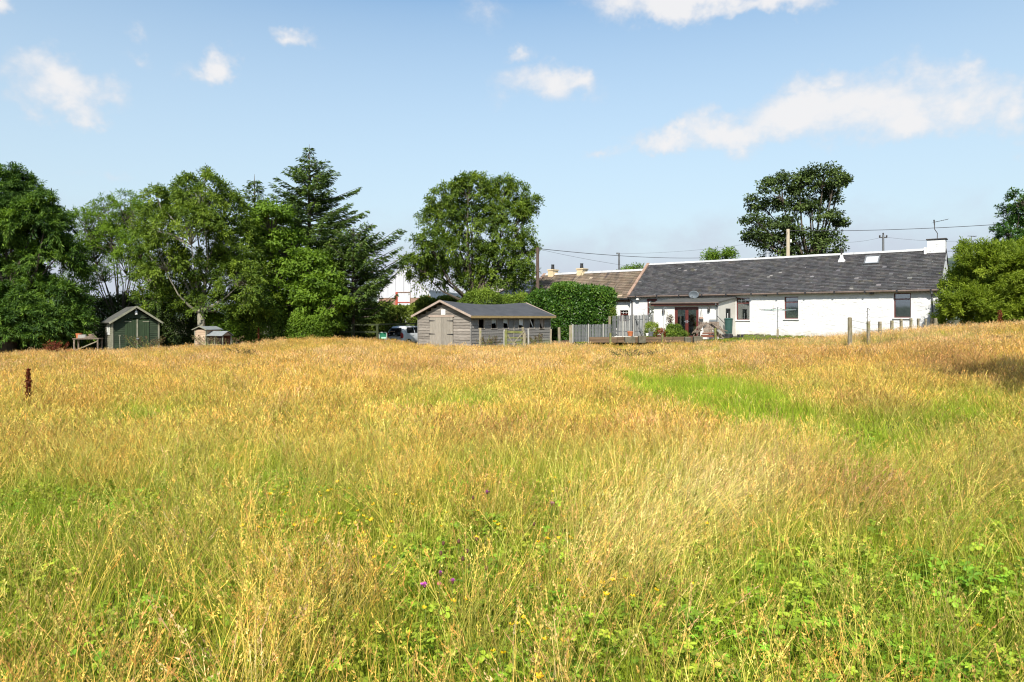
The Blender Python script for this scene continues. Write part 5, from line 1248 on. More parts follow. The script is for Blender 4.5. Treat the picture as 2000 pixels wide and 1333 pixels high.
def broadleaf(name, px, d, lobes, label, cat='tree', group=None, leaf=(.17, .075), mat_='leaf_ash', nclump=9, per=42, crad=.62, gap=.15, bark='bark', trunk_r=.28, trunk_px=None, base_z=None,
              droop=.35, flat=.8, limbs=True, nclust_tint=.35, dj=1.5, dep=1.0, twig=True, layered=0, fill=.25, inner_leaf=None, group_part='crown', trunk_top=None, spray=0):
    x = (px - 1000) / F * d; z = gz(x, d) if base_z is None else base_z; o = Vector((x, d, z)); e = empty(name, o, 0, label, cat, group)
    LB = lobes_from_px(lobes, d, o, dep, dj)
    cc = []; co = []; cr = []
    for c, r in LB:
        area = (r[0] * r[2]) ** .5; n = max(10, int(nclump * 3.4 * area * area))
        q = rdir(n); q[:, 2] = np.where(q[:, 2] < -.45, -q[:, 2], q[:, 2]); rad = np.where(rng.random(n) < fill, rng.uniform(.25, .7, n), rng.uniform(.72, 1.0, n))
        cc.append(c + q * r * rad[:, None]); co.append(q); cr.append(np.full(n, 1.0))
    cc = np.concatenate(cc); co = np.concatenate(co)
    keep = rng.random(len(cc)) > gap; cc = cc[keep]; co = co[keep]; nC = len(cc)
    csz = rng.uniform(.6, 1.25, nC) * crad; ct = rng.normal(.5, nclust_tint * .5, nC)
    k = rng.poisson(per * 2.0, nC); idx = np.repeat(np.arange(nC), k); n = len(idx)
    if spray:
        # leaves strung along sprays that leave the clump centre
        ns = spray; sd_ = unit(rdir(nC * ns) + np.repeat(co, ns, 0) * .9 + np.array([0, 0, .15])); si = idx * ns + rng.integers(0, ns, n); t = rng.random(n) ** .8
        off = sd_[si] * (t * csz[idx])[:, None]; off[:, 2] -= droop * (t ** 2) * csz[idx] * .6; off += rng.normal(size=(n, 3)) * .05
        C = cc[idx] + off; D = unit(sd_[si] + rdir(n) * .9 + np.array([0, 0, -droop]))
    else:
        off = rdir(n) * (rng.random(n) ** .45)[:, None] * csz[idx][:, None]; off[:, 2] *= flat * (1 - layered * .5); C = cc[idx] + off
        D = unit(off / np.maximum(csz[idx][:, None], .1) + rdir(n) * .8 + np.array([0, 0, -droop]))
    Nn = unit(co[idx] * .5 + rdir(n) * .75 + np.array([0, -.15, .75]))
    L = leaf[0] * 1.12 * rng.uniform(.65, 1.3, n); W = leaf[1] * rng.uniform(.7, 1.2, n)
    tt = ct[idx] + rng.normal(0, .16, n)
    leaf_mesh(group_part, C, D, Nn, L, W, tt, M[mat_], e)
    # trunk, limbs, twigs
    m_ = MB(); base = Vector((0, 0, -.3)); 
    cen = np.mean([c for c, r in LB], 0); lowz = min(c[2] - r[2] for c, r in LB)
    fork = Vector((cen[0] * .35, 0, max(.6, lowz + (cen[2] - lowz) * .35))) if trunk_top is None else Vector(trunk_top)
    m_.tube([base, Vector((fork.x * .25, 0, fork.z * .4)), fork], [trunk_r * 1.25, trunk_r, trunk_r * .75], 9); m_.build('trunk', M[bark], e, smooth=True)
    if limbs:
        lm = MB()
        tips = []
        for c, r in LB:
            t = Vector(c); a = fork + Vector((rng.uniform(-.1, .1), rng.uniform(-.1, .1), rng.uniform(-.2, .1))); mid_ = a.lerp(t, .5) + Vector((rng.uniform(-.4, .4), rng.uniform(-.3, .3), rng.uniform(-.5, .1)))
            lm.tube([a, a.lerp(mid_, .5) + Vector((0, 0, -.1)), mid_, t], [trunk_r * .42, trunk_r * .30, trunk_r * .18, trunk_r * .07], 6)
        if twig:
            cs_ = [Vector(c) for c, r in LB]
            for i in range(0, nC, max(1, nC // 260)):
                p = Vector(cc[i]); j = min(range(len(cs_)), key=lambda q: (cs_[q] - p).length); a = cs_[j]; a = a.lerp(fork, .15)
                mm = a.lerp(p, .55) + Vector((rng.uniform(-.2, .2), rng.uniform(-.2, .2), rng.uniform(-.05, .25))); lm.tube([a, mm, p, p + Vector(co[i]) * csz[i] * .6], [.028, .018, .010, .004], 3, cap=False)
        lm.build('limbs', M[bark], e)
    return e

def spruce(name, px, d, ytop, label, base_y=None, prof=None, mat_='needle_spruce', nwh=None, up=.25, seed=0, zlow=1.5, per=1.0, group=None, lean=0, bark='bark', nl=(.30, .075), asym=None):
    """prof: list of (height fraction, radius m)"""
    rr_ = np.random.default_rng(seed + 100); x = (px - 1000) / F * d; z = gz(x, d); o = Vector((x, d, z)); e = empty(name, o, 0, label, 'tree', group)
    H = wz(ytop, d) - z; m_ = MB(); m_.tube([(0, 0, -.3), (lean * .5, 0, H * .5), (lean, 0, H - .2), (lean, 0, H + .25)], [H * .017, H * .011, .025, .01], 8); m_.build('trunk', M[bark], e, smooth=True)
    hs = [p[0] for p in prof]; rs = [p[1] for p in prof]; C = []; D = []; N = []; T = []; L = []
    lm = MB(); h = zlow; k = 0
    while h < H - .1:
        f = h / H; rad = np.interp(f, hs, rs); nb_ = 5 if f < .85 else 4
        for j in range(nb_):
            a = k * 2.4 + j * 2 * math.pi / nb_ + rr_.uniform(-.35, .35); r = rad * (rr_.uniform(.9, 1.15) if rr_.random() < .5 else rr_.uniform(.5, .88))
            if asym: r *= 1 + asym * math.cos(a)
            if rr_.random() < .10: continue
            up_ = up + .75 * max(0, f - .6); n = max(3, int(r * 6)); dr = Vector((math.cos(a), math.sin(a), 0)); tg = Vector((-math.sin(a), math.cos(a), 0)); sag = rr_.uniform(.14, .30) * (1 - f)
            h0 = h + rr_.uniform(-.15, .15)
            pt = lambda t: Vector((lean * h0 / H, 0, h0)) + dr * (r * t) + Vector((0, 0, r * (up_ * t - sag * 2 * t * (1 - t) * 1.6)))
            lm.tube([pt(0), pt(.5), pt(1)], [.02 + r * .014, .014 + r * .006, .006], 4, cap=False)
            bt = rr_.normal(.5, .16)
            for i in range(n):
                t = (i + rr_.random()) / n; t = .12 + .88 * t; p = pt(t); lat = (.16 + .33 * r * (1 - t) ** .8 * (t + .25)) 
                for s in (-1, 1):
                    q0 = p; ldir = (dr * .75 + tg * s * rr_.uniform(.7, 1.1) + Vector((0, 0, rr_.uniform(-.25, .1)))).normalized(); m2 = max(1, int(lat * 7 * per))
                    for u_ in range(m2):
                        w = (u_ + .5) / m2 * lat; c = q0 + ldir * w
                        for _ in range(3):
                            C.append(c + Vector(rr_.normal(0, .03, 3))); D.append(ldir * .8 + dr * .3 + tg * rr_.uniform(-.7, .7) + Vector((0, 0, rr_.uniform(-.45, .15)))); N.append((rr_.uniform(-.4, .4), rr_.uniform(-.5, .3), 1)); T.append(bt + rr_.normal(0, .12) + .22 * (t > .8)); L.append(nl[0] * rr_.uniform(.6, 1.25))
        h += .43 * (1 - .5 * f) * (H / 11) ** .3; k += 1
    n = len(C); L = np.array(L)
    leaf_mesh('crown', np.array([tuple(c) for c in C]), np.array([tuple(c) for c in D]), np.array(N, float), L, L * nl[1] / nl[0], np.array(T), M[mat_], e, fold=.5)
    lm.build('limbs', M[bark], e); return e

M['leaf_ash'] = leafmat('leaf_ash', [(0, (.034, .068, .012)), (.5, (.105, .165, .018)), (1, (.24, .32, .036))])
M['leaf_syc'] = leafmat('leaf_sycamore', [(0, (.05, .095, .010)), (.5, (.12, .205, .018)), (1, (.21, .32, .032))], .4)
M['leaf_dark'] = leafmat('leaf_dark', [(0, (.022, .038, .010)), (.5, (.050, .080, .018)), (1, (.10, .145, .030))], .2)
M['leaf_cyp'] = leafmat('leaf_cypress', [(0, (.018, .048, .010)), (.5, (.065, .130, .016)), (1, (.18, .29, .032))], .25)
M['leaf_willow'] = leafmat('leaf_willow', [(0, (.07, .11, .010)), (.5, (.17, .235, .020)), (1, (.31, .38, .038))], .4)
M['leaf_laurel'] = leafmat('leaf_laurel', [(0, (.018, .052, .008)), (.5, (.045, .108, .013)), (1, (.12, .20, .024))], .2, .35)
M['leaf_hedge'] = leafmat('leaf_hedge', [(0, (.05, .075, .012)), (.5, (.14, .19, .026)), (1, (.25, .31, .045))], .3)
M['needle_spruce'] = leafmat('needle_spruce', [(0, (.030, .055, .016)), (.5, (.085, .140, .030)), (1, (.18, .26, .05))], .2)
M['dock'] = leafmat('dock_rust', [(0, (.07, .016, .008)), (.5, (.16, .036, .014)), (1, (.30, .09, .03))], .15)
M['thistle'] = leafmat('dry_thistle', [(0, (.06, .035, .022)), (.5, (.13, .085, .045)), (1, (.19, .19, .07))], .2)

# ---- trees, left to right
broadleaf('cypress_tree', 15, 38, [(20, 385, 55, 45), (70, 440, 55, 42), (-30, 440, 70, 70), (30, 480, 85, 55), (105, 510, 55, 38), (0, 560, 90, 60), (85, 590, 75, 45), (30, 640, 90, 48), (120, 640, 55, 40), (-90, 560, 80, 110), (8, 358, 30, 22), (110, 440, 22, 18), (-60, 640, 80, 45), (95, 405, 22, 22)],
          'huge feathery dark cypress filling the left edge of the meadow', leaf=(.20, .05), mat_='leaf_cyp', nclump=8, per=105, crad=.75, gap=.06, droop=.5, flat=.32, layered=1, trunk_r=.4, twig=False, fill=.35, dj=1.6, spray=5)
broadleaf('goat_willow', 235, 46, [(175, 450, 42, 38), (215, 425, 42, 35), (262, 430, 38, 40), (250, 398, 24, 18), (175, 490, 45, 32), (225, 475, 50, 35), (280, 490, 45, 38), (150, 520, 38, 22), (300, 540, 35, 40), (160, 560, 34, 26), (300, 590, 34, 34), (200, 535, 34, 18), (250, 520, 44, 24), (180, 500, 40, 26), (250, 450, 50, 34)],
          'airy yellow green willow with open leaning branches behind the green shed', leaf=(.15, .05), mat_='leaf_syc', nclump=7, per=46, crad=.6, gap=.18, trunk_r=.17, trunk_top=(0, 0, 1.4), spray=6)
broadleaf('ash_tree', 395, 40, [(395, 385, 50, 40), (345, 405, 42, 35), (440, 415, 42, 40), (310, 440, 38, 40), (370, 455, 75, 50), (450, 480, 55, 55), (315, 515, 48, 48), (395, 540, 85, 50), (475, 550, 48, 50), (330, 590, 50, 36), (420, 600, 75, 34), (487, 600, 45, 34), (404, 352, 22, 18), (372, 362, 15, 14), (305, 385, 14, 16), (285, 560, 28, 32)],
          'big round leafy ash tree behind the hen house', leaf=(.17, .068), nclump=8, per=52, crad=.58, gap=.10, bark='bark_pale', trunk_r=.24, trunk_top=(-.1, 0, 2.3), droop=.5, spray=7)
broadleaf('sycamore_tree', 540, 43.5, [(525, 425, 38, 32), (505, 465, 42, 38), (560, 480, 42, 38), (600, 520, 50, 34), (540, 540, 58, 42), (640, 560, 48, 32), (590, 590, 62, 38), (500, 600, 40, 40), (540, 630, 52, 34), (620, 630, 48, 34), (660, 600, 36, 26), (470, 630, 40, 30)],
          'bright green sycamore in front of the tall spruce', leaf=(.20, .13), mat_='leaf_syc', nclump=7, per=40, crad=.55, gap=.16, trunk_r=.2, droop=.35, flat=.5)
spruce('spruce_tree', 497, 52, 347, 'spruce whose narrow tip rises behind the ash and sycamore', prof=[(0, 3.2), (.3, 2.9), (.6, 2.1), (.8, 1.3), (.92, .6), (1, .1)], seed=1, zlow=4)
spruce('spruce_tree', 604, 48, 289, 'tallest spruce with a pointed top and wide drooping branches', prof=[(0, 2.6), (.22, 3.7), (.5, 3.6), (.62, 3.0), (.70, 2.9), (.80, 2.0), (.87, 1.15), (.94, .5), (1, .08)], seed=2, zlow=2.2, asym=.12, up=.30, nl=(.26, .07), per=1.35)
spruce('spruce_tree', 690, 45.5, 452, 'lower broad conifer with long sweeping branches right of the tall spruce', prof=[(0, 1.5), (.3, 2.2), (.55, 2.5), (.8, 2.3), (.93, 1.5), (1, .4)], seed=3, zlow=1.8, asym=.30, up=.42, nl=(.28, .08))
broadleaf('ash_tree', 925, 50, [(925, 380, 55, 35), (880, 400, 45, 38), (985, 385, 42, 35), (860, 440, 42, 42), (915, 440, 62, 45), (985, 445, 52, 48), (1020, 420, 25, 30), (845, 490, 42, 38), (905, 505, 70, 45), (985, 510, 60, 45), (815, 525, 34, 26), (865, 545, 65, 34), (950, 560, 72, 34), (1015, 550, 34, 38), (1030, 490, 22, 34), (990, 362, 18, 14), (915, 358, 22, 12), (795, 515, 18, 14), (1038, 400, 14, 14)],
          'large round crowned ash tree behind the grey board shed', leaf=(.18, .075), nclump=7, per=50, crad=.62, gap=.16, trunk_r=.33, trunk_top=(0, 0, 3.0), droop=.5, spray=7, dj=2.0)
broadleaf('sycamore_tree', 1560, 76, [(1610, 340, 36, 16), (1560, 350, 42, 20), (1520, 372, 42, 24), (1580, 378, 50, 24), (1490, 402, 34, 24), (1550, 405, 48, 22), (1620, 388, 28, 16), (1628, 362, 14, 10), (1480, 435, 30, 18), (1525, 440, 34, 20), (1620, 425, 26, 14), (1585, 412, 34, 14), (1500, 475, 42, 24), (1560, 470, 44, 26), (1610, 475, 38, 28), (1470, 462, 22, 16), (1640, 435, 12, 8), (1540, 500, 60, 20), (1610, 505, 40, 18), (1643, 350, 10, 8)],
          'lone dark windswept sycamore standing behind the farmhouse roof', leaf=(.30, .18), mat_='leaf_dark', nclump=2.2, per=38, crad=.85, gap=.2, trunk_r=.55, trunk_top=(1.4, 0, 6.2), droop=.3, flat=.55, fill=.1, dj=1.6, dep=.8)
broadleaf('distant_tree', 1405, 95, [(1392, 500, 18, 8), (1420, 497, 18, 8), (1405, 512, 34, 14)], 'small bushy treetop peeping over the farmhouse ridge', leaf=(.3, .12), mat_='leaf_syc', nclump=2, per=40, crad=.9, gap=.1, trunk_r=.2)
broadleaf('distant_tree', 1232, 110, [(1222, 530, 14, 6), (1242, 529, 12, 6), (1232, 540, 22, 10)], 'tiny leafy treetop over the brown cottage roof', leaf=(.35, .16), mat_='leaf_syc', nclump=2, per=40, crad=.9, gap=.1, trunk_r=.2)
broadleaf('distant_tree', 1100, 120, [(1097, 545, 10, 5), (1112, 546, 8, 5)], 'speck of a treetop between the cream chimneys', leaf=(.35, .16), mat_='leaf_dark', nclump=2, per=40, crad=.8, gap=.1, trunk_r=.2)
broadleaf('willow_bush', 1935, 35.5, [(1905, 560, 42, 48), (1885, 600, 42, 34), (1950, 540, 52, 48), (1920, 515, 38, 30), (1985, 520, 46, 42), (2040, 560, 60, 60), (1960, 600, 62, 36), (2010, 610, 60, 34), (1868, 570, 22, 26), (1895, 495, 16, 14), (2060, 500, 60, 40), (1880, 625, 35, 22), (1940, 628, 50, 24), (2010, 622, 60, 28), (1930, 590, 60, 40)],
          'wide yellow green willow bush beside the white gable', cat='bush', leaf=(.14, .045), mat_='leaf_willow', nclump=17, per=75, crad=.50, gap=.02, limbs=False, trunk_r=.12, trunk_top=(0, 0, .5), droop=-.3, fill=.15, spray=6, dj=.8, twig=False)
broadleaf('hawthorn_tree', 1995, 45, [(1993, 395, 16, 26), (1975, 430, 24, 26), (2020, 430, 40, 46), (1965, 460, 22, 20), (2010, 480, 50, 34), (2060, 420, 60, 60)], 'darker green tree rising above the willow bush at the right edge', leaf=(.14, .07), mat_='leaf_laurel', nclump=8, per=50, crad=.5, gap=.1, trunk_r=.2, spray=5)
# big tree just outside the right edge: one leafy branch reaches into view and its crown shades the grass
broadleaf('overhanging_tree', 2750, 9, [(2660, 165, 330, 260, 0), (2850, 300, 300, 260, 0), (2620, -60, 260, 200, .6), (2072, 284, 34, 24, 3.2), (2700, 380, 240, 130, 1.0), (2800, 40, 300, 260, -.5), (2680, -260, 240, 200, 0)],
          'tree outside the right edge reaching one leafy branch into view', leaf=(.14, .06), nclump=7, per=30, crad=.40, gap=.05, trunk_r=.22, droop=.5, spray=5, dj=.3, twig=False)

def hedge(name, boxes, d, n, label, mat_, leaf, top=.5, cat='hedge', nz=.12, dz=0.0, slope=None):
    """leafy hedge: boxes in photo columns (px0, px1, ytop, ybot, distance, thickness)"""
    o = G((boxes[0][0] + boxes[0][1]) / 2, d); e = empty(name, o, 0, label, cat)
    Cs = []; Ns = []; T = []
    tot = sum((b[1] - b[0]) * (b[3] - b[2]) for b in boxes)
    for (p0, p1, yt, yb, dd, th) in boxes:
        k = int(n * (p1 - p0) * (yb - yt) / tot); a = (p0 - 1000) / F * dd; b = (p1 - 1000) / F * dd; z1 = wz(yt, dd); z0 = wz(yb, dd)
        cx_, cz_, hx, hz_ = (a + b) / 2, (z0 + z1) / 2, (b - a) / 2, (z1 - z0) / 2; q = rng.uniform(-1, 1, (k, 3)); ar = np.array([th * hz_, hx * hz_ * 1.3, hx * th]); ax = rng.choice(3, k, p=ar / ar.sum()); q[np.arange(k), ax] = np.where(rng.random(k) < .5, -1, 1) * (1 - .4 * rng.random(k) ** 2)
        q[:, 1] = np.where((ax == 1) & (rng.random(k) < .6), -np.abs(q[:, 1]), q[:, 1]); sw_ = np.array([1.0 / max(hx, 1.0), .9 / max(th, .9), .9 / max(hz_, .9)])
        e1 = np.maximum(np.abs(q) - (1 - np.minimum(sw_, 1)), 0) / np.minimum(sw_, 1); dn = q[:, 2] < 0; q2 = q[:, 2].copy(); e1[:, 2] = np.where(dn, 0, e1[:, 2]); rr1 = np.maximum(np.linalg.norm(e1, axis=1, keepdims=True), 1); q = np.sign(q) * (np.minimum(np.abs(q), 1 - np.minimum(sw_, 1)) + e1 / rr1 * np.minimum(sw_, 1)); q[:, 2] = np.where(dn, q2, q[:, 2])
        p = np.stack([cx_ + q[:, 0] * hx, dd + q[:, 1] * th, cz_ + q[:, 2] * hz_], 1)
        bump = np.sin(p[:, 0] * 2.3) * .5 + np.sin(p[:, 0] * 5.1 + p[:, 2] * 3) * .35 + np.sin(p[:, 2] * 4.3 + p[:, 0]) * .3
        p += unit(q) * (bump * nz)[:, None] + rng.normal(size=(k, 3)) * .06
        Cs.append(p - np.array(o)); Ns.append(unit(q * .7 + rdir(k) * .8 + np.array([0, -.1, .4]))); T.append(.45 + .18 * bump + rng.normal(0, .2, k) + top * (p[:, 2] - cz_) / hz_ * .3)  # tint paints the lit hedge top and darker hollows into the leaves
    C = np.concatenate(Cs); N = np.concatenate(Ns); T = np.concatenate(T); k = len(C)
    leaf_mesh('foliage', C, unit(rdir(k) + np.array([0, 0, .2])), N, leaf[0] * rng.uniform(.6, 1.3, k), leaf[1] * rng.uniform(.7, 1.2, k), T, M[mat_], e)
    co_ = MB()
    for (p0, p1, yt, yb, dd, th) in boxes:
        a = (p0 + 8 - 1000) / F * dd - o.x; b = (p1 - 8 - 1000) / F * dd - o.x; z1 = wz(yt + 9, dd) - o.z
        for s in np.arange(a, b, .45): co_.tube([(s, dd - o.y, -.2), (s + rng.uniform(-.2, .2), dd - o.y, z1 * .5), (s + rng.uniform(-.4, .4), dd - o.y + rng.uniform(-.3, .3), z1)], [.05, .035, .015], 4)
    co_.build('stems', M['bark'], e); return e
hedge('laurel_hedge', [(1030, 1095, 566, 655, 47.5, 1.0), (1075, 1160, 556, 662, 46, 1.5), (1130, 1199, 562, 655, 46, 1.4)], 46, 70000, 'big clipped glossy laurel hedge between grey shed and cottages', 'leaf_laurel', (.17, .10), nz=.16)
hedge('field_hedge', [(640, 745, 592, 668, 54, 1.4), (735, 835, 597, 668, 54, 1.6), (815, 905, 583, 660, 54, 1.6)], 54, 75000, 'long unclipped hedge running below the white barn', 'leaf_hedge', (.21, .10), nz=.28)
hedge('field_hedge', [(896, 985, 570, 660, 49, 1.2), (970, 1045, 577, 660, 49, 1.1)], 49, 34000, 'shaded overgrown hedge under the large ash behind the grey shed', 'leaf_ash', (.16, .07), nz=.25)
hedge('undergrowth_shrub', [(460, 560, 600, 668, 42.5, 1.1)], 42.5, 14000, 'dark shrub in the shade under the sycamore', 'leaf_ash', (.14, .07), nz=.25, cat='shrub')
hedge('undergrowth_shrub', [(560, 650, 615, 668, 42.7, 1.0)], 42.7, 14000, 'leafy shrub at the foot of the tallest spruce', 'leaf_syc', (.15, .08), nz=.28, cat='shrub')
hedge('undergrowth_shrub', [(-40, 160, 600, 690, 40.5, 1.0)], 40.5, 26000, 'dark shrubbery below the cypress at the left edge', 'leaf_cyp', (.2, .06), nz=.3, cat='shrub')
hedge('undergrowth_shrub', [(400, 475, 612, 664, 41.5, .8)], 41.5, 12000, 'pale green shrub around the ash trunk behind the hen house', 'leaf_syc', (.15, .07), nz=.3, cat='shrub')
hedge('undergrowth_shrub', [(315, 396, 585, 670, 42.5, .8)], 42.5, 12000, 'dark shrub between the green shed and the hen house', 'leaf_dark', (.15, .07), nz=.3, cat='shrub')
hedge('undergrowth_shrub', [(130, 330, 578, 680, 47, 1.0)], 47, 30000, 'dense dark shrubs behind the green shed', 'leaf_dark', (.17, .08), nz=.35, cat='shrub')
hedge('porch_shrub', [(1303, 1330, 632, 657, 42.3, .55), (1296, 1342, 646, 662, 42.0, .5)], 42, 5500, 'mixed leafy shrub growing left of the french doors', 'leaf_ash', (.11, .05), nz=.12, cat='shrub')
hedge('porch_shrub', [(1262, 1284, 630, 660, 42.0, .35)], 42, 1800, 'loose golden shrub at the end of the taller paling fence', 'leaf_willow', (.10, .04), nz=.12, cat='shrub')
hedge('porch_shrub', [(1279, 1297, 645, 660, 41.9, .35)], 42, 700, 'rusty dried flower clump beside the porch shrub', 'dock', (.09, .04), nz=.12, cat='shrub')
hedge('climbing_plant', [(1304, 1313, 615, 640, 43.4, .15)], 43.4, 350, 'brownish climber on the white wall left of the french doors', 'thistle', (.11, .05), nz=.05, cat='climber')
hedge('silver_shrub', [(1193, 1203, 600, 622, 44.5, .25)], 44.5, 500, 'wispy grey green shrub between laurel hedge and taller fence', 'leaf_hedge', (.12, .03), nz=.1, cat='shrub')

# ------------------------------------------------------------------ meadow
LIB = bpy.data.collections.new('tufts')        # tuft shapes, scattered below
def ribbon(V, Fc, Cc, base, dirx, h, bend, w, segs, c0, c1, tip=.15, side=None, zig=0):
    """one blade or stalk as a tapering ribbon"""
    b = np.array(base, float); n0 = len(V); s = side
    for i in range(segs + 1):
        t = i / segs; p = b + np.array([dirx[0] * bend * t * t, dirx[1] * bend * t * t, h * t - .35 * bend * t * t]); ww = w * (1 - (1 - tip) * t) / 2
        V.append(p - s * ww); V.append(p + s * ww); c = [c0[k] + (c1[k] - c0[k]) * t for k in range(3)]; Cc += [c, c]
    for i in range(segs): a = n0 + 2 * i; Fc.append((a, a + 1, a + 3, a + 2))
    return p
def tuft(kind, seed, wmul=1.0):
    r = np.random.default_rng(seed); V = []; Fc = []; Cc = []
    if kind == 'straw': ns, R_, H = 26, .15, .60
    elif kind == 'strawfar': ns, R_, H = 38, .32, .55
    elif kind == 'green': ns, R_, H = 44, .14, .38
    elif kind == 'greenfar': ns, R_, H = 34, .30, .34
    if kind.startswith('straw'):
        for _ in range(ns):
            a = r.uniform(0, 6.28); rr = R_ * math.sqrt(r.random()); base = (rr * math.cos(a), rr * math.sin(a), -.03); d = np.array([r.normal(), r.normal()]); d /= np.linalg.norm(d) + 1e-6
            h = H * r.uniform(.55, 1.12); bend = r.uniform(.03, .30); th = r.uniform(0, 3.14); side = np.array([math.cos(th), math.sin(th), 0]); k = r.uniform(.5, 1.3)
            w = .0042 * wmul ** .6; tip = ribbon(V, Fc, Cc, base, d, h, bend, w, 3, (k * .75, k * 1.0, k * .75), (k, k, k), .5, side)
            # seed head: loose cluster of small glumes round the top of the stalk
            if r.random() < .25: continue
            near = wmul < 1.5; hl = r.uniform(.06, .13); hw_ = r.uniform(.0012, .0026) * wmul; up = np.array([d[0] * (.3 + bend * 1.6), d[1] * (.3 + bend * 1.6), .85]); up /= np.linalg.norm(up); col = (k * r.uniform(.95, 1.2), k * r.uniform(.86, 1.1), k * r.uniform(.8, 1.45))
            for q in range(2):
                th2 = th + q * 1.57; s2 = np.array([math.cos(th2), math.sin(th2), 0]); n0 = len(V); c = tip - up * .02
                V += [c, c + up * hl * .35 + s2 * hw_, c + up * hl, c + up * hl * .35 - s2 * hw_]; Cc += [col] * 4; Fc.append((n0, n0 + 1, n0 + 2, n0 + 3))
            wide = r.uniform(.4, 1.6)
            for q in range(16 if near else 4):
                n0 = len(V); f_ = r.uniform(-.15, 1); c = tip + up * hl * f_; o_ = r.normal(size=3) * .008 * wide * (1.15 - f_) * wmul ** .5; c2 = c + o_; gl = up * .011 * wmul ** .6 + o_ * .4; sd2 = r.normal(size=3) * .0022 * wmul ** .7; kk = r.uniform(.7, 1.25)
                V += [c2 - sd2, c2 + sd2, c2 + gl]; Cc += [tuple(v * kk for v in col)] * 3; Fc.append((n0, n0 + 1, n0 + 2))
        for _ in range(ns // 2):
            a = r.uniform(0, 6.28); rr = R_ * math.sqrt(r.random()); d = np.array([math.cos(r.uniform(0, 6.28)), math.sin(r.uniform(0, 6.28))]); th = r.uniform(0, 3.14); k = r.uniform(.5, 1.0)
            ribbon(V, Fc, Cc, (rr * math.cos(a), rr * math.sin(a), -.02), d, H * r.uniform(.3, .6), r.uniform(.1, .3), .004 * wmul ** .7, 3, (k * .7, k * .9, k * .7), (k, k, k * .9), .2, np.array([math.cos(th), math.sin(th), 0]))
    else:
        for _ in range(ns):
            a = r.uniform(0, 6.28); rr = R_ * math.sqrt(r.random()); d = np.array([math.cos(a + r.normal() * .6), math.sin(a + r.normal() * .6)]); th = r.uniform(0, 3.14); k = r.uniform(.55, 1.3)
            ribbon(V, Fc, Cc, (rr * math.cos(a), rr * math.sin(a), -.02), d, H * r.uniform(.4, 1.1), r.uniform(.02, .22), r.uniform(.0028, .0055) * wmul, 3, (k * .38, k * .5, k * .35), (k * 1.3, k * 1.2, k), .12, np.array([math.cos(th), math.sin(th), 0]))
    me = bpy.data.meshes.new(kind); me.from_pydata([tuple(v) for v in V], [], Fc); me.update()
    at = me.color_attributes.new('tint', 'FLOAT_COLOR', 'POINT'); c = np.ones((len(V), 4), np.float32); c[:, :3] = np.array(Cc); at.data.foreach_set('color', c.ravel()); me.materials.append(M['grass']); return me
def leafclump(seed, kind='leaf'):
    r = np.random.default_rng(seed); V = []; Fc = []; Cc = []
    for _ in range(22):
        a = r.uniform(0, 6.28); rr = .14 * math.sqrt(r.random()); h = r.uniform(.08, .24); c = np.array([rr * math.cos(a), rr * math.sin(a), h]); nl = r.choice([3, 3, 5]); s = r.uniform(.011, .025); k = r.uniform(.6, 1.25)
        nrm = unit(np.array([[r.normal() * .35, r.normal() * .35 - .1, 1]]))[0]; x = unit(np.cross(nrm, [[.3, 1, .1]]))[0]; y = np.cross(nrm, x); a0 = r.uniform(0, 6.28)
        th = r.uniform(0, 3.14); ribbon(V, Fc, Cc, (c[0] * .6, c[1] * .6, -.02), c[:2] * 0, h, 0, .003, 1, (.6, .7, .5), (.8, .9, .7), .8, np.array([math.cos(th), math.sin(th), 0]))
        for q in range(nl):
            b = a0 + q * 6.283 / nl; u_ = x * math.cos(b) + y * math.sin(b); v_ = np.cross(nrm, u_); n0 = len(V); L = s * r.uniform(.85, 1.15); W = L * (.62 if nl == 3 else .42)
            pts = [c, c + u_ * L * .5 + v_ * W * .75 + nrm * L * .12, c + u_ * L * 1.05 + v_ * W * .8 + nrm * L * .05, c + u_ * L * 1.35 - nrm * L * .1, c + u_ * L * 1.05 - v_ * W * .8 + nrm * L * .05, c + u_ * L * .5 - v_ * W * .75 + nrm * L * .12, c + u_ * L * .7 - nrm * L * .06]
            V += pts; kk = k * r.uniform(.85, 1.15); Cc += [(kk, kk, kk)] * 7; Fc += [(n0, n0 + 1, n0 + 6), (n0 + 1, n0 + 2, n0 + 3, n0 + 6), (n0 + 6, n0 + 3, n0 + 4, n0 + 5), (n0, n0 + 6, n0 + 5)]
    me = bpy.data.meshes.new(kind); me.from_pydata([tuple(v) for v in V], [], Fc); me.update()
    at = me.color_attributes.new('tint', 'FLOAT_COLOR', 'POINT'); c = np.ones((len(V), 4), np.float32); c[:, :3] = np.array(Cc); at.data.foreach_set('color', c.ravel()); me.materials.append(M['grass']); return me
M['grass'] = grassmat('meadow_blades')

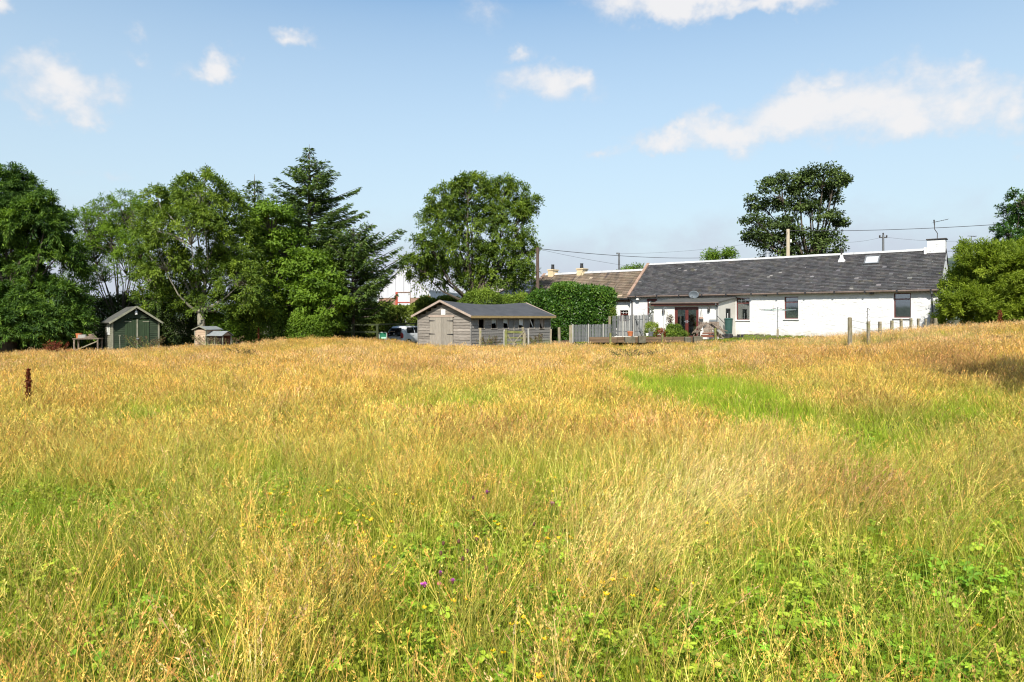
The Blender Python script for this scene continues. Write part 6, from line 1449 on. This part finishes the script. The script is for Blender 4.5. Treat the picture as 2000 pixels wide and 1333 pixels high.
def scatter_gn(name, label, meshes, pos, rotm, scale, idx, col):
    """one object of points; each point carries a tuft"""
    cname = name + '_tufts'; c = bpy.data.collections.new(cname)
    for i, me in enumerate(meshes): o = bpy.data.objects.new(f'{name}_{i:02d}', me); c.objects.link(o)
    n = len(pos); me = bpy.data.meshes.new(name); me.vertices.add(n); me.vertices.foreach_set('co', pos.astype(np.float32).ravel())
    # rotation matrices -> XYZ euler
    m = rotm; ey = np.arcsin(np.clip(-m[:, 2, 0], -1, 1)); ex = np.arctan2(m[:, 2, 1], m[:, 2, 2]); ez = np.arctan2(m[:, 1, 0], m[:, 0, 0])
    at = me.attributes.new('rot', 'FLOAT_VECTOR', 'POINT'); at.data.foreach_set('vector', np.stack([ex, ey, ez], 1).astype(np.float32).ravel())
    at = me.attributes.new('scl', 'FLOAT_VECTOR', 'POINT'); at.data.foreach_set('vector', scale.astype(np.float32).ravel())
    at = me.attributes.new('idx', 'INT', 'POINT'); at.data.foreach_set('value', idx.astype(np.int32))
    at = me.attributes.new('col', 'FLOAT_COLOR', 'POINT'); at.data.foreach_set('color', np.concatenate([col, np.ones((n, 1))], 1).astype(np.float32).ravel())
    ob = bpy.data.objects.new(name, me); COL.objects.link(ob); tag(ob, label, 'grass', kind='stuff')
    ng = bpy.data.node_groups.new(name, 'GeometryNodeTree'); ng.interface.new_socket('Geometry', in_out='INPUT', socket_type='NodeSocketGeometry'); ng.interface.new_socket('Geometry', in_out='OUTPUT', socket_type='NodeSocketGeometry')
    gi = ng.nodes.new('NodeGroupInput'); go = ng.nodes.new('NodeGroupOutput'); ci = ng.nodes.new('GeometryNodeCollectionInfo'); ci.inputs['Collection'].default_value = c; ci.inputs['Separate Children'].default_value = True; ci.inputs['Reset Children'].default_value = True
    iop = ng.nodes.new('GeometryNodeInstanceOnPoints'); iop.inputs['Pick Instance'].default_value = True
    def named(nm, dt): q = ng.nodes.new('GeometryNodeInputNamedAttribute'); q.data_type = dt; q.inputs['Name'].default_value = nm; return q.outputs[0]
    e2r = ng.nodes.new('FunctionNodeEulerToRotation'); ng.links.new(named('rot', 'FLOAT_VECTOR'), e2r.inputs[0])
    ng.links.new(gi.outputs[0], iop.inputs['Points']); ng.links.new(ci.outputs[0], iop.inputs['Instance']); ng.links.new(named('idx', 'INT'), iop.inputs['Instance Index'])
    ng.links.new(e2r.outputs[0], iop.inputs['Rotation']); ng.links.new(named('scl', 'FLOAT_VECTOR'), iop.inputs['Scale']); ng.links.new(iop.outputs[0], go.inputs[0])
    md = ob.modifiers.new('scatter', 'NODES'); md.node_group = ng; return ob

# where the long grass ends (column -> distance), and patches of colour seen in the meadow
EB = np.array([(-400, 37), (0, 37), (130, 37), (215, 36.3), (320, 36.8), (370, 38), (385, 37.6), (455, 38.3), (600, 43), (700, 46), (752, 47), (800, 46), (815, 40.8), (866, 39), (918, 37.9), (935, 37.8), (1075, 41), (1110, 38.5), (1150, 36.6), (1400, 36.6), (1600, 37.2), (1680, 37), (1760, 36.5), (1840, 36.5), (1860, 34), (2000, 33), (2600, 33)])
def noise2(x, y, s, seed=0):
    r = np.random.default_rng(seed); v = 0; a = 1; tot = 0
    for o in range(3):
        for _ in range(4):
            th = r.uniform(0, 6.28); f = s * 2 ** o * r.uniform(.7, 1.4); v = v + a * np.sin(x * math.cos(th) * f + y * math.sin(th) * f + r.uniform(0, 6.28)); tot += a * .7
        a *= .6
    return v / tot
def patch(PX, PY, lst):
    out = np.zeros_like(PX)
    for (cx_, cy_, rx, ry, w, rot) in lst:
        dx = PX - cx_; dy = PY - cy_; c, s = math.cos(R(rot)), math.sin(R(rot)); q = ((dx * c + dy * s) / rx) ** 2 + ((-dx * s + dy * c) / ry) ** 2; out = np.maximum(out, w * np.exp(-q * 1.2))
    return out
GREEN = [(1420, 775, 215, 56, 1.0, 12), (1600, 835, 160, 34, .7, 8), (1250, 735, 90, 22, .7, 8), (1720, 860, 130, 42, .95, 8), (1560, 800, 130, 26, .55, 10), (300, 800, 130, 26, .55, -4), (870, 780, 170, 34, .4, 0), (1000, 905, 190, 40, .4, 0), (560, 960, 170, 60, .5, 0), (60, 1010, 160, 60, .45, 0), (1900, 790, 130, 45, .6, 0), (820, 730, 60, 12, .3, 0),
         (250, 1150, 300, 130, .5, 0), (850, 1080, 200, 80, .55, 0), (880, 1290, 300, 70, .6, 0), (1700, 1200, 340, 130, .85, 0), (1900, 1000, 140, 70, .6, 0), (1440, 1190, 130, 90, .8, 0), (420, 780, 60, 10, .3, 0), (60, 712, 70, 10, .35, 0), (1150, 800, 70, 40, .3, 0), (1700, 1050, 200, 40, .5, 0), (1300, 1333, 200, 60, .6, 0)]
RUST = [(1650, 980, 170, 40, 1.0, 6), (1880, 710, 130, 38, 1.0, 6), (1600, 700, 120, 20, .5, 0), (800, 715, 110, 14, .35, 0), (1930, 960, 120, 40, .6, 0), (940, 850, 130, 30, .5, 0), (1290, 850, 110, 25, .5, 0), (1950, 1280, 120, 60, .8, 0), (150, 1080, 120, 50, .35, 0), (1500, 745, 50, 20, .3, 0), (1640, 790, 120, 30, .5, 0)]
LEAFY = [(1750, 1220, 320, 120, 1.0, 0), (1400, 1180, 130, 90, .9, 0), (880, 1080, 120, 70, .6, 0), (830, 1290, 330, 70, .65, 0), (560, 1000, 170, 60, .35, 0), (200, 1280, 240, 70, .5, 0), (1900, 1080, 130, 60, .7, 0), (600, 1230, 150, 60, .3, 0), (60, 1150, 100, 50, .3, 0)]
LODGE = [(1330, 980, 190, 75, 1.0, -8), (1180, 1080, 140, 60, .8, -20), (1650, 960, 150, 40, .8, 0), (1900, 930, 130, 60, .7, 0), (1480, 905, 130, 40, .6, 0)]
def pts_in(dmin, dmax, dens):
    out = []; edges = np.geomspace(dmin, dmax, 24)
    for a, b in zip(edges[:-1], edges[1:]):
        w = .86 * b + 1.5; n = int(dens((a + b) / 2) * (b - a) * 2 * w); y = rng.uniform(a, b, n); x = rng.uniform(-w, w, n); out.append(np.stack([x, y], 1))
    p = np.concatenate(out); return p[:, 0], p[:, 1]
def proj(x, y):
    z = ground(x, y) + .3; return 1000 + x / y * F, HY + (CZ - z) / y * F
def rotm(yaw, tx, ty):
    """lean tx,ty (radians towards +x, +y) applied after a turn of yaw about z"""
    n = len(yaw); c, s = np.cos(yaw), np.sin(yaw); Z = np.zeros(n); O = np.ones(n)
    Rz = np.stack([c, -s, Z, s, c, Z, Z, Z, O], 1).reshape(n, 3, 3); th = np.hypot(tx, ty) + 1e-9; kx = -ty / th; ky = tx / th; ct, st_ = np.cos(th), np.sin(th); v = 1 - ct
    K = np.stack([ct + kx * kx * v, kx * ky * v, ky * st_, kx * ky * v, ct + ky * ky * v, -kx * st_, -ky * st_, kx * st_, ct], 1).reshape(n, 3, 3)
    return K @ Rz
def cols(stops, t):
    p = [s[0] for s in stops]; return np.stack([np.interp(t, p, [s[1][k] for s in stops]) for k in range(3)], 1)

STRAW = [(0, (.34, .36, .045)), (.3, (.64, .56, .115)), (.6, (.68, .47, .085)), (.8, (.72, .47, .11)), (1, (.76, .56, .22))]
def build_grass():
    # --- tall straw-coloured seeding grass
    for nm, d0, d1, dens, meshes, lab in (
        ('straw_grass', 1.6, 9, lambda d: 44, [tuft('straw', 10 + i, 1.0) for i in range(8)], 'pale golden seeding grass stalks in the foreground meadow'),
        ('far_straw_grass', 9, 47.5, lambda d: 22 if d < 16 else (13 if d < 26 else 9), [tuft('strawfar', 30 + i, 2.6 if i < 4 else 3.8) for i in range(8)], 'dense orange gold grass covering the far meadow')):
        x, y = pts_in(d0, d1, dens); px, py = proj(x, y); lim = np.interp(px, EB[:, 0], EB[:, 1]); k = y < lim + noise2(x, y, 1.3, 3) * .3; x, y, px, py = x[k], y[k], px[k], py[k]
        g = np.clip(1.4 * patch(px, py, GREEN) * (1 + .45 * noise2(x, y, 1.9, 31)) + .12 * noise2(x, y, .7, 32), 0, 1); nz = noise2(x, y, .9, 1); nz2 = noise2(x, y, .25, 5); lf = patch(px, py, LEAFY)
        base = np.interp(py, [630, 700, 760, 860, 1000, 1333], [1.15, 1.1, .90, .66, .44, .30]); pr = base * (1 - .88 * g) + .18 * nz + .08 * nz2 + .06 * lf + .6 * patch(px, py, LODGE)
        k = rng.random(len(x)) < np.clip(pr, .10, 1); x, y, px, py, g, nz, nz2 = [q[k] for q in (x, y, px, py, g, nz, nz2)]; n = len(x)
        rust = patch(px, py, RUST); lod = patch(px, py, LODGE)
        far = np.interp(py, [650, 720, 850, 1000, 1333], [.92, .74, .42, .30, .34]); t = np.clip(far + .22 * nz + .28 * nz2 + rng.normal(0, .2, n) - .3 * g, 0, 1); c = cols(STRAW, t) * (1.03 + .17 * noise2(x, y, 1.7, 21) + .20 * noise2(x, y, 5.5, 22))[:, None]
        rc = np.array([.42, .20, .09]); c = c * (1 - .6 * rust[:, None]) + rc * .6 * rust[:, None]; lo_ = (.7 * np.clip(lod, 0, 1) * (px < 1560))[:, None]; c = c * (1 - lo_) + np.array([.78, .64, .24]) * lo_
        if nm == 'far_straw_grass': dk = (rng.random(n) < .05)[:, None]; c = np.where(dk, c * .55, c)
        c = c * rng.uniform(.68, 1.2, n)[:, None]
        tx = rng.normal(.03, .12, n) + lod * .85; ty = rng.normal(.0, .12, n) + lod * .35 * (px < 1600)
        sc = rng.uniform(.75, 1.12, n) * (1 - .12 * g) * np.interp(y, [3, 9, 40], [1, .95, .78]); hs = sc * np.interp(nz, [-1, 1], [.85, 1.12]); hs = hs * (1 - .4 * g * (y > 9)) * (1 + .3 * lod); hs = hs * np.where((px > 1130) & (px < 1650) & (y > 36), .55, 1)
        z = ground(x, y)
        if nm == 'straw_grass': mi = rng.integers(0, 8, n)
        else: mi = np.where(y < 20, rng.integers(0, 4, n), rng.integers(4, 8, n))
        scatter_gn(nm, lab, meshes, np.stack([x, y, z], 1), rotm(rng.uniform(0, 6.28, n), tx, ty), np.stack([sc, sc, hs], 1), mi, c); print(nm, n)
    # --- green grass
    for nm, d0, d1, dens, meshes, lab in (
        ('green_grass', 1.6, 9, lambda d: 62, [tuft('green', 50 + i, 1.0) for i in range(8)], 'fresh green grass blades under the seed stalks in the foreground'),
        ('far_green_grass', 9, 45, lambda d: 24 if d < 16 else (12 if d < 26 else 7), [tuft('greenfar', 70 + i, 2.2 if i < 4 else 3.4) for i in range(8)], 'bright green grass patches in the far meadow and on the lawn')):
        x, y = pts_in(d0, d1, dens); px, py = proj(x, y); lim = np.interp(px, EB[:, 0], EB[:, 1]); lawn = (px > 1078) & (px < 1700) & (y > lim - .4)
        hl = np.array([HL.x, HL.y]); rel = np.stack([x, y], 1) - hl; ls = rel @ np.array([u.x, u.y]); ly = rel @ np.array([nb.x, nb.y]); inh = (ly > -.1) | ((ls > sP0 - 2.2) & (ls < sP1 + .5) & (ly > -PD - 1.6)); k = ((y < lim) | lawn) & ~inh
        rs_ = np.stack([x - SO.x, y - SO.y], 1); k &= ~(((rs_ @ np.array([sg.x, sg.y])) > 0) & ((rs_ @ np.array([sg.x, sg.y])) < GW) & ((rs_ @ np.array([-sg.y, sg.x])) > .02) & ((rs_ @ np.array([-sg.y, sg.x])) < SL))
        x, y, px, py, lawn = [q[k] for q in (x, y, px, py, lawn)]
        g = np.clip(1.4 * patch(px, py, GREEN) * (1 + .45 * noise2(x, y, 1.9, 31)) + .12 * noise2(x, y, .7, 32), 0, 1); nz = noise2(x, y, .8, 8); nz2 = noise2(x, y, .3, 9); base = np.interp(py, [650, 700, 780, 860, 1000, 1333], [.08, .14, .40, .60, .85, 1.0]); pr = np.where(lawn, 1, base + 1.3 * g + .12 * nz)
        k = rng.random(len(x)) < np.clip(pr, 0, 1); x, y, px, py, g, nz, nz2, lawn = [q[k] for q in (x, y, px, py, g, nz, nz2, lawn)]; n = len(x)
        t = np.clip(.38 + .25 * nz2 + .4 * g + rng.normal(0, .2, n) + .3 * lawn, 0, 1); c = cols([(0, (.44, .42, .05)), (.35, (.33, .40, .035)), (.7, (.30, .40, .028)), (1, (.33, .47, .030))], t) * rng.uniform(.75, 1.15, n)[:, None]
        sc = rng.uniform(.75, 1.2, n); hs = sc * np.where(lawn, .34, 1) * (1 + .25 * g * (y > 9)); lod = patch(px, py, LODGE)
        mi = rng.integers(0, 8, n) if nm == 'green_grass' else np.where(y < 20, rng.integers(0, 4, n), rng.integers(4, 8, n))
        scatter_gn(nm, lab, meshes, np.stack([x, y, ground(x, y)], 1), rotm(rng.uniform(0, 6.28, n), rng.normal(0, .12, n) + .5 * lod, rng.normal(0, .12, n)), np.stack([sc, sc, hs], 1), mi, c); print(nm, n)
    # --- broad leaves near the camera
    x, y = pts_in(1.6, 11, lambda d: 42); px, py = proj(x, y); nz = noise2(x, y, 1.4, 12); pr = np.interp(py, [800, 900, 1000, 1333], [0, .12, .36, .55]) + .7 * patch(px, py, LEAFY) + .3 * nz; k = rng.random(len(x)) < np.clip(pr, 0, 1)
    x, y, nz = x[k], y[k], nz[k]; n = len(x); t = np.clip(.5 + .2 * nz + rng.normal(0, .25, n), 0, 1); c = cols([(0, (.40, .42, .04)), (.5, (.27, .39, .026)), (1, (.19, .38, .024))], t) * rng.uniform(.8, 1.15, n)[:, None]; sc = rng.uniform(.8, 1.35, n)
    o = scatter_gn('clover_leaves', 'low bright green clover and buttercup leaves among the grass stems', [leafclump(90 + i) for i in range(6)], np.stack([x, y, ground(x, y)], 1), rotm(rng.uniform(0, 6.28, n), rng.normal(0, .15, n), rng.normal(0, .15, n)), np.stack([sc, sc, sc], 1), rng.integers(0, 6, n), c); o['category'] = 'leaves'; print('leaves', n)
build_grass()

# ------------------------------------------------------------------ flowers, docks, thistles
M['yellow'] = mat('trefoil_yellow', [(.3, (.70, .42, .01)), (.7, (.82, .55, .015))], rough=.5)
M['purple'] = mat('knapweed_purple', [(.3, (.42, .07, .36)), (.7, (.58, .12, .50))], rough=.6)
M['seedbrown'] = mat('seed_brown', [(.3, (.07, .03, .018)), (.7, (.13, .06, .035))], rough=.8)
M['stem'] = mat('green_stem', [(.3, (.12, .18, .03)), (.7, (.18, .22, .05))])
M['clover_pink'] = mat('clover_pink', [(.3, (.45, .13, .12)), (.7, (.55, .2, .17))])
def place(px, py, top):
    """ground point whose plant top, at the given height, shows at this spot"""
    d = 3.0
    for _ in range(60):
        x = (px - 1000) / F * d; z = gz(x, d) + top; d2 = (CZ - z) * F / (py - HY); d = d * .5 + d2 * .5
    x = (px - 1000) / F * d; return Vector((x, d, gz(x, d)))
def flower_mesh(kind):
    r = np.random.default_rng(4 if kind == 'yellow' else 5); m_ = MB()
    if kind == 'yellow':
        for k in range(5):
            a = k * 1.256; b = Vector((math.cos(a), math.sin(a), .35)).normalized(); s = Vector((-math.sin(a), math.cos(a), 0)); p = b * .016
            m_.add([b * .002, b * .010 + s * .0075, b * .019 + s * .004 + Vector((0, 0, .006)), b * .019 - s * .004 + Vector((0, 0, .006)), b * .010 - s * .0075], [(0, 1, 2, 3, 4)]); m_.add([b * .004, b * .012 + s * .004 + Vector((0, 0, .007)), b * .016 + Vector((0, 0, .010)), b * .012 - s * .004 + Vector((0, 0, .007))], [(0, 1, 2, 3)])
    elif kind == 'purple':
        for k in range(34):
            a = r.uniform(0, 6.28); el = r.uniform(.1, 1.5); b = Vector((math.cos(a) * math.cos(el), math.sin(a) * math.cos(el), math.sin(el))); L = .024 + .008 * (el < .6); s = b.orthogonal().normalized() * .0022
            m_.add([b * .004 - s, b * .004 + s, b * L + s * 1.3, b * (L + .004), b * L - s * 1.3], [(0, 1, 2, 3, 4)])
    return m_
def seedling(name, kind, px, py, top, label, cat, group, lean=(0, 0), size=1.0):
    b = place(px, py, top); e = empty(name, b, rng.uniform(0, 6.28), label, cat, group); tp = Vector((lean[0], lean[1], top))
    MB().tube([(0, 0, 0), tp * .5 + Vector((.01, 0, 0)), tp - Vector((0, 0, .005))], [.0022, .0018, .0014], 4).build('stem', M['stem'], e)
    if kind == 'purple':
        o = flower_mesh('purple').build('petals', M['purple'], e); o.location = tp; o.scale = (size * .72,) * 3
        MB().lathe((0, 0, 0), [(.003, -.012), (.008, -.006), (.0085, .002), (.005, .008)], 8).build('calyx', M['seedbrown'], e).location = tp
    elif kind == 'brown':
        o = MB().lathe((0, 0, 0), [(.003, -.014), (.010, -.006), (.0115, .002), (.008, .012), (.003, .016)], 8).build('seed_head', M['seedbrown'], e); o.location = tp; o.scale = (size,) * 3
    elif kind == 'pink':
        o = MB().lathe((0, 0, 0), [(.004, -.008), (.013, -.002), (.014, .006), (.008, .013)], 8).build('flower_head', M['clover_pink'], e); o.location = tp
    return e
for px, py, s, lb in ((829, 1144, 1.0, 'purple knapweed flower at the left of the trio low in the foreground'), (884, 1137, 1.05, 'purple knapweed flower at the right of the trio low in the foreground'), (860, 1121, .9, 'purple knapweed flower topmost of the trio low in the foreground'), (951, 963, 1.2, 'purple knapweed flower standing alone above the yellow patch'), (1078, 985, 1.0, 'darker purple knapweed flower farthest right in the meadow')):
    seedling('knapweed', 'purple', px, py, .52, lb, 'flower', 'purple knapweed flowers', (0, 0), s)
for i, (px, py) in enumerate(((896, 1058), (866, 1062), (861, 1081), (904, 1092), (912, 1077), (931, 1054), (1043, 1024), (924, 973), (950, 1110))):
    seedling('knapweed_seed_head', 'brown', px, py, .43, 'dark brown knapweed bud on a thin stem among foreground grass', 'seed head', 'dark knapweed buds near the purple flowers')
seedling('red_clover', 'pink', 858, 1141, .33, 'faded pink clover head between the three low purple flowers', 'flower', None)
yel = flower_mesh('yellow')
yme = None; YB = [(520, 960, 70, 20, 12), (620, 955, 60, 25, 12), (500, 1025, 50, 18, 8), (590, 1010, 60, 16, 10), (690, 1010, 50, 18, 10), (730, 1075, 30, 20, 5), (800, 1000, 120, 50, 10), (920, 1010, 70, 40, 8), (1070, 1040, 110, 60, 14), (1110, 1120, 100, 60, 10), (1180, 1160, 90, 40, 8), (1340, 1140, 60, 30, 3), (1010, 1220, 70, 20, 5), (1060, 1260, 60, 40, 6), (1900, 1222, 12, 8, 2), (980, 1280, 30, 20, 3), (860, 1170, 50, 20, 4), (1440, 1000, 200, 60, 3), (1740, 1105, 10, 8, 1), (400, 950, 60, 30, 4), (1030, 940, 100, 20, 5), (1480, 735, 60, 14, 5), (720, 850, 100, 30, 4)]
for cx_, cy_, rx, ry, n in YB:
    for _ in range(int(n * .8)):
        px, py = rng.normal(cx_, rx * .6), rng.normal(cy_, ry * .6); top = rng.uniform(.30, .40); b = place(px, py, top)
        if yme is None: o = yel.build('yellow_flower', M['yellow']); yme = o.data
        else: o = bpy.data.objects.new('yellow_flower', yme); COL.objects.link(o)
        o.location = b + Vector((0, 0, top)); o.rotation_euler = (rng.uniform(-.5, .3), rng.uniform(-.4, .4), rng.uniform(0, 6)); o.scale = (rng.uniform(.6, 1.15) * (1 if py > 900 else 1.4),) * 3
        tag(o, 'small yellow trefoil flower among the grass stems', 'flower', 'yellow trefoil flowers scattered through the meadow')

def dock(px, pytop, pybot, d, label, w=.10, n=600, bent=False, mt='dock', stems=1, cat='dock plant', name='dock_plant', ls=(.022, .016)):
    x = (px - 1000) / F * d; g_ = gz(x, d); e = empty(name, (x, d, g_), 0, label, cat); zt = wz(pytop, d) - g_; zb_ = wz(pybot, d) - g_; C = []; m_ = MB()
    for s in range(stems):
        a0 = Vector((rng.uniform(-w, w) * (stems > 1) * .5, rng.uniform(-w, w) * (stems > 1) * .5, 0)); a1 = Vector((a0.x + rng.uniform(-w, w) * (stems > 1), a0.y, zt * rng.uniform(.75, 1) if stems > 1 else zt))
        if bent: pth = [Vector((0, 0, 0)), Vector((.12, 0, zt * .55)), Vector((.30, 0, zt * .92)), Vector((.46, -.02, zt)), Vector((.60, -.03, zt * .90))]
        else: pth = [a0, a0.lerp(a1, .5) + Vector((rng.uniform(-.02, .02), 0, 0)), a1]
        m_.tube(pth, [.008] * (len(pth) - 1) + [.004], 4)
        k = n // stems; t = rng.uniform(0, 1, k); f0 = max(0, zb_ / zt) if not bent else .45
        for q in t:
            q = f0 + (1 - f0) * q; i = min(int(q * (len(pth) - 1)), len(pth) - 2); p = pth[i].lerp(pth[i + 1], q * (len(pth) - 1) - i); ww = w * (.5 if stems > 1 else 1) * (1.05 - q) ** .5 * abs(math.sin(q * 23 + s)) ** .4; C.append(p + Vector((rng.normal() * ww * .4, rng.normal() * ww * .4, rng.normal() * .01)))
    m_.build('stem', M['seedbrown'] if mt != 'thistle' else M['stem'], e); C = np.array([tuple(c) for c in C]); k = len(C)
    so_ = leaf_mesh('seed_clusters', C, rdir(k) + np.array([0, 0, .3]), rdir(k), ls[0] * rng.uniform(.7, 1.5, k), ls[1] * rng.uniform(.7, 1.4, k), rng.normal(.45, .2, k), M[mt], e); so_['kind'] = 'stuff'; return e
dock(55, 722, 786, 13.0, 'tall rusty dock spike standing alone in the grass at left', w=.10, n=1000, ls=(.030, .022))
dock(1733, 872, 905, 10.5, 'bent over rusty dock stem in the green grass at right', w=.05, n=500, bent=True)
dock(106, 665, 697, 34.5, 'orange brown dock clump at the far edge below the cypress', w=.5, n=1500, stems=16, ls=(.07, .03))
dock(505, 641, 662, 41, 'slim red dock stalk before the dark undergrowth', w=.10, n=250, ls=(.05, .03))
dock(1955, 604, 630, 30.5, 'orange red dock stalk in front of the willow bush', w=.13, n=350, ls=(.05, .03), stems=2)
for px, yt, yb, d, st, w, lb in ((1245, 682, 705, 27, 22, 1.1, 'wide patch of dark dry thistles in the far meadow'), (1105, 728, 748, 19, 14, .8, 'dark thistle heads left of the bright green patch'), (472, 680, 702, 30, 12, .5, 'brown and green thistle clump beyond the golden grass'), (430, 655, 666, 37.5, 16, 1.3, 'dry weeds beside the hen house'),
                            (950, 655, 672, 37, 16, .8, 'dry weeds under the first broken shed windows'), (1045, 652, 668, 38.5, 14, .6, 'pale dry weeds at the corner of the grey shed'), (1965, 655, 680, 26, 14, .7, 'dark thistles at the right edge of the meadow'), (290, 655, 675, 36.2, 14, 1.0, 'dry weeds before the doors of the green shed'), (1625, 905, 925, 9.5, 10, .3, 'small withered thistle left of the bent dock')):
    dock(px, yt, yb, d, lb, w=w, n=900, stems=st, mt='thistle', cat='thistles', name='thistle_clump', ls=(.05, .035) if d > 15 else (.02, .014))
# rushes at the shed corner
def rushes(px, d, w, h, n, label):
    o = G(px, d); V = []; Fc = []; Cc = []; r = np.random.default_rng(int(px))
    for _ in range(n):
        b = (r.uniform(-w, w), r.uniform(-.35, .35), -.05); th = r.uniform(0, 3.14); k = r.uniform(.7, 1.2); dd = r.normal(size=2); dd /= np.linalg.norm(dd)
        ribbon(V, Fc, Cc, b, dd, h * r.uniform(.6, 1.1), r.uniform(.02, .2), .014, 3, (.08 * k, .12 * k, .015), (.17 * k, .22 * k, .03), .2, np.array([math.cos(th), math.sin(th), 0]))
    m_ = MB(); m_.add([tuple(v) for v in V], Fc); m_.c = [tuple(c) for c in Cc]; ob = m_.build('rushes', M['rush']); ob.location = o; tag(ob, label, 'rushes', kind='stuff')
M['rush'] = mat('rush_green', [(0, (1, 1, 1)), (1, (1, 1, 1))], tint=True, rough=.6)
rushes(1045, 38.6, 1.0, .75, 420, 'dark green rushes growing at the foot of the grey shed')
rushes(1085, 38.9, .5, .5, 160, 'green tuft of rushes by the thick round post')
